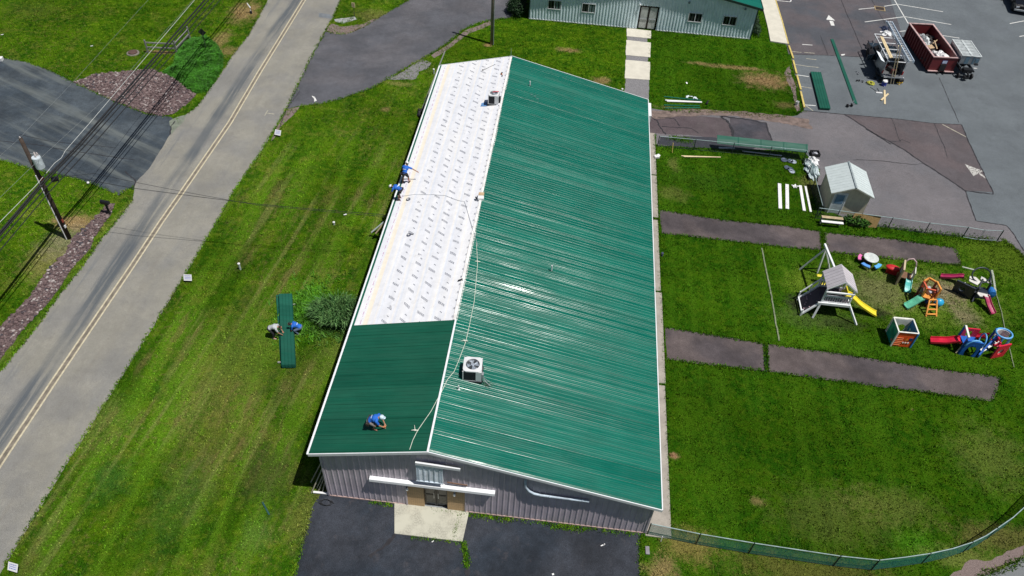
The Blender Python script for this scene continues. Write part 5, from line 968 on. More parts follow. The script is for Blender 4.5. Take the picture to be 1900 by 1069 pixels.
T = thing('paver_stone', 'loose grey paver beside the front right corner of the asphalt', 'paver', G(1201, 1022)); mb = MB(); mb.cbox((0, 0, .04), (.2, .42, .07), .05); mb.build('stone', M('grey_paver', (.22, .21, .23), .9), T, .01)
T = thing('white_stick', 'short white stick upright in gravel outside the curved fence', 'stake', G(1226, 1005)); mb = MB(); mb.bar((0, 0, 0), (0, .03, .5), .04, .03); mb.build('stick', whiteP, T)
T = thing('standing_pole_base', 'small dark lamp at the sidewalk edge beside the middle of the roof', 'lamp', G(1228, 475)); mb = MB(); mb.lathe([(.07, 0), (.07, .05), (.03, .06), (.03, .2), (.1, .2), (.08, .3), (.02, .32)], (0, 0, 0), 12); mb.build('fixture', M('dark_blue_metal', (.05, .06, .12), .4), T)

# ---------------------------------------------------------------- utility poles and wires
polem = M('pole_wood', (.045, .030, .022), .85, var=.3, sc=3); PB = G(128, 442)
T = thing('utility_pole', 'dark utility pole with grey transformer left of the road', 'utility pole', PB); PH = 8.1
mb = MB(); mb.tube([(0, 0, -.1), (0, 0, PH*.5), (0, 0, PH)], [.17, .145, .115], 14); mb.build('pole', polem, T, smooth=True)
mb = MB(); mb.tube([(-.06, -.17, .02), (-.06, -.165, 3), (-.06, -.15, 5.4)], .035, 8); mb.build('conduit', whiteP, T)
mb = MB(); mb.lathe([(.02, 5.95), (.24, 5.97), (.27, 6.0), (.27, 6.75), (.24, 6.8), (.05, 6.84)], (.44, -.02, 0), 18); tr = mb.build('transformer', M('transformer_grey', (.48, .54, .58), .45), T, smooth=False)
for i, (dx_, dy_) in enumerate(((.36, .1), (.5, -.08), (.52, .1))): mb = MB(); mb.lathe([(.03, 6.8), (.06, 6.85), (.035, 6.9), (.06, 6.95), (.03, 7.05)], (dx_, dy_, 0), 10); mb.build('bushing', M('porcelain', (.5, .45, .44), .3), tr)
mb = MB(); mb.bar((-.1, 0, 6.55), (.42, 0, 6.55), .1, .1); mb.bar((-.1, .05, 6.9), (.3, .05, 6.95), .05, .05); mb.build('mount', galv, T)
mb = MB(); mb.box(.1, .22, -.1, .1, 4.95, 5.2); mb.build('clamp', M('orange_clamp', (.45, .08, .04), .5), T)
mb = MB(); mb.box(.1, .19, -.1, .05, 1.0, 1.2); mb.build('tag', whiteP, T); mb = MB(); mb.box(.1, .18, -.08, .06, 1.45, 1.7); mb.build('marker', M('rust_tag', (.3, .06, .04), .6), T)
mb = MB(); mb.cbox((.62, .45, 4.75), (.4, .28, .2), .5, .2); mb.build('splice_box', blackm, T)
mb = MB(); mb.lathe([(.03, PH), (.05, PH+.05), (.03, PH+.12)], (0, 0, 0), 10); mb.build('top_insulator', M('porcelain', (0, 0, 0)), T)
def wire(label, pts, z, r, mat, sag=0.): # pts: pixels at height z
    P = [G(q[0], q[1], q[2] if len(q) > 2 else z) for q in pts]; P = [P[0]+(P[0]-P[1]).normalized()*30]+P+[P[-1]+(P[-1]-P[-2]).normalized()*30] if not sag else P
    out = []
    for a, b in zip(P, P[1:]):
        k = 8; out += [a.lerp(b, i/k)-Vector((0, 0, sag*4*(i/k)*(1-i/k))) for i in range(k)]
    out.append(P[-1]); mb = MB(); mb.tube(out, r, 6); return tag(mb.build('overhead_cable', mat, smooth=True), label, 'cable')
bw = M('black_cable', (.012, .012, .014), .6); ww = M('pale_cable', (.55, .57, .55), .5, var=.1)
wire('pale thick cable beside the black ones passing the transformer pole', [(0, 412), (66, 345), (72, 338), (101, 303), (114, 293), (121, 280), (165, 230), (361, 0)], 5.3, .015, ww)
wire('thick black cable topmost of four on the transformer pole', [(0, 431), (80, 336), (144, 270), (380, 0)], 5.2, .062, bw)
wire('thick black cable just below the topmost of four', [(0, 437), (81, 341), (150, 270), (387, 0)], 5.1, .05, bw)
wire('thinner black cable third from the top on the pole', [(0, 448), (84, 350), (160, 268), (398, 0)], 4.9, .034, bw)
wire('thinner black cable lowest of four on the pole', [(4, 460), (89, 359), (168, 274), (404, 5)], 4.7, .03, bw)
wire('thin wire from the very top of the transformer pole', [(0, 289), (36, 257), (61, 230), (136, 152), (240, 38)], 8.15, .006, M('thin_wire', (.22, .24, .25), .5))
wire('thin dashed looking wire above the transformer drum', [(-20, 386), (77, 292), (101, 270), (194.5, 184), (351, 8)], 6.7, .007, M('thin_wire', (0, 0, 0)))
wire('service wire spanning from the pole across the road to the roof eave', [(82, 322, 5.4), (95, 320, 5.35), (160, 333, 5.1), (246, 349, 4.9), (480, 379, 4.35), (716, 399, 4.1)], 5, .016, bw, .02)
wire('second thinner service wire across the road beside the first', [(84, 330, 5.2), (175, 322, 5.2), (300, 348, 4.9), (480, 381, 4.4), (714, 402, 4.1)], 5, .012, bw, .02)
P2 = G(912.5, 82); T = thing('utility_pole', 'tall grey wooden pole behind the far end of the white roof', 'utility pole', P2); mb = MB(); mb.tube([(0, 0, -.1), (0, 0, 5), (0, 0, 10.8)], [.17, .15, .12], 14); mb.build('pole', M('grey_pole_wood', (.26, .21, .16), .85, var=.25), T, smooth=True); mb = MB(); mb.bar((.16, -.12, .0), (.13, -.10, 10.5), .06, .06); mb.build('conduit', galv, T)

# ---------------------------------------------------------------- ladder, trims by the far left eave
def ladder(T, a, b, w_=.42, n=12, mat=alum, r=.03):
    a, b = Vector(a), Vector(b); d = (b-a).normalized(); s_ = d.cross(Vector((0, 0, 1))).normalized() if abs(d.z) < .95 else Vector((1, 0, 0))
    for k in (-1, 1): mb = MB(); mb.bar(a+s_*k*w_/2, b+s_*k*w_/2, r, .08); mb.build('rail', mat, T)
    L = (b-a).length
    for i in range(n): q = a+d*L*(i+.5)/n; mb = MB(); mb.tube([q-s_*w_/2, q+s_*w_/2], .016, 6); mb.build('rung', mat, T)
lb = G(783, 203); T = thing('ladder', 'weathered extension ladder leaning on the far left eave', 'ladder', lb)
s2 = Vector((0, 1, 0)); 
for k in (-.2, .2): mb = MB(); mb.bar((0, k, 0), (X0-.12-lb.x, 2.9+k, ZL-.3), .05, .09); mb.build('rail', M('grey_fiberglass', (.32, .33, .3), .6), T)
for i in range(11): t = (i+.5)/11; mb = MB(); mb.tube([((X0-.12-lb.x)*t, 2.9*t-.2, (ZL-.3)*t), ((X0-.12-lb.x)*t, 2.9*t+.2, (ZL-.3)*t)], .017, 6); mb.build('rung', M('grey_fiberglass', (0, 0, 0)), T)
T = thing('black_jacket', 'black jacket and straps dropped at the foot of the far ladder', 'jacket', G(778, 213)); mb = MB()
for i in range(7): mb.ell((random.uniform(-.2, .2), random.uniform(-.5, .5), random.uniform(.05, .3)), (random.uniform(.08, .2), random.uniform(.1, .3), random.uniform(.06, .2)), 8, 6)
remesh(mb.build('cloth', black, T), .03)

# ---------------------------------------------------------------- chain link fences
def mesh_mat(name, col, cover):
    m = Mat(name, .5); x, y, z = m.xyz(); s_ = x+y*.9; a = ((s_+z)*19).mod(1).lt(cover); b = ((s_-z)*19).mod(1).lt(cover); m.color(col); m.alpha(a.max(b)); return m.m
def fence(name, label, pts, h, posts, mat, postm, railm, cat='fence', mid=False):
    T = thing(name, label, cat, pts[0], world=True)
    mb = MB()
    for a, b in zip(pts, pts[1:]): mb.quad((a.x, a.y, .03), (b.x, b.y, .03), (b.x, b.y, h), (a.x, a.y, h))
    mb.build('mesh_fabric', mat, T, fix=False)
    for q in posts: mb = MB(); mb.lathe([(.032, 0), (.032, h+.03), (.01, h+.06)], (q.x, q.y, 0), 8); mb.build('post', postm, T)
    mb = MB(); mb.tube([(p.x, p.y, h) for p in pts], .025, 6); mb.build('top_rail', railm, T)
    mb = MB(); mb.tube([(p.x, p.y, .05) for p in pts], .012, 5); mb.build('bottom_wire', postm, T)
    return T
tealm = mesh_mat('teal_mesh', (.05, .30, .25), .30); blkm = mesh_mat('dark_mesh', (.04, .06, .06), .07); dpost = M('dark_fence_post', (.02, .035, .035), .6); prail = M('pale_rail', (.35, .45, .45), .45, .3)
curv = [G(x, y, 1.1) for x, y in ((1208, 972), (1300, 991), (1400, 1008), (1500, 1023), (1560, 1032), (1632, 1039.5), (1680, 1034), (1727, 1027), (1768, 1018), (1805, 1006), (1830, 994), (1851, 980), (1880, 960), (1901, 941), (1935, 905))]
for p in curv: p.z = 0
fence('chain_link_fence', 'curved teal chain link fence along the bottom right lawn', curv, 1.1, [curv[0], curv[1], curv[2], curv[4], curv[5], curv[7], curv[9], curv[11], curv[13]], tealm, dpost, prail)
f1 = [Vector((17.85, 34.35, 0)), Vector((20.8, 34.38, 0)), Vector((23.9, 34.4, 0)), Vector((26.9, 34.4, 0)), Vector((29.7, 34.4, 0))]
fence('chain_link_fence', 'straight dark chain link fence carrying the tilted green panel', f1, 1.0, f1, blkm, dpost, prail)
f1b = [Vector((29.7, 34.4, 0)), Vector((29.75, 32.4, 0)), Vector((29.75, 30.6, 0)), Vector((29.72, 27.3, 0))]
fence('chain_link_fence', 'dark chain link fence running behind the shed toward the bench', f1b, 1.0, f1b[1:], blkm, dpost, prail)
f2 = [G(1520, 386, 1.0), G(1558, 391, 1.0), G(1600, 397, 1.0), G(1657, 404.5, 1.0), G(1725.5, 414, 1.0), G(1797, 422, 1.0)]
for p in f2: p.z = 0
fence('chain_link_fence', 'chain link fence with pale rail between bench and parking lot', f2, 1.0, f2, blkm, dpost, prail)
f3 = [f2[-1], G(1827, 427, 1.0)*1, G(1862, 428.5, 1.0)]
for p in f3: p.z = 0
T = thing('fence_gate', 'narrow chain link gate at the right end of the fence', 'gate', f3[0], world=True)
for a, b in zip(f3, f3[1:]):
    mb = MB(); mb.quad((a.x, a.y, .08), (b.x, b.y, .08), (b.x, b.y, 1.0), (a.x, a.y, 1.0)); mb.build('mesh_fabric', blkm, T, fix=False)
    mb = MB(); mb.tube([(a.x+.04, a.y, .08), (b.x-.04, b.y, .08), (b.x-.04, b.y, 1.0), (a.x+.04, a.y, 1.0)], .022, 6, True); mb.build('gate_frame', prail, T)
mb = MB(); mb.lathe([(.035, 0), (.035, 1.05)], (f3[2].x, f3[2].y, 0), 8); mb.build('post', dpost, T)
osb = Mat('osb_board', .8); g_ = osb.noise(1, 5, .8, osb.mapped((22, 8, 22))); osb.color(osb.mix(g_.ss(.35, .65), (.20, .12, .04), (.46, .31, .13)))
a_, b_ = G(1586, 396, 1.0), G(1636, 401.5, 1.0); T = thing('plywood_sheet', 'strand board sheet leaning on the fence right of the leafy shrub', 'board', (a_.x, a_.y, 0)); mb = MB(); mb.prism([(0, .02, 1.02), (b_.x-a_.x, .02, 1.0), (b_.x-a_.x-.1, -.22, .03), (-.1, -.22, .03)], (0, -.015, 0)); mb.build('sheet', osb.m, T)

# bench
T = thing('bench', 'bench with tan seat boards and white back beside the shed', 'bench', (30.4, 26.55, 0)); tanw = M('tan_board', (.46, .36, .22), .7)
mb = MB(); [mb.box(-.78, .78, -.16+i*.14, -.04+i*.14, .60, .64) for i in range(2)]; mb.build('seat', tanw, T, .004)
mb = MB(); mb.box(-.80, .80, -.46, -.22, .42, .47); mb.build('lower_board', whiteP, T, .01)
for s_ in (-1, 1): mb = MB(); mb.box(s_*.7-.04, s_*.7+.04, -.1, .1, 0, .6); mb.bar((s_*.7, -.4, .42), (s_*.7, 0, .3), .05, .06); mb.build('leg', gwood, T)

# ---------------------------------------------------------------- shed
sh = thing('shed', 'small tan garden shed with pale metal gable roof and white door', 'shed', (30.3, 27.9, 0), math.radians(-1.5))
SW, SD, SH = 2.72, 2.85, 1.98; shm = Mat('tan_siding', .7); x, y, z = shm.xyz(); shm.color(shm.gain((.58, .53, .40), shm.noise(2, 4).ss(.3, .7, .9, 1.1)*((x+y)/.3).mod(1).gt(.04).max(.7)))
mb = MB(); zr_ = SH+.62; A_ = [(0, 0, 0), (SW, 0, 0), (SW, 0, SH), (SW/2, 0, zr_), (0, 0, SH)]; mb.prism(A_, (0, SD, 0)); mb.build('wall', shm.m, sh)
mb = MB(); pr_ = M('shed_roof_metal', (.52, .58, .58), .45, .0, var=.06); o_ = .2; sl_ = .62/(SW/2)
for s_ in (-1, 1):
    xe = -o_ if s_ < 0 else SW+o_; ze = SH-o_*sl_
    mb.prism([(xe, -.22, ze+.02), (SW/2, -.22, zr_+.02), (SW/2, -.22, zr_+.06), (xe, -.22, ze+.06)], (0, SD+.4, 0))
    for k in range(11): yy = -.18+k*(SD+.32)/10; mb.prism([(xe, yy, ze+.06), (SW/2, yy, zr_+.06), (SW/2, yy, zr_+.078), (xe, yy, ze+.078)], (0, .03, 0))
mb.build('roof', pr_, sh); mb = MB(); mb.bar((SW/2, -.24, zr_+.085), (SW/2, SD+.2, zr_+.085), .12, .025); mb.build('ridge_cap', M('ridge_grey', (.25, .29, .3), .5), sh)
mb = MB(); mb.box(.22, 1.02, -.035, -.0, .05, 1.85); dr = mb.build('door', M('door_pale', (.50, .56, .60), .4), sh); mb = MB(); mb.box(.32, .92, -.045, -.037, .95, 1.75); mb.build('pane', M('door_blue_pane', (.14, .24, .36), .15), dr)
mb = MB(); [mb.box(*q) for q in ((.14, .22, -.05, 0, 0, 1.93), (1.02, 1.10, -.05, 0, 0, 1.93), (.22, 1.02, -.05, 0, 1.85, 1.93))]; mb.build('door_frame', whiteT, sh)
mb = MB(); mb.prism([(-.1, -.225, SH-.12), (SW/2, -.225, zr_-.06), (SW+.1, -.225, SH-.12), (SW+.1, -.225, SH+.0), (SW/2, -.225, zr_+.05), (-.1, -.225, SH+.0)], (0, .03, 0)); mb.build('gable_trim', M('tan_trim', (.42, .42, .36), .6), sh)

# things around the shed
T = thing('plastic_sheet_pile', 'crumpled clear and white plastic sheeting piled left of the shed', 'plastic sheeting', G(1505, 315)); cl = Mat('clear_plastic', .25); g_ = cl.noise(3, 4, .7); cl.color(cl.mix(g_.ss(.4, .6), (.34, .44, .44), (.55, .62, .64)))
def crumple(lx, ly, h, n=16, seed=1):
    r = random.Random(seed); mb = MB()
    for i in range(n+1):
        for j in range(n+1):
            u, v = i/n-.5, j/n-.5; e = max(0, 1-(4*u*u+4*v*v)); wob = 1+.25*math.sin(i*1.7+j*.9)+r.uniform(-.12, .12)
            mb.v.append(Vector((u*lx*wob, v*ly*(1+.2*math.sin(j*2+i)), h*e**.5*(.6+.25*math.sin(i*1.1+j*.7+seed)+.3*r.random()))))
    mb.f = [(i*(n+1)+j, (i+1)*(n+1)+j, (i+1)*(n+1)+j+1, i*(n+1)+j+1) for i in range(n) for j in range(n)]; return mb
crumple(1.0, 2.6, .5, 18, 3).build('sheeting', cl.m, T, fix=False)
T = thing('white_wrap', 'bright white folded wrap on top of the clear sheeting by the shed', 'wrap', G(1507, 306)+Vector((0, 0, .35))); crumple(.6, 1.1, .3, 12, 5).build('wrap', whiteP, T, fix=False)
T = thing('black_crate', 'black crate with white rags on the asphalt behind the shed', 'crate', G(1511, 288), .1); mb = MB(); [mb.box(*q) for q in ((-.36, .36, -.3, -.26, .0, .3), (-.36, .36, .26, .3, 0, .3), (-.36, -.32, -.26, .26, 0, .3), (.32, .36, -.26, .26, 0, .3), (-.32, .32, -.26, .26, 0, .04))]; mb.build('crate', black, T); mb = crumple(.5, .42, .2, 8, 9); mb.v = [v+Vector((0, 0, .12)) for v in mb.v]; mb.build('rag', M('grey_rag', (.35, .36, .4), .8), T, fix=False)
T = thing('oval_tray', 'white oval lid on the asphalt below the black crate', 'lid', G(1514, 297), -.4); mb = MB(); mb.lathe([(.01, .01), (.26, .01), (.27, .05), (.2, .06), (.01, .06)], (0, 0, 0), 20); mb.v = [Vector((v.x, v.y*.55, v.z)) for v in mb.v]; mb.build('lid', whiteP, T)
pan = M('polished_lid', (.30, .34, .44), .22, .8)
pls = ['pair of round metal lids nearest the left of the lid group', 'dark rimmed metal lid left of the bright lid at top row', 'bright metal lid at the right end of the top row', 'dark metal lid at the left of the lower row', 'metal lid in the middle of the lower row', 'bright pale lid lowest in the lower row']
for i, (q, rr) in enumerate((((1454.5, 298), .26), ((1466, 300), .24), ((1472, 301.5), .24), ((1460, 312), .24), ((1466, 315), .25), ((1469, 319.5), .24))):
    T = thing('round_pan', pls[i] if i else 'round metal lid lying alone at the left of its group', 'lid', G(*q), group='round metal lids on the lawn'); mb = MB(); mb.lathe([(.01, .05), (rr*.85, .05), (rr, .09), (rr*1.04, .06), (rr*.9, .01), (.01, .01)], (0, 0, 0), 22); mb.build('disc', pan if i not in (2, 5) else M('bright_lid', (.6, .66, .74), .25, .5), T)
T = thing('white_scraps', 'white crumpled scrap on the lawn between the two gutter pairs', 'scrap', G(1475, 348)); mb = MB(); [mb.cbox((random.uniform(-.2, .2), random.uniform(-.2, .2), .06), (.35, .08, .04), random.uniform(0, 3), .2) for i in range(6)]; mb.build('scrap', whiteP, T)

# ---------------------------------------------------------------- vehicles and dumpster
def wheel(T, c, r=.38, w_=.24, nm='wheel'):
    mb = MB(); mb.lathe([(r*.62, -w_/2), (r*.92, -w_/2), (r, -w_*.35), (r, w_*.35), (r*.92, w_/2), (r*.62, w_/2)], c, 22, 'X'); wo = mb.build(nm, black, T)
    mb = MB(); mb.lathe([(.03, -w_*.3), (r*.2, -w_*.5), (r*.3, -w_*.35), (r*.6, -w_*.42), (r*.62, 0), (r*.6, w_*.42), (r*.3, w_*.35), (r*.2, w_*.5), (.03, w_*.3)], c, 18, 'X'); mb.build('rim', galv, wo); return wo
def car_body(mb, prof, w_, tum=.0, bev=.0):
    """prof: list of (y, z) side outline"""
    mb.prism([(-w_/2, y, z) for y, z in prof], (w_, 0, 0))
navy = Mat('dark_blue_paint', .22, .3); navy.color((.012, .022, .034)); navy.b.inputs['Coat Weight'].default_value = .6; navy = navy.m
def pickup(T, paint, bedm, L=5.7, w_=1.95):
    # y=0 tailgate, front toward +y
    mb = MB(); car_body(mb, [(2.15, .45), (2.15, 1.12), (4.15, 1.16), (4.4, 1.14), (5.45, 1.02), (5.66, .9), (5.7, .5), (5.3, .42)], w_); mb.build('body', paint, T, .07)
    mb = MB(); mb.prism([(-w_/2+.12, y, z) for y, z in ((2.2, 1.1), (2.35, 1.72), (3.5, 1.78), (4.25, 1.14))], (w_-.24, 0, 0)); ca = mb.build('cab', darkglass, T, .06)
    mb = MB(); mb.prism([(-w_/2+.14, y, z) for y, z in ((2.33, 1.70), (2.38, 1.80), (3.42, 1.84), (3.55, 1.76))], (w_-.28, 0, 0)); mb.build('roof', paint, ca, .05)
    mb = MB()
    for s_ in (-1, 1): mb.bar((s_*(w_/2-.13), 2.22, 1.12), (s_*(w_/2-.16), 2.36, 1.74), .06, .08); mb.bar((s_*(w_/2-.13), 4.2, 1.16), (s_*(w_/2-.17), 3.48, 1.78), .05, .06); mb.bar((s_*(w_/2-.12), 3.1, 1.12), (s_*(w_/2-.15), 3.1, 1.76), .05, .07)
    mb.build('pillar', paint, ca)
    mb = MB(); mb.box(-w_/2, -w_/2+.08, .05, 2.12, .5, 1.12); mb.box(w_/2-.08, w_/2, .05, 2.12, .5, 1.12); mb.box(-w_/2+.08, w_/2-.08, 2.04, 2.12, .5, 1.12); mb.box(-w_/2+.08, w_/2-.08, .05, 2.04, .5, .62); mb.build('bed', bedm, T, .02)
    for yy in (1.05, 4.75):
        for s_ in (-1, 1): wheel(T, (s_*(w_/2-.1), yy, .38))
    for s_ in (-1, 1):
        mb = MB(); mb.box(s_*.72-.16, s_*.72+.16, 5.66, 5.73, .72, .88); mb.build('headlight', M('headlight_glass', (.6, .62, .65), .1), T)
        mb = MB(); mb.box(s_*(w_/2-.05)-.05, s_*(w_/2-.05)+.05, -.0, .045, .75, 1.08); mb.build('tail_light', M('tail_red', (.35, .02, .02), .3), T)
        mb = MB(); mb.bar((s_*w_/2, 3.85, 1.2), (s_*(w_/2+.2), 3.85, 1.25), .04, .04); mb.cbox((s_*(w_/2+.22), 3.85, 1.28), (.12, .1, .2)); mb.build('mirror', blackm, T, .02)
    mb = MB(); mb.box(-w_/2+.05, w_/2-.05, -.12, .0, .45, .6); mb.box(-w_/2+.02, w_/2-.02, 5.66, 5.78, .42, .6); mb.build('bumper', galv, T, .02)
a_, b_ = G(1633.4, 136.8, .75), G(1680, 143.6, .75)
T = thing('pickup_truck', 'contractor pickup truck with open bed box and ladder rack full of materials', 'truck', (39.95, 48.75, 0), math.radians(1.5))
silver = M('tarnished_silver', (.33, .35, .37), .35, .7, var=.2); pickup(T, navy, silver)
mb = MB(); mb.box(-.92, .92, -.62, -.02, .66, .74); mb.bar((-.92, -.6, .76), (.92, -.6, .76), .05, .05); mb.build('tailgate', silver, T, .015)
mb = MB(); mb.box(-1.0, -.94, .1, 2.1, 1.13, 1.75); mb.box(.94, 1.0, .1, 2.1, 1.13, 1.75); mb.box(-.94, .94, 2.03, 2.1, 1.13, 1.75); mb.box(-1.02, 1.02, 1.15, 2.12, 1.75, 1.81); mb.build('cap_box', silver, T, .015)
mb = MB(); mb.prism([(-1.0, .2, 1.75), (-1.42, .2, 1.95), (-1.42, 1.9, 1.95), (-1.0, 1.9, 1.75)], (-.03, 0, .04)); mb.build('side_hatch', M('hatch_white', (0, 0, 0)), T)
mb = MB(); mb.prism([(-.98, 2.9, .55), (-1.75, 2.6, .55), (-1.75, 2.6, 1.1), (-.98, 2.9, 1.15)], (0, .07, 0)); mb.build('open_door', navy, T)
mb = MB(); mb.prism([(-1.0, .0, .6), (-1.25, -.05, .6), (-1.25, 1.0, .6), (-1.0, 1.0, .6)], (0, 0, .05)); mb.build('step', blackm, T)
for i in range(6):
    mb = MB(); mb.cbox((random.uniform(-.7, .7), random.uniform(.2, 1.8), .80), (random.uniform(.2, .5), random.uniform(.2, .5), random.uniform(.2, .45)), random.uniform(0, 1)); mb.build('tool_box', black if i % 2 else M('dark_red_box', (.12, .02, .02), .5), T, .02)
rk = M('rack_white', (.62, .64, .66), .4)
for s_ in (-1, 1): mb = MB(); mb.bar((s_*.9, -.3, 2.12), (s_*.9, 5.0, 2.12), .06, .08); [mb.bar((s_*.9, yy, 1.1), (s_*.9, yy, 2.1), .06, .06) for yy in (.05, 2.1, 4.4)]; mb.build('rack_rail', rk, T)
for yy in (-.25, 1.0, 2.1, 3.3, 4.4, 5.0): mb = MB(); mb.bar((-.88, yy, 2.13), (.88, yy, 2.13), .10, .04); mb.build('rack_crossbar', rk, T)
ladm = M('ladder_silver', (.50, .60, .70), .4, .2); L1 = thing('extension_ladder', 'long aluminium extension ladder lying on the truck rack', 'ladder', (40.75, 48.3, 2.3), math.radians(1.2)); mb = None
for xx in (-.02, .42):
    for zz in (0., .12): mb = MB(); mb.bar((xx, 0, zz), (xx, 8.1-zz*3, zz), .06, .11); mb.build('rail', ladm, L1)
for i in range(25): mb = MB(); mb.tube([(-.02, .2+i*.32, .06), (.42, .2+i*.32, .06)], .03, 6); mb.build('rung', rk, L1)
bars('lumber', 'two yellow planks lying flat on the left of the truck rack', 'planks', [(Vector((39.3, 49.0, 0)), Vector((39.35, 53.2, 0)), 2.2), (Vector((39.47, 49.1, 0)), Vector((39.5, 53.1, 0)), 2.2)], wood, 'plank', .14, .05)
T = thing('white_bundle', 'white bundle and blue tarp on the front of the truck rack', 'bundle', (40.1, 53.9, 2.18)); mb = crumple(.9, .8, .3, 10, 4); mb.build('bundle', whiteP, T, fix=False); mb = crumple(.7, .9, .35, 10, 6); mb.v = [v+Vector((.1, 1.1, -.1)) for v in mb.v]; mb.build('tarp', M('navy_tarp', (.02, .03, .07), .5), T, fix=False)

# black pickup at the top right corner
T = thing('pickup_truck', 'black pickup truck cut off by the top right corner', 'truck', G(1905, 28)+Vector((.3, .5, 0)), math.radians(168)); T.location = (59.3, 71.5, 0); pickup(T, M('black_paint', (.006, .006, .008), .2, .2), M('black_bed', (.012, .012, .013), .4))
mb = MB(); mb.cbox((0, 3.0, 1.86), (1.1, .5, .03)); mb.build('sunroof', M('grey_green_glass', (.10, .14, .13), .2), T)
T = thing('cart', 'flat grey cart deck on small wheels beside the black pickup', 'cart', (56.7, 69.9, 0), -.1); mb = MB(); mb.box(-.8, .8, -.5, .5, .42, .5); mb.build('deck', M('grey_deck', (.30, .32, .31), .6), T, .01)
for a in (-.6, .6):
    for b in (-.35, .35): wheel(T, (a, b, .18), .18, .1)
mb = MB(); mb.tube([(-.8, 0, .45), (-1.4, .05, .5), (-1.5, .05, .9)], .03, 6); mb.build('handle', blackm, T)

# dumpster
DR = math.radians(5.0); D_ = thing('dumpster', 'dark red roll-off dumpster full of white debris', 'dumpster', (44.05, 51.1, 0), DR); dmm = Mat('dumpster_red', .55); g_ = dmm.noise(3, 6, .75); dmm.color(dmm.mix(g_.ss(.55, .72)*.6, (.135, .014, .018), (.07, .03, .025))); dw, dl_, dh = 2.4, 6.75, 1.62
mb = MB(); t = .07
mb.box(0, t, 0, dl_, .18, dh); mb.box(dw-t, dw, 0, dl_, .18, dh); mb.box(t, dw-t, 0, t, .18, dh); mb.box(t, dw-t, dl_-t, dl_, .18, dh); mb.box(t, dw-t, t, dl_-t, .18, .26); mb.build('container', dmm.m, D_)
for i in range(13):
    yy = .25+i*(dl_-.6)/12; MB().box(-.09, 0, yy, yy+.12, .2, dh-.12).build('side_rib', dmm.m, D_); MB().box(dw, dw+.09, yy, yy+.12, .2, dh-.12).build('side_rib', dmm.m, D_)
mb = MB(); rr = M('worn_pink_rim', (.50, .34, .33), .6, var=.25)
mb.box(-.07, .09, -.05, dl_+.05, dh, dh+.07); mb.box(dw-.09, dw+.07, -.05, dl_+.05, dh, dh+.07); mb.box(.09, dw-.09, -.05, .09, dh, dh+.07); mb.box(.09, dw-.09, dl_-.09, dl_+.05, dh, dh+.07); mb.build('rim', rr, D_)
mb = MB(); mb.box(-.05, .95, -.16, -.0, .22, .30); mb.box(1.5, dw+.05, -.16, -.0, .22, .30); mb.build('bumper_bar', rr, D_)
mb = MB(); mb.box(.95, 1.5, -.10, -.005, .3, .95); mb.box(.9, 1.0, -.3, -.0, .1, .3); mb.box(1.45, 1.55, -.3, -.0, .1, .3); mb.build('hook_recess', black, D_)
mb = MB(); mb.box(.98, 1.48, -.03, -.005, 1.02, 1.36); sg = mb.build('plate', M('navy_border', (.06, .05, .16), .5), D_); mb = MB(); mb.box(1.02, 1.44, -.036, -.031, 1.06, 1.32); mb.build('label', M('pale_label', (.52, .58, .75), .5), sg)
for xx in (.35, 2.05): 
    for yy in (.3, dl_-.4): mb = MB(); mb.lathe([(.1, -.08), (.14, -.08), (.14, .08), (.1, .08)], (xx, yy, .14), 14, 'X'); mb.build('roller', blackm, D_)
def inD(x, y, z): q = Matrix.Rotation(DR, 3, 'Z') @ Vector((x, y, z)); return q+Vector((44.05, 51.1, 0))
T = thing('debris_sheet', 'white crumpled sheeting in the near end of the red dumpster', 'debris', inD(1.2, 1.25, .95)); crumple(1.75, 1.7, .55, 18, 11).build('sheeting', whiteP, T, fix=False)
T = thing('debris_sheet', 'grey-white crumpled sheeting in the left side of the red dumpster', 'debris', inD(.85, 4.4, .9)); crumple(1.05, 2.3, .6, 18, 12).build('sheeting', M('dull_wrap', (.55, .58, .58), .6), T, fix=False)
T = thing('debris_rubble', 'dark rubbish heap filling the bottom of the red dumpster', 'debris', inD(1.2, 3.6, .5)); mb = MB()
for i in range(140): mb.cbox((random.uniform(-1, 1), random.uniform(-3, 2.9), random.uniform(0, .45)), (random.uniform(.1, .5), random.uniform(.05, .4), random.uniform(.03, .2)), random.uniform(0, 3), random.uniform(-.5, .5))
mb.build('rubbish', M('dark_rubbish', (.06, .055, .055), .9, var=.5, sc=6), T); T['kind'] = 'stuff'
T = thing('cardboard_piece', 'tan cardboard and broken board pieces on the dumpster heap', 'cardboard', inD(.95, 2.9, 1.1)); mb = MB(); mb.cbox((0, 0, .1), (.6, .5, .04), .5, .2); mb.cbox((.5, .3, .2), (.1, 1.0, .08), .2, .4); mb.cbox((.7, 1.1, .12), (.08, .9, .06), -.7, .1); mb.build('piece', M('cardboard', (0, 0, 0)), T)

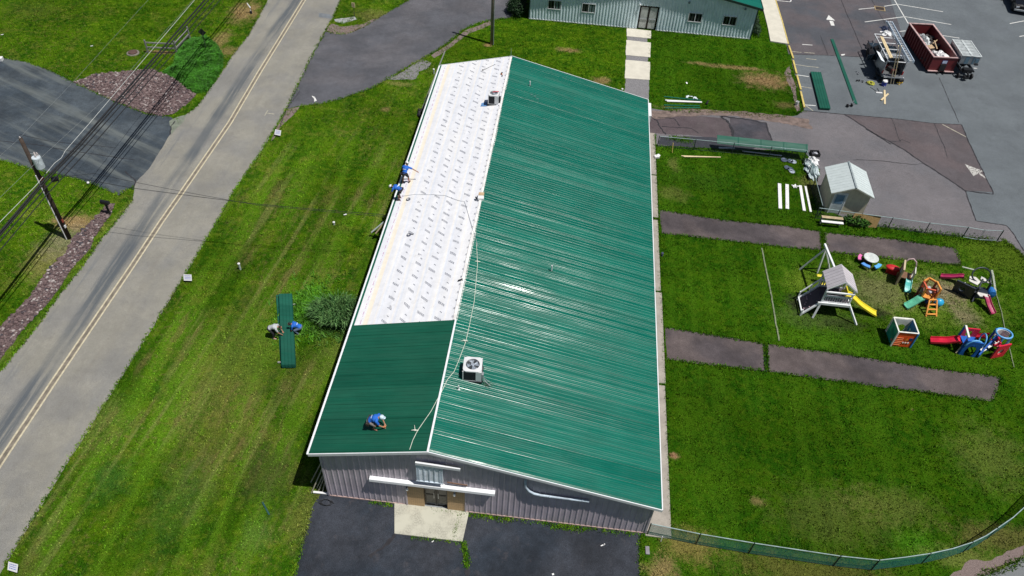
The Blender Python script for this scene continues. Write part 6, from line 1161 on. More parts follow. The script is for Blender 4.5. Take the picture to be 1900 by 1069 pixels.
# silver lidded trailer buggy
T = thing('debris_trailer', 'silver lidded debris trailer on a dark wheeled frame right of dumpster', 'trailer', (47.4, 51.15, 0), math.radians(1)); tw, tl = 1.75, 3.05
lidm = M('trailer_lid', (.42, .45, .45), .4, .3)
mb = MB(); mb.prism([(-tw/2, 0, 1.2), (-tw/2, 0, 2.0), (-tw/2, tl, 2.0), (-tw/2, tl, 1.35)], (tw, 0, 0)); mb.build('bin', silver, T, .02)
mb = MB(); mb.box(-tw/2-.04, tw/2+.04, -.05, tl+.05, 2.01, 2.05); li = mb.build('lid', lidm, T, .01)
mb = MB(); [mb.box(-tw/2-.04, tw/2+.04, i*tl/5-.03, i*tl/5+.03, 2.052, 2.085) for i in range(6)]; [mb.box(xx-.035, xx+.035, -.05, tl+.05, 2.054, 2.10) for xx in (-tw/2, -.04, .06, tw/2)]; mb.build('lid_rib', M('lid_rib', (.62, .66, .66), .4), li)
mb = MB(); mb.box(-.45, -.1, -.03, -.0, 1.25, 1.95); mb.box(.25, .4, -.03, 0, 1.25, 1.95); mb.box(.5, .8, -.05, 0, 1.45, 1.8); mb.build('front_panel', M('blue_grey_panel', (.12, .2, .26), .4), T)
mb = MB(); mb.bar((-.6, -.5, .75), (-.6, 2.8, .75), .1, .12); mb.bar((.6, -.5, .75), (.6, 2.8, .75), .1, .12); mb.bar((-.6, -.4, .75), (.6, -.4, .75), .1, .1); mb.bar((0, -1.1, .6), (0, -.4, .7), .12, .12); mb.bar((-.5, 0, .8), (.4, 1.5, 1.2), .08, .08); mb.bar((.5, 0, .8), (-.4, 1.5, 1.2), .08, .08); mb.box(-.4, .4, -.6, -.1, .6, .95); mb.build('frame', blackm, T)
for xx in (-.78, .78):
    wheel(T, (xx, 2.1, .34), .34, .2); wheel(T, (xx*.8, -.45, .25), .25, .14)
mb = MB(); mb.cbox((.75, -.05, 1.25), (.35, .12, .12), .2); mb.build('marker_lamp', blackm, T, .02); mb = MB(); mb.cbox((-.1, -.9, .35), (.5, .35, .25), .3); mb.build('control_box', blackm, T, .02)

# tools behind the truck
T = thing('hose_reel', 'bright yellow-green harness and rope pile on the asphalt behind the truck', 'rope pile', G(1615, 156)); mb = MB()
for i in range(9): a = random.uniform(0, 6.28); mb.tube([(.1*math.cos(a)+.3*math.cos(t*.9+a)*random.uniform(.6, 1), .3*math.sin(t*.9+a), .05+.12*random.random()) for t in range(7)], .028, 6)
mb.build('rope', M('lime_rope', (.42, .42, .05), .7), T)
def pile(label, px, n, spx, spy, mat, name='tool_pile', sz=(.05, .25), part='tool', h=.2):
    T = thing(name, label, 'tools', G(*px)); 
    for i in range(n):
        mb = MB(); q = (random.uniform(-spx, spx), random.uniform(-spy, spy), random.uniform(.04, h)); l = random.uniform(*sz)
        if i % 2: a = random.uniform(0, 3); mb.cap(q, (q[0]+l*math.cos(a), q[1]+l*math.sin(a), q[2]*.7), .04, .03, 8)
        else: mb.cbox(q, (l, l*.5, .09), random.uniform(0, 3), 0)
        mb.build(part, mat, T)
    return T
pile('black tools and cords left of the yellow-green rope pile', (1598, 153), 6, .5, .15, black)
pile('black straps and tools between rope pile and blue cooler', (1627, 150), 6, .4, .4, black)
pile('small silver and black hand tools scattered left of the truck rear', (1606, 138), 7, .9, .25, M('grey_tool', (.25, .26, .28), .4, .5), sz=(.05, .18), h=.1)
T = pile('yellow and black saw and tool bag right of the leaning planks', (1668, 157), 5, .3, .2, M('tool_yellow', (.62, .38, .02), .5)); mb = MB(); mb.cbox((.1, .45, .2), (.6, .45, .35), .3); mb.build('bag', black, T, .05); mb = MB(); mb.cbox((.25, .5, .42), (.3, .2, .1), .3); mb.build('rag', whiteP, T, .03)
T = thing('cooler_jug', 'blue water cooler jug with white lid on the asphalt', 'cooler', G(1639, 159)); mb = MB(); mb.lathe([(.2, 0), (.22, .05), (.23, .38), (.21, .42)], (0, 0, 0), 18); mb.build('jug', M('cooler_blue', (.02, .04, .32), .4), T); mb = MB(); mb.lathe([(.22, .42), (.24, .44), (.22, .52), (.05, .55)], (0, 0, 0), 18); mb.build('lid', whiteP, T); mb = MB(); mb.tube([(-.24, 0, .36), (-.15, 0, .62), (.15, 0, .62), (.24, 0, .36)], .014, 6); mb.build('handle', whiteP, T); mb = MB(); mb.cap((0, -.23, .08), (0, -.28, .08), .02); mb.build('tap', whiteP, T)
T = thing('snips_tray', 'pale tray with black cords right of the crossed boards', 'tray', G(1631, 173)); mb = MB(); mb.box(-.28, .28, -.1, .12, .02, .06); mb.box(-.28, .28, -.12, -.1, .02, .1); mb.build('tray', whiteP, T); mb = MB(); mb.tube([(-.2, .1, .08), (-.35, .5, .03), (-.6, .9, .03)], .02, 6); mb.tube([(.0, .1, .08), (.05, .4, .05), (-.02, .8, .05)], .02, 6); mb.build('cord', black, T)
T = thing('panel_cart', 'small wheeled cutting tool at the lower end of the long green trim', 'tool', G(1577, 198), .4)
for xx in (-.3, .12): wheel(T, (xx, 0, .15), .15, .12)
mb = MB(); mb.bar((-.3, 0, .16), (.5, .12, .2), .06, .06); mb.bar((.1, 0, .16), (.6, .4, .3), .05, .05); mb.build('handle', M('grey_tool', (0, 0, 0)), T)
q = Z4(840, 65); c_ = G(*q); T = thing('storm_drain', 'square storm drain grate with rusty frame in the parking lot', 'drain', (c_.x, c_.y, .014), -.12); rst = M('rust_frame', (.32, .24, .13), .85); mb = MB(); [mb.box(*k) for k in ((-.55, .55, -.5, -.4, 0, .03), (-.55, .55, .4, .5, 0, .03), (-.55, -.45, -.4, .4, 0, .03), (.45, .55, -.4, .4, 0, .03))]; mb.build('frame', rst, T)
mb = MB(); mb.box(-.45, .45, -.4, .4, 0, .008); mb.build('pit', M('drain_dark', (.01, .01, .01), .9), T); mb = MB(); [mb.box(-.45+i*.1, -.40+i*.1, -.4, .4, .01, .026) for i in range(9)]; mb.build('grate', M('grate_brown', (.07, .045, .035), .8), T)

# ---------------------------------------------------------------- playground
wplay = M('play_white', (.76, .78, .79), .45, var=.06); mauvep = M('play_mauve', (.44, .40, .45), .6, var=.1); dkdeck = M('play_dark_deck', (.075, .055, .07), .7, var=.15); yel_ = M('slide_yellow', (.75, .62, .04), .35, var=.05)
def slide(name, T, a, b, w_, mat, wave=.12, n=14, lip=.09):
    a, b = Vector(a), Vector(b); d = (b-a); hd_ = Vector((d.x, d.y, 0)).normalized(); sv = Vector((-hd_.y, hd_.x, 0)); mb = MB(); rows = []
    for i in range(n+1):
        t = i/n; q = a+d*t; q.z = a.z+(b.z-a.z)*(t*t*(3-2*t))*.6+(b.z-a.z)*t*.4+wave*math.sin(t*math.pi*3)*.35*(1-t)
        c = [(-w_/2-.03, lip), (-w_/2, lip), (-w_/2+.03, .01), (0, 0), (w_/2-.03, .01), (w_/2, lip), (w_/2+.03, lip), (w_/2+.03, -.04), (-w_/2-.03, -.04)]
        rows.append([q+sv*x+Vector((0, 0, z)) for x, z in c])
    k = 9; mb.v = [v for r in rows for v in r]; mb.f = [(i*k+j, i*k+(j+1) % k, (i+1)*k+(j+1) % k, (i+1)*k+j) for i in range(n) for j in range(k)]+[tuple(range(k-1, -1, -1)), tuple(range(n*k, (n+1)*k))]
    return mb.build(name, mat, T, smooth=False)
PS = thing('playset', 'white wooden playset with gabled tower, swing beam, ramp and yellow slide', 'playset', (28.6, 17.6, 0), world=True)
x0, x1, y0, y1, dz = 27.75, 29.45, 16.95, 18.35, 1.2
for i, (x, y) in enumerate(((x0, y0), (x1, y0), (x0, y1), (x1, y1))): mb = MB(); mb.bar((x, y, dz-.1), (x, y, 2.5), .1, .1); mb.build('post', wplay, PS)
for (bx_, by_), (tx, ty) in (((30.27, 16.38), (x1, y0)), ((27.5, 16.6), (x0, y0)), ((30.1, 18.9), (x1, y1)), ((27.4, 18.8), (x0, y1))): mb = MB(); mb.bar((bx_, by_, 0), (tx, ty, dz+.1), .11, .11); mb.build('leg', wplay, PS)
mb = MB(); mb.box(x0-.05, x1+.05, y0-.05, y1+.05, dz-.06, dz); mb.build('deck', dkdeck, PS)
mb = MB(); mb.box(x0-.25, x1+.12, y0-.14, y0-.06, dz-.14, dz+.04); mb.box(x0-.1, x1+.1, y1+.06, y1+.12, dz-.14, dz+.02); mb.box(x1+.06, x1+.12, y0, y1, dz-.14, dz+.02); mb.build('deck_beam', wplay, PS)
for yy, za in ((y0-.02, 1.0), (y1+.02, 1.0)):
    mb = MB(); mb.box(x0, x1, yy-.05, yy+.05, dz+.55, dz+.63); mb.box(x0, x1, yy-.04, yy+.04, dz+.04, dz+.12); mb.build('rail', wplay, PS)
    mb = MB(); n = 10; [mb.box(x0+.1+i*(x1-x0-.2)/n, x0+.18+i*(x1-x0-.2)/n, yy-.02, yy+.02, dz+.12, dz+.55) for i in range(n)]; mb.build('slat_panel', mauvep, PS)
mb = MB(); mb.box(x0-.05, x1+.05, y0-.15, y0-.05, dz+.95, dz+1.05); mb.build('top_rail', wplay, PS)
mb = MB(); rx, rz_ = (x0+x1)/2, 3.2
for s_ in (-1, 1):
    xe = x0-.08 if s_ < 0 else x1+.12; mb.prism([(xe, y0-.1, 2.45), (rx, y0-.1, rz_), (rx, y0-.1, rz_+.05), (xe, y0-.1, 2.50)], (0, y1-y0+.2, 0))
rf = mb.build('roof', M('play_roof', (.50, .47, .50), .6, var=.06), PS)
mb = MB()
for k in range(6):
    for s_ in (-1, 1):
        yy = y0-.08+k*(y1-y0+.14)/6; xe = x0-.08 if s_ < 0 else x1+.12; mb.prism([(xe, yy, 2.502), (rx, yy, rz_+.052), (rx, yy, rz_+.056), (xe, yy, 2.506)], (0, .012, 0))
mb.build('roof_seam', dkdeck, rf)
for yy in (y0-.13, y1+.1): mb = MB(); mb.prism([(x0-.1, yy, 2.36), (rx, yy, rz_-.07), (x1+.13, yy, 2.36), (x1+.13, yy, 2.46), (rx, yy, rz_+.04), (x0-.1, yy, 2.46)], (0, .03, 0)); mb.build('gable_board', wplay, PS)
slide('slide', PS, (x1+.02, 17.85, dz+.05), (31.75, 17.45, .12), .46, yel_, .22)
mb = MB(); mb.prism([(x1-.1, 17.55, dz), (x1-.1, 18.15, dz), (x1-.1, 18.1, dz+.55), (x1-.1, 17.6, dz+.55)], (.06, 0, 0)); mb.lathe([(.1, 0), (.19, .02), (.19, .05), (.1, .05)], (29.0, 17.3, dz+.7), 18); mb.build('steering_wheel', yel_, PS)
# ramp to the left
mb = MB(); mb.prism([(26.75, 16.75, .12), (x0, 17.0, dz), (x0, 18.25, dz), (26.75, 18.05, .12)], (0, 0, -.05)); rp_ = mb.build('ramp', dkdeck, PS)
mb = MB(); [mb.ell((26.85+random.random()*.8, 16.95+random.random()*.9, 0), (.04, .04, .03), 8, 5) for i in range(0)]
for i in range(8): t = random.uniform(.15, .85); mb.ell((26.75+(x0-26.75)*t, random.uniform(16.95, 18.0), .12+(dz-.12)*t+.02), (.045, .045, .035), 8, 5)
mb.build('climbing_hold', M('hold_pink', (.5, .35, .4), .5), rp_)
for yy, y2 in ((16.7, 16.93), (18.12, 18.33)): mb = MB(); mb.bar((26.72, yy, .14), (x0, y2, dz+.02), .09, .12); mb.build('ramp_beam', wplay, PS)
mb = MB(); mb.bar((26.72, 18.12, .75), (x0, 18.33, dz+.75), .07, .07); mb.bar((26.72, 18.12, 0), (26.72, 18.12, .8), .08, .08); mb.bar((26.72, 16.7, 0), (26.72, 16.7, .55), .09, .09); mb.bar((26.72, 16.7, .3), (26.72, 18.12, .3), .08, .08); mb.bar((27.3, 18.2, .5), (27.3, 18.2, 1.45), .06, .06); mb.build('hand_rail', wplay, PS)
ap = Vector((28.38, 20.95, 2.3))
for q in ((27.35, 21.15), (28.55, 21.0), (29.5, 21.6)): mb = MB(); mb.bar((q[0], q[1], 0), ap, .09, .09); mb.build('swing_leg', wplay, PS)
mb = MB(); mb.bar((ap.x-.05, ap.y+.35, 2.38), (28.55, y1, 2.48), .12, .14); mb.build('swing_beam', wplay, PS)
for i, (sx, sy) in enumerate(((28.4, 20.1), (28.45, 19.3))):
    mb = MB(); mb.box(sx-.22, sx+.22, sy-.12, sy+.12, .55, .62); se = mb.build('swing_seat', yel_, PS, .03)
    for s_ in (-1, 1): mb = MB(); mb.tube([(sx+s_*.2, sy, .6), (sx+s_*.2, sy, 2.38)], .01, 5); mb.build('swing_rope', dkdeck, se)
# table
T = thing('picnic_table', 'round white-topped kids table with pink and blue seats', 'table', (32.35, 22.5, 0)); mb = MB(); mb.lathe([(.48, .56), (.51, .58), (.51, .62), (.48, .64), (.02, .64)], (0, 0, 0), 32); mb.build('tabletop', M('table_grey_white', (.58, .62, .60), .4), T)
mb = MB(); mb.lathe([(.2, 0), (.12, .1), (.1, .5), (.25, .56)], (0, 0, 0), 16); [mb.bar((0, 0, .12), (.6*math.cos(a), .6*math.sin(a), .15), .1, .08) for a in (.5, 2.6, 4.7)]; mb.build('pedestal', M('table_brown', (.08, .04, .03), .5), T)
for a, cc in ((2.75, (.75, .18, .42)), (-.85, (.10, .40, .78)), (1.2, (.7, .1, .12)), (4.1, (.10, .3, .7))):
    mb = MB(); n = 10; pts = []
    for i in range(n+1): t = a-.42+.84*i/n; pts.append((.68*math.cos(t), .68*math.sin(t), .30))
    pts = [(.82*math.cos(a-.42+.84*i/n), .82*math.sin(a-.42+.84*i/n), .28) for i in range(n+1)]+[(.56*math.cos(a+.42-.84*i/n), .56*math.sin(a+.42-.84*i/n), .28) for i in range(n+1)]
    mb.prism(pts, (0, 0, .09)); mb.build('seat', M('seat_%d' % int(a*100), cc, .4, var=.05), T, .02)
# cube activity playhouse
def holed(mb, w_, h_, holes, org, ux, uz, th):
    """panel built as border pieces around one rectangular/round opening: (cx, cz, r) rings approximated by polygons"""
    o, ux, uz = Vector(org), Vector(ux), Vector(uz); nv = ux.cross(uz).normalized()*th
    cx, cz, rx_, rz2 = holes; n = 16; outer = []; inner = []
    for i in range(n):
        a = 2*math.pi*i/n+math.pi/4*0; ca, sa = math.cos(a), math.sin(a)
        tx = (w_-cx)/ca if ca > 1e-6 else (-cx/ca if ca < -1e-6 else 1e9); tz = (h_-cz)/sa if sa > 1e-6 else (-cz/sa if sa < -1e-6 else 1e9); t = min(tx, tz)
        outer.append(o+ux*(cx+ca*t)+uz*(cz+sa*t)); inner.append(o+ux*(cx+rx_*ca)+uz*(cz+rz2*sa))
    # include the corners
    vs = []; 
    for p in outer+inner: vs.append(p)
    for p in outer+inner: vs.append(p+nv)
    F = []
    for i in range(n):
        j = (i+1) % n; F += [(i, j, n+j, n+i), (2*n+i, 3*n+i, 3*n+j, 2*n+j), (n+i, n+j, 3*n+j, 3*n+i), (i, 2*n+i, 2*n+j, j)]
    k = len(mb.v); mb.add(vs, F)
    for cxx, czz in ((0, 0), (w_, 0), (w_, h_), (0, h_)):      # corner fillers
        c = o+ux*cxx+uz*czz; cs = sorted(range(n), key=lambda i: (outer[i]-c).length)[:2]
        a, b = outer[cs[0]], outer[cs[1]]
        if abs((a-c).cross(b-c).length) > 1e-5: mb.prism([c, a, b], nv)
cz_ = 1.32; CU = thing('activity_cube', 'open-topped activity playhouse with green, orange and blue walls', 'playhouse', (32.1, 14.85, 0), math.radians(1)); cw, cdp = 1.22, 1.22
pg = M('play_green', (.02, .33, .23), .45); po = M('play_orange', (.85, .10, .02), .45); pbv = M('play_blue', (.04, .20, .5), .45); pcr = M('play_cream', (.72, .72, .66), .45)
mb = MB(); mb.box(0, .06, .06, cdp-.06, .0, cz_); w1_ = mb.build('green_wall', pg, CU, .02); mb = MB(); [mb.box(-.03, -.001, .2+i*.1, .24+i*.1, .3+.05*i, .75+.05*i) for i in range(6)]; mb.build('groove_panel', M('play_green_light', (.05, .34, .25), .5), w1_)
mb = MB(); mb.lathe([(.01, -.03), (.1, -.03), (.1, 0)], (-.0, .22, .35), 14, 'X'); mb.build('dial', M('dial_red', (.6, .15, .1), .5), w1_)
mb = MB(); mb.box(.06, cw-.06, 0, .06, 0, cz_); w2_ = mb.build('orange_wall', po, CU, .02); mb = MB(); [mb.box(.1, .5, -.02, -.001, .15+i*.16, .19+i*.16) for i in range(5)]; mb.build('slot_panel', M('play_orange_light', (.8, .28, .12), .5), w2_); mb = MB(); mb.prism([(.62, -.02, .62), (.86, -.02, .62), (.72, -.02, .9)], (0, .019, 0)); mb.build('triangle_block', M('bright_orange', (.9, .25, .03), .5), w2_)
mb = MB(); [mb.lathe([(.01, -.03), (.06, -.03), (.06, 0)], (.60+i*.16, 0, .42), 10, 'Y') for i in range(3)]; mb.build('bead', pcr, w2_); mb = MB(); mb.box(.88, 1.08, -.02, -.001, .6, .85); mb.build('star_block', M('play_navy', (.02, .03, .12), .5), w2_)
mb = MB(); mb.box(cw-.06, cw, .06, cdp-.06, 0, cz_); w3_ = mb.build('blue_wall', pbv, CU, .02); mb = MB(); [mb.lathe([(.01, -.02), (.09, -.02), (.09, 0)], (cw-.06, .25+(i % 3)*.3, .35+(i//3)*.4), 12, 'X') for i in range(6)]; mb.build('moon_relief', M('moon_white', (.55, .68, .75), .5), w3_)
mb = MB(); holed(mb, cw-.12, cz_, (.66, .45, .28, .42), (.06, cdp-.06, 0), (1, 0, 0), (0, 0, 1), -.06); mb.build('door_wall', pcr, CU)
mb = MB(); 
for a, b in (((0, 0), (cw, 0)), ((cw, 0), (cw, cdp)), ((cw, cdp), (0, cdp)), ((0, cdp), (0, 0))): mb.bar((a[0], a[1], cz_+.03), (b[0], b[1], cz_+.03), .09, .06)
mb.build('top_frame', pcr, CU, .02)
for q in ((0, 0), (cw, 0), (cw, cdp), (0, cdp)): mb = MB(); mb.bar((q[0], q[1], 0), (q[0], q[1], cz_), .09, .09); mb.build('corner_post', pcr if q != (cw, 0) else pbv, CU, .01)
# tan climber with red top slide and teal step
T = thing('toddler_climber', 'tan and brown toddler playhouse climber with red roof piece and teal slide', 'climber', tuple(G(1672, 524)), math.radians(-18)); T.scale.z = 1.15; bt_ = M('play_brown', (.19, .10, .055), .5); tn = M('play_tan', (.50, .40, .27), .5); rdp = M('play_red', (.52, .02, .025), .4); tealp = M('play_teal', (.06, .42, .38), .4)
mb = MB(); holed(mb, 1.0, 1.25, (.42, .85, .17, .17), (-.35, -.4, 0), (0, 1.0, 0), (0, 0, 1), .08); mb.build('side_wall', bt_, T)
mb = MB(); mb.box(-.36, -.30, -.12, .22, .68, 1.02); mb.build('window_pane', M('pane_teal', (.3, .55, .58), .4), T)
mb = MB(); mb.bar((-.33, -.42, 0), (-.33, -.42, 1.28), .12, .12); mb.bar((-.33, .58, 0), (-.33, .58, 1.28), .1, .1); mb.bar((-.33, -.42, 1.26), (-.33, .58, 1.26), .13, .07); mb.build('frame', tn, T, .02)
mb = MB(); holed(mb, .8, 1.1, (.4, .7, .2, .2), (.42, -.25, 0), (0, 1.0, 0), (0, 0, 1), .07); [mb.box(.40, .52, -.1+i*.2, .02+i*.2, .95, 1.02) for i in range(3)]; mb.build('front_wall', M('play_greywhite', (.55, .54, .50), .5), T)
mb = MB(); mb.box(-.28, .42, -.2, .5, .45, .52); mb.build('platform', bt_, T, .01)
mb = MB(); mb.tube([(-.3, .5, 1.15), (-.15, .62, 1.4), (.1, .66, 1.48), (.35, .6, 1.35), (.45, .5, 1.1)], .05, 8); mb.build('arch', M('play_mauve_pink', (.45, .32, .34), .5), T, smooth=True)
slide('slide', T, (.3, -.2, .5), (.42, -.95, .1), .36, tealp, .05, 8)
mb = MB(); mb.ell((-.75, .65, .42), (.52, .3, .14), 16, 8); mb.box(-1.1, -.4, .5, .8, .0, .36); mb.build('red_tunnel', rdp, T, .03)
# orange climber
T = thing('toddler_climber', 'orange and brown toddler climber with pale green slide and ladder', 'climber', tuple(G(1716, 567)), math.radians(8)); T.scale.z = 1.15; og_ = M('play_amber', (.72, .30, .06), .45); br_ = M('play_maroon_brown', (.20, .035, .02), .45); gs = M('play_mint', (.12, .46, .30), .4)
hx = [(-.5, .1), (-.42, .75), (.05, 1.05), (.45, .7), (.45, .05), (0, -.15)]; zt_ = 1.35
for i, q in enumerate(hx): mb = MB(); mb.bar((q[0], q[1], 0), (q[0], q[1], zt_-.12*(i % 2)), .1, .1); mb.build('post', br_ if i % 2 else og_, T)
for i in range(len(hx)):
    a, b = hx[i], hx[(i+1) % len(hx)]
    if i != 4: mb = MB(); mb.bar((a[0], a[1], zt_), (b[0], b[1], zt_-.05), .1, .1); mb.build('top_rail', og_ if i in (1, 2, 3) else M('play_coral', (.62, .12, .06), .45), T)
for i in (0, 1, 3): a, b = hx[i], hx[i+1]; mb = MB(); mb.prism([(a[0], a[1], .25), (b[0], b[1], .25), (b[0], b[1], .9), ((a[0]+b[0])/2, (a[1]+b[1])/2, 1.1), (a[0], a[1], .9)], (.05, 0, 0)); mb.build('side_panel', br_, T)
mb = MB(); mb.prism([(q[0], q[1], .55) for q in hx], (0, 0, .06)); mb.build('platform', og_, T)
mb = MB(); mb.cbox((.12, .55, .75), (.3, .5, .3), .3, .3); mb.build('grey_seat', M('play_grey', (.35, .35, .4), .5), T, .04)
slide('slide', T, (-.5, .0, .66), (-1.5, -.25, .14), .42, gs, .1, 10)
mb = MB(); mb.ell((.78, -.05, .3), (.34, .26, .28), 14, 8); mb.build('blue_boulder', M('play_sky', (.03, .38, .68), .35), T, smooth=True)
mb = MB(); mb.bar((-.35, -1.0, 0), (-.18, -.3, .75), .09, .07); mb.bar((.35, -1.0, 0), (.32, -.3, .75), .09, .07); [mb.bar((-.33+.06*i, -.92+.22*i, .12+.2*i), (.35-.01*i, -.92+.22*i, .12+.2*i), .1, .05) for i in range(4)]; mb.build('ladder', og_, T)
mb = MB(); mb.ell((.05, .05, .35), (.2, .2, .22), 12, 8); mb.build('blue_ball', M('play_royal', (.02, .05, .35), .4), T)
# black climber
T = thing('toddler_climber', 'black and white toddler climber with hoop and maroon slides', 'climber', tuple(G(1796, 543)), math.radians(0)); T.scale.z = 1.15; bk = M('play_black', (.018, .025, .038), .4); cw_ = M('play_bone', (.62, .60, .56), .45); mr = M('play_maroon', (.36, .03, .10), .35)
mb = MB(); holed(mb, 1.25, .95, (.5, .5, .2, .2), (-1.05, .1, .0), (.82, -.57, 0), (-.12, -.1, 1), .1); mb.build('front_wall', bk, T)
mb = MB(); [mb.ell((-.9+.82*q*1.2, -.02-.57*q*1.2, h_), (.05, .04, .06), 8, 5) for q, h_ in ((.05, .7), (.12, .25), (.55, .2), (.75, .3), (.6, .75), (.2, .85))]; mb.build('grip', cw_, T)
mb = MB(); mb.prism([(-.35, .1, .8), (.1, -.25, .8), (.45, .15, .8), (.25, .55, .8), (-.15, .6, .8)], (0, 0, .07)); mb.prism([(.5, .4, .8), (1.0, .05, .8), (.95, .45, .8), (.65, .7, .8)], (0, 0, .07)); mb.prism([(.05, -.5, .5), (.95, -.72, .5), (.85, -.95, .5), (.2, -.95, .5)], (0, 0, .07)); mb.build('platform', cw_, T, .02)
mb = MB(); mb.box(-.1, .95, -.5, .1, .0, .48); mb.bar((.1, -.6, 0), (.1, -.6, .95), .1, .1); mb.bar((1.0, -.1, 0), (1.0, -.1, 1.0), .12, .12); mb.bar((-.05, -.95, .05), (.55, .25, 1.0), .1, .1); mb.build('frame', bk, T, .02)
mb = MB(); n = 20; mb.tube([(.42+.62*math.cos(t)+.0, .42+.35*math.sin(t)*.9, 1.15+.35*math.sin(t)) for t in [2*math.pi*i/n for i in range(n)]], .05, 8, True); mb.tube([(1.02, .4, 1.1), (1.05, .1, .9), (1.0, -.1, .8)], .06, 8); mb.build('hoop', bk, T, smooth=True)
slide('slide', T, (.6, -.85, .55), (1.0, -1.95, .12), .34, mr, .1, 10); slide('slide', T, (-.3, .85, .55), (-1.55, 1.25, .12), .3, mr, .1, 10)
mb = MB(); mb.lathe([(.02, -.28), (.26, -.24), (.3, 0), (.26, .24), (.02, .28)], (1.3, -.15, .32), 18, 'Y'); mb.build('blue_drum', M('play_cobalt', (.02, .15, .45), .35), T)
# red and blue climber
T = thing('toddler_climber', 'red, white and blue toddler climber with long red slide', 'climber', tuple(G(1800, 657)), math.radians(0)); T.scale.z = 1.3; rb = M('play_crimson', (.58, .015, .045), .35); bb = M('play_bright_blue', (.015, .11, .45), .35); lbv = M('play_light_blue', (.12, .38, .72), .4)
mb = MB(); holed(mb, .95, 1.0, (.5, .3, .3, .45), (-.75, -.05, 0), (1, -.12, 0), (0, .0, 1), .09); mb.build('arch_wall', bb, T)
mb = MB(); mb.tube([(-.7+.48+.5*math.cos(t), -.12, .62+.42*math.sin(t)) for t in [math.pi*i/12 for i in range(13)]], .06, 8); mb.build('arch_rim', lbv, T, smooth=True)
mb = MB(); mb.bar((-.75, 0, 0), (-.75, 0, 1.05), .11, .11); mb.bar((-.72, .9, 0), (-.72, .9, 1.2), .11, .11); mb.build('tower_post', bb, T, .01); mb = MB(); mb.bar((-.74, .0, 1.12), (-.72, .9, 1.22), .12, .08); mb.build('cream_rail', pcr, T, .01)
mb = MB(); holed(mb, .95, .9, (.42, .55, .2, .2), (-.7, .9, .2), (1, 0, 0), (0, 0, 1), .08); mb.build('back_wall', rb, T)
mb = MB(); mb.prism([(-.7, 0, .5), (.25, 0, .5), (.25, .9, .5), (-.7, .9, .5)], (0, 0, .06)); mb.build('platform', bb, T)
mb = MB(); n = 20; mb.tube([(.42+.02*math.cos(t), .35+.38*math.cos(t), .75+.38*math.sin(t)) for t in [2*math.pi*i/n for i in range(n)]], .045, 8, True); mb.build('tunnel_ring', lbv, T, smooth=True)
mb = MB(); [mb.prism([(.5+i*.42, -.15+i*.28, .30+i*.1), (.85+i*.42, .1+i*.28, .30+i*.1), (.72+i*.42, .3+i*.28, .34+i*.1), (.35+i*.42, .05+i*.28, .34+i*.1)], (0, 0, .06)) for i in range(3)]; mb.build('bridge_step', pcr, T, .01)
mb = MB(); mb.bar((.35, -.25, .1), (1.35, .75, .75), .1, .4); mb.build('bridge_side', bb, T, .02)
mb = MB(); holed(mb, .95, .9, (.45, .42, .2, .2), (1.15, -.15, 0), (.93, .36, 0), (0, 0, 1), .09); mb.build('disc_wall', rb, T); mb = MB(); mb.lathe([(.01, 0), (.2, 0), (.2, .05), (.01, .05)], (0, 0, 0), 16, 'Y'); R = Matrix.Rotation(.37, 3, 'Z'); mb.v = [R @ v+Vector((1.57, .0, .45)) for v in mb.v]; mb.build('cream_disc', pcr, T)
mb = MB(); n = 20; mb.tube([(1.6+.48*math.cos(t), .65+.42*math.sin(t), 1.15) for t in [2*math.pi*i/n for i in range(n)]], .055, 8, True); mb.build('tower_ring', lbv, T, smooth=True)
mb = MB(); mb.prism([(1.6+.46*math.cos(t), .65+.40*math.sin(t), .75) for t in [.2+math.pi*.75*i/8 for i in range(9)]]+[(1.6+.40*math.cos(t), .65+.34*math.sin(t), .75) for t in [.2+math.pi*.75*(8-i)/8 for i in range(9)]], (0, 0, .38)); mb.build('cream_shell', pcr, T)
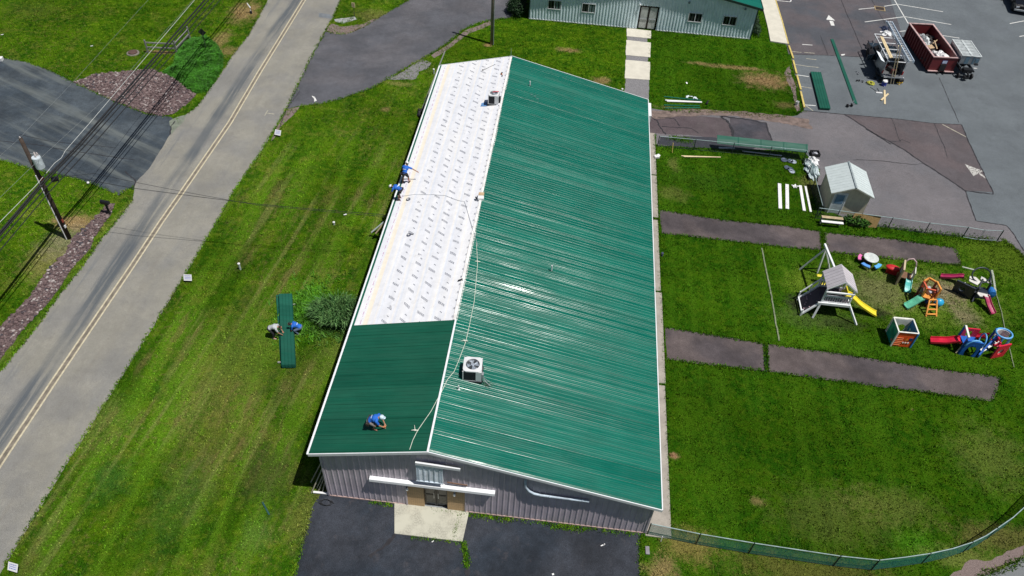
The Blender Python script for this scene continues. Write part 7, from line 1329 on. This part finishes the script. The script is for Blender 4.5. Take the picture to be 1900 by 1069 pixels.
for q in ((1.15, .45), (2.05, .5), (2.0, .95), (1.25, 1.0)): mb = MB(); mb.bar((q[0], q[1], 0), (q[0], q[1], 1.15), .1, .1); mb.build('tower_post', bb if q[0] < 1.5 else lbv, T, .01)
mb = MB(); mb.box(1.3, 1.9, .35, .95, .4, .46); mb.cbox((1.35, .6, .8), (.12, .35, .3), .2); mb.build('red_seat', rb, T, .02)
slide('slide', T, (-.8, .4, .55), (-2.35, .68, .13), .46, rb, .16, 14); slide('red_scoop', T, (1.05, 1.0, .55), (.6, 1.45, .15), .5, rb, .05, 6)
mb = MB(); mb.bar((-.95, -.1, .05), (-.72, .1, .55), .06, .06); mb.build('slide_brace', tn, T)
# border strips around the playground
edg = M('edging_pale', (.17, .20, .12), .9, var=.3, sc=6)
for i, pts in enumerate(([(1413, 461), (1421, 500), (1430, 545), (1438, 590), (1445, 633)], [(1840, 502), (1847, 541)], [(1847, 541), (1855, 570), (1862, 600), (1872, 640), (1881, 682)], [(1785, 496), (1809, 502)])):
    P = PG(pts); P = rough_edge(P, .03, .3, False); c = P[0].copy(); T = thing('edging_strip', ['long pale edging strip across the lawn left of the playset', 'short thick pale board edging at the upper right of the playground', 'thin pale edging along the right side of the playground', 'short pale board at the top edge of the playground'][i], 'edging', c)
    mb = MB()
    for a, b in zip(P, P[1:]): mb.bar((a.x-c.x, a.y-c.y, .03), (b.x-c.x, b.y-c.y, .03+random.uniform(-.01, .01)), [.09, .13, .05, .12][i], .05)
    mb.build('strip', edg if i in (0, 2) else M('edging_board', (.34, .37, .30), .8), T)
# small white flowers / litter dots on the lawns
for i, (q, lb_) in enumerate((((640, 400), 'tiny white scrap on the lawn left of the underlayment roof'), ((4, 66), 'tiny white scrap on the upper left lawn edge'), ((170, 87), 'pale scrap on the upper left lawn above the rock bed'))):
    T = thing('paper_scrap', lb_, 'scrap', G(*q)); mb = MB(); mb.cbox((0, 0, .08), (.16, .08, .02), .3); mb.cbox((.08, .05, .09), (.08, .1, .02), 1); mb.build('scrap', whiteP, T)
bpy.context.view_layer.update()
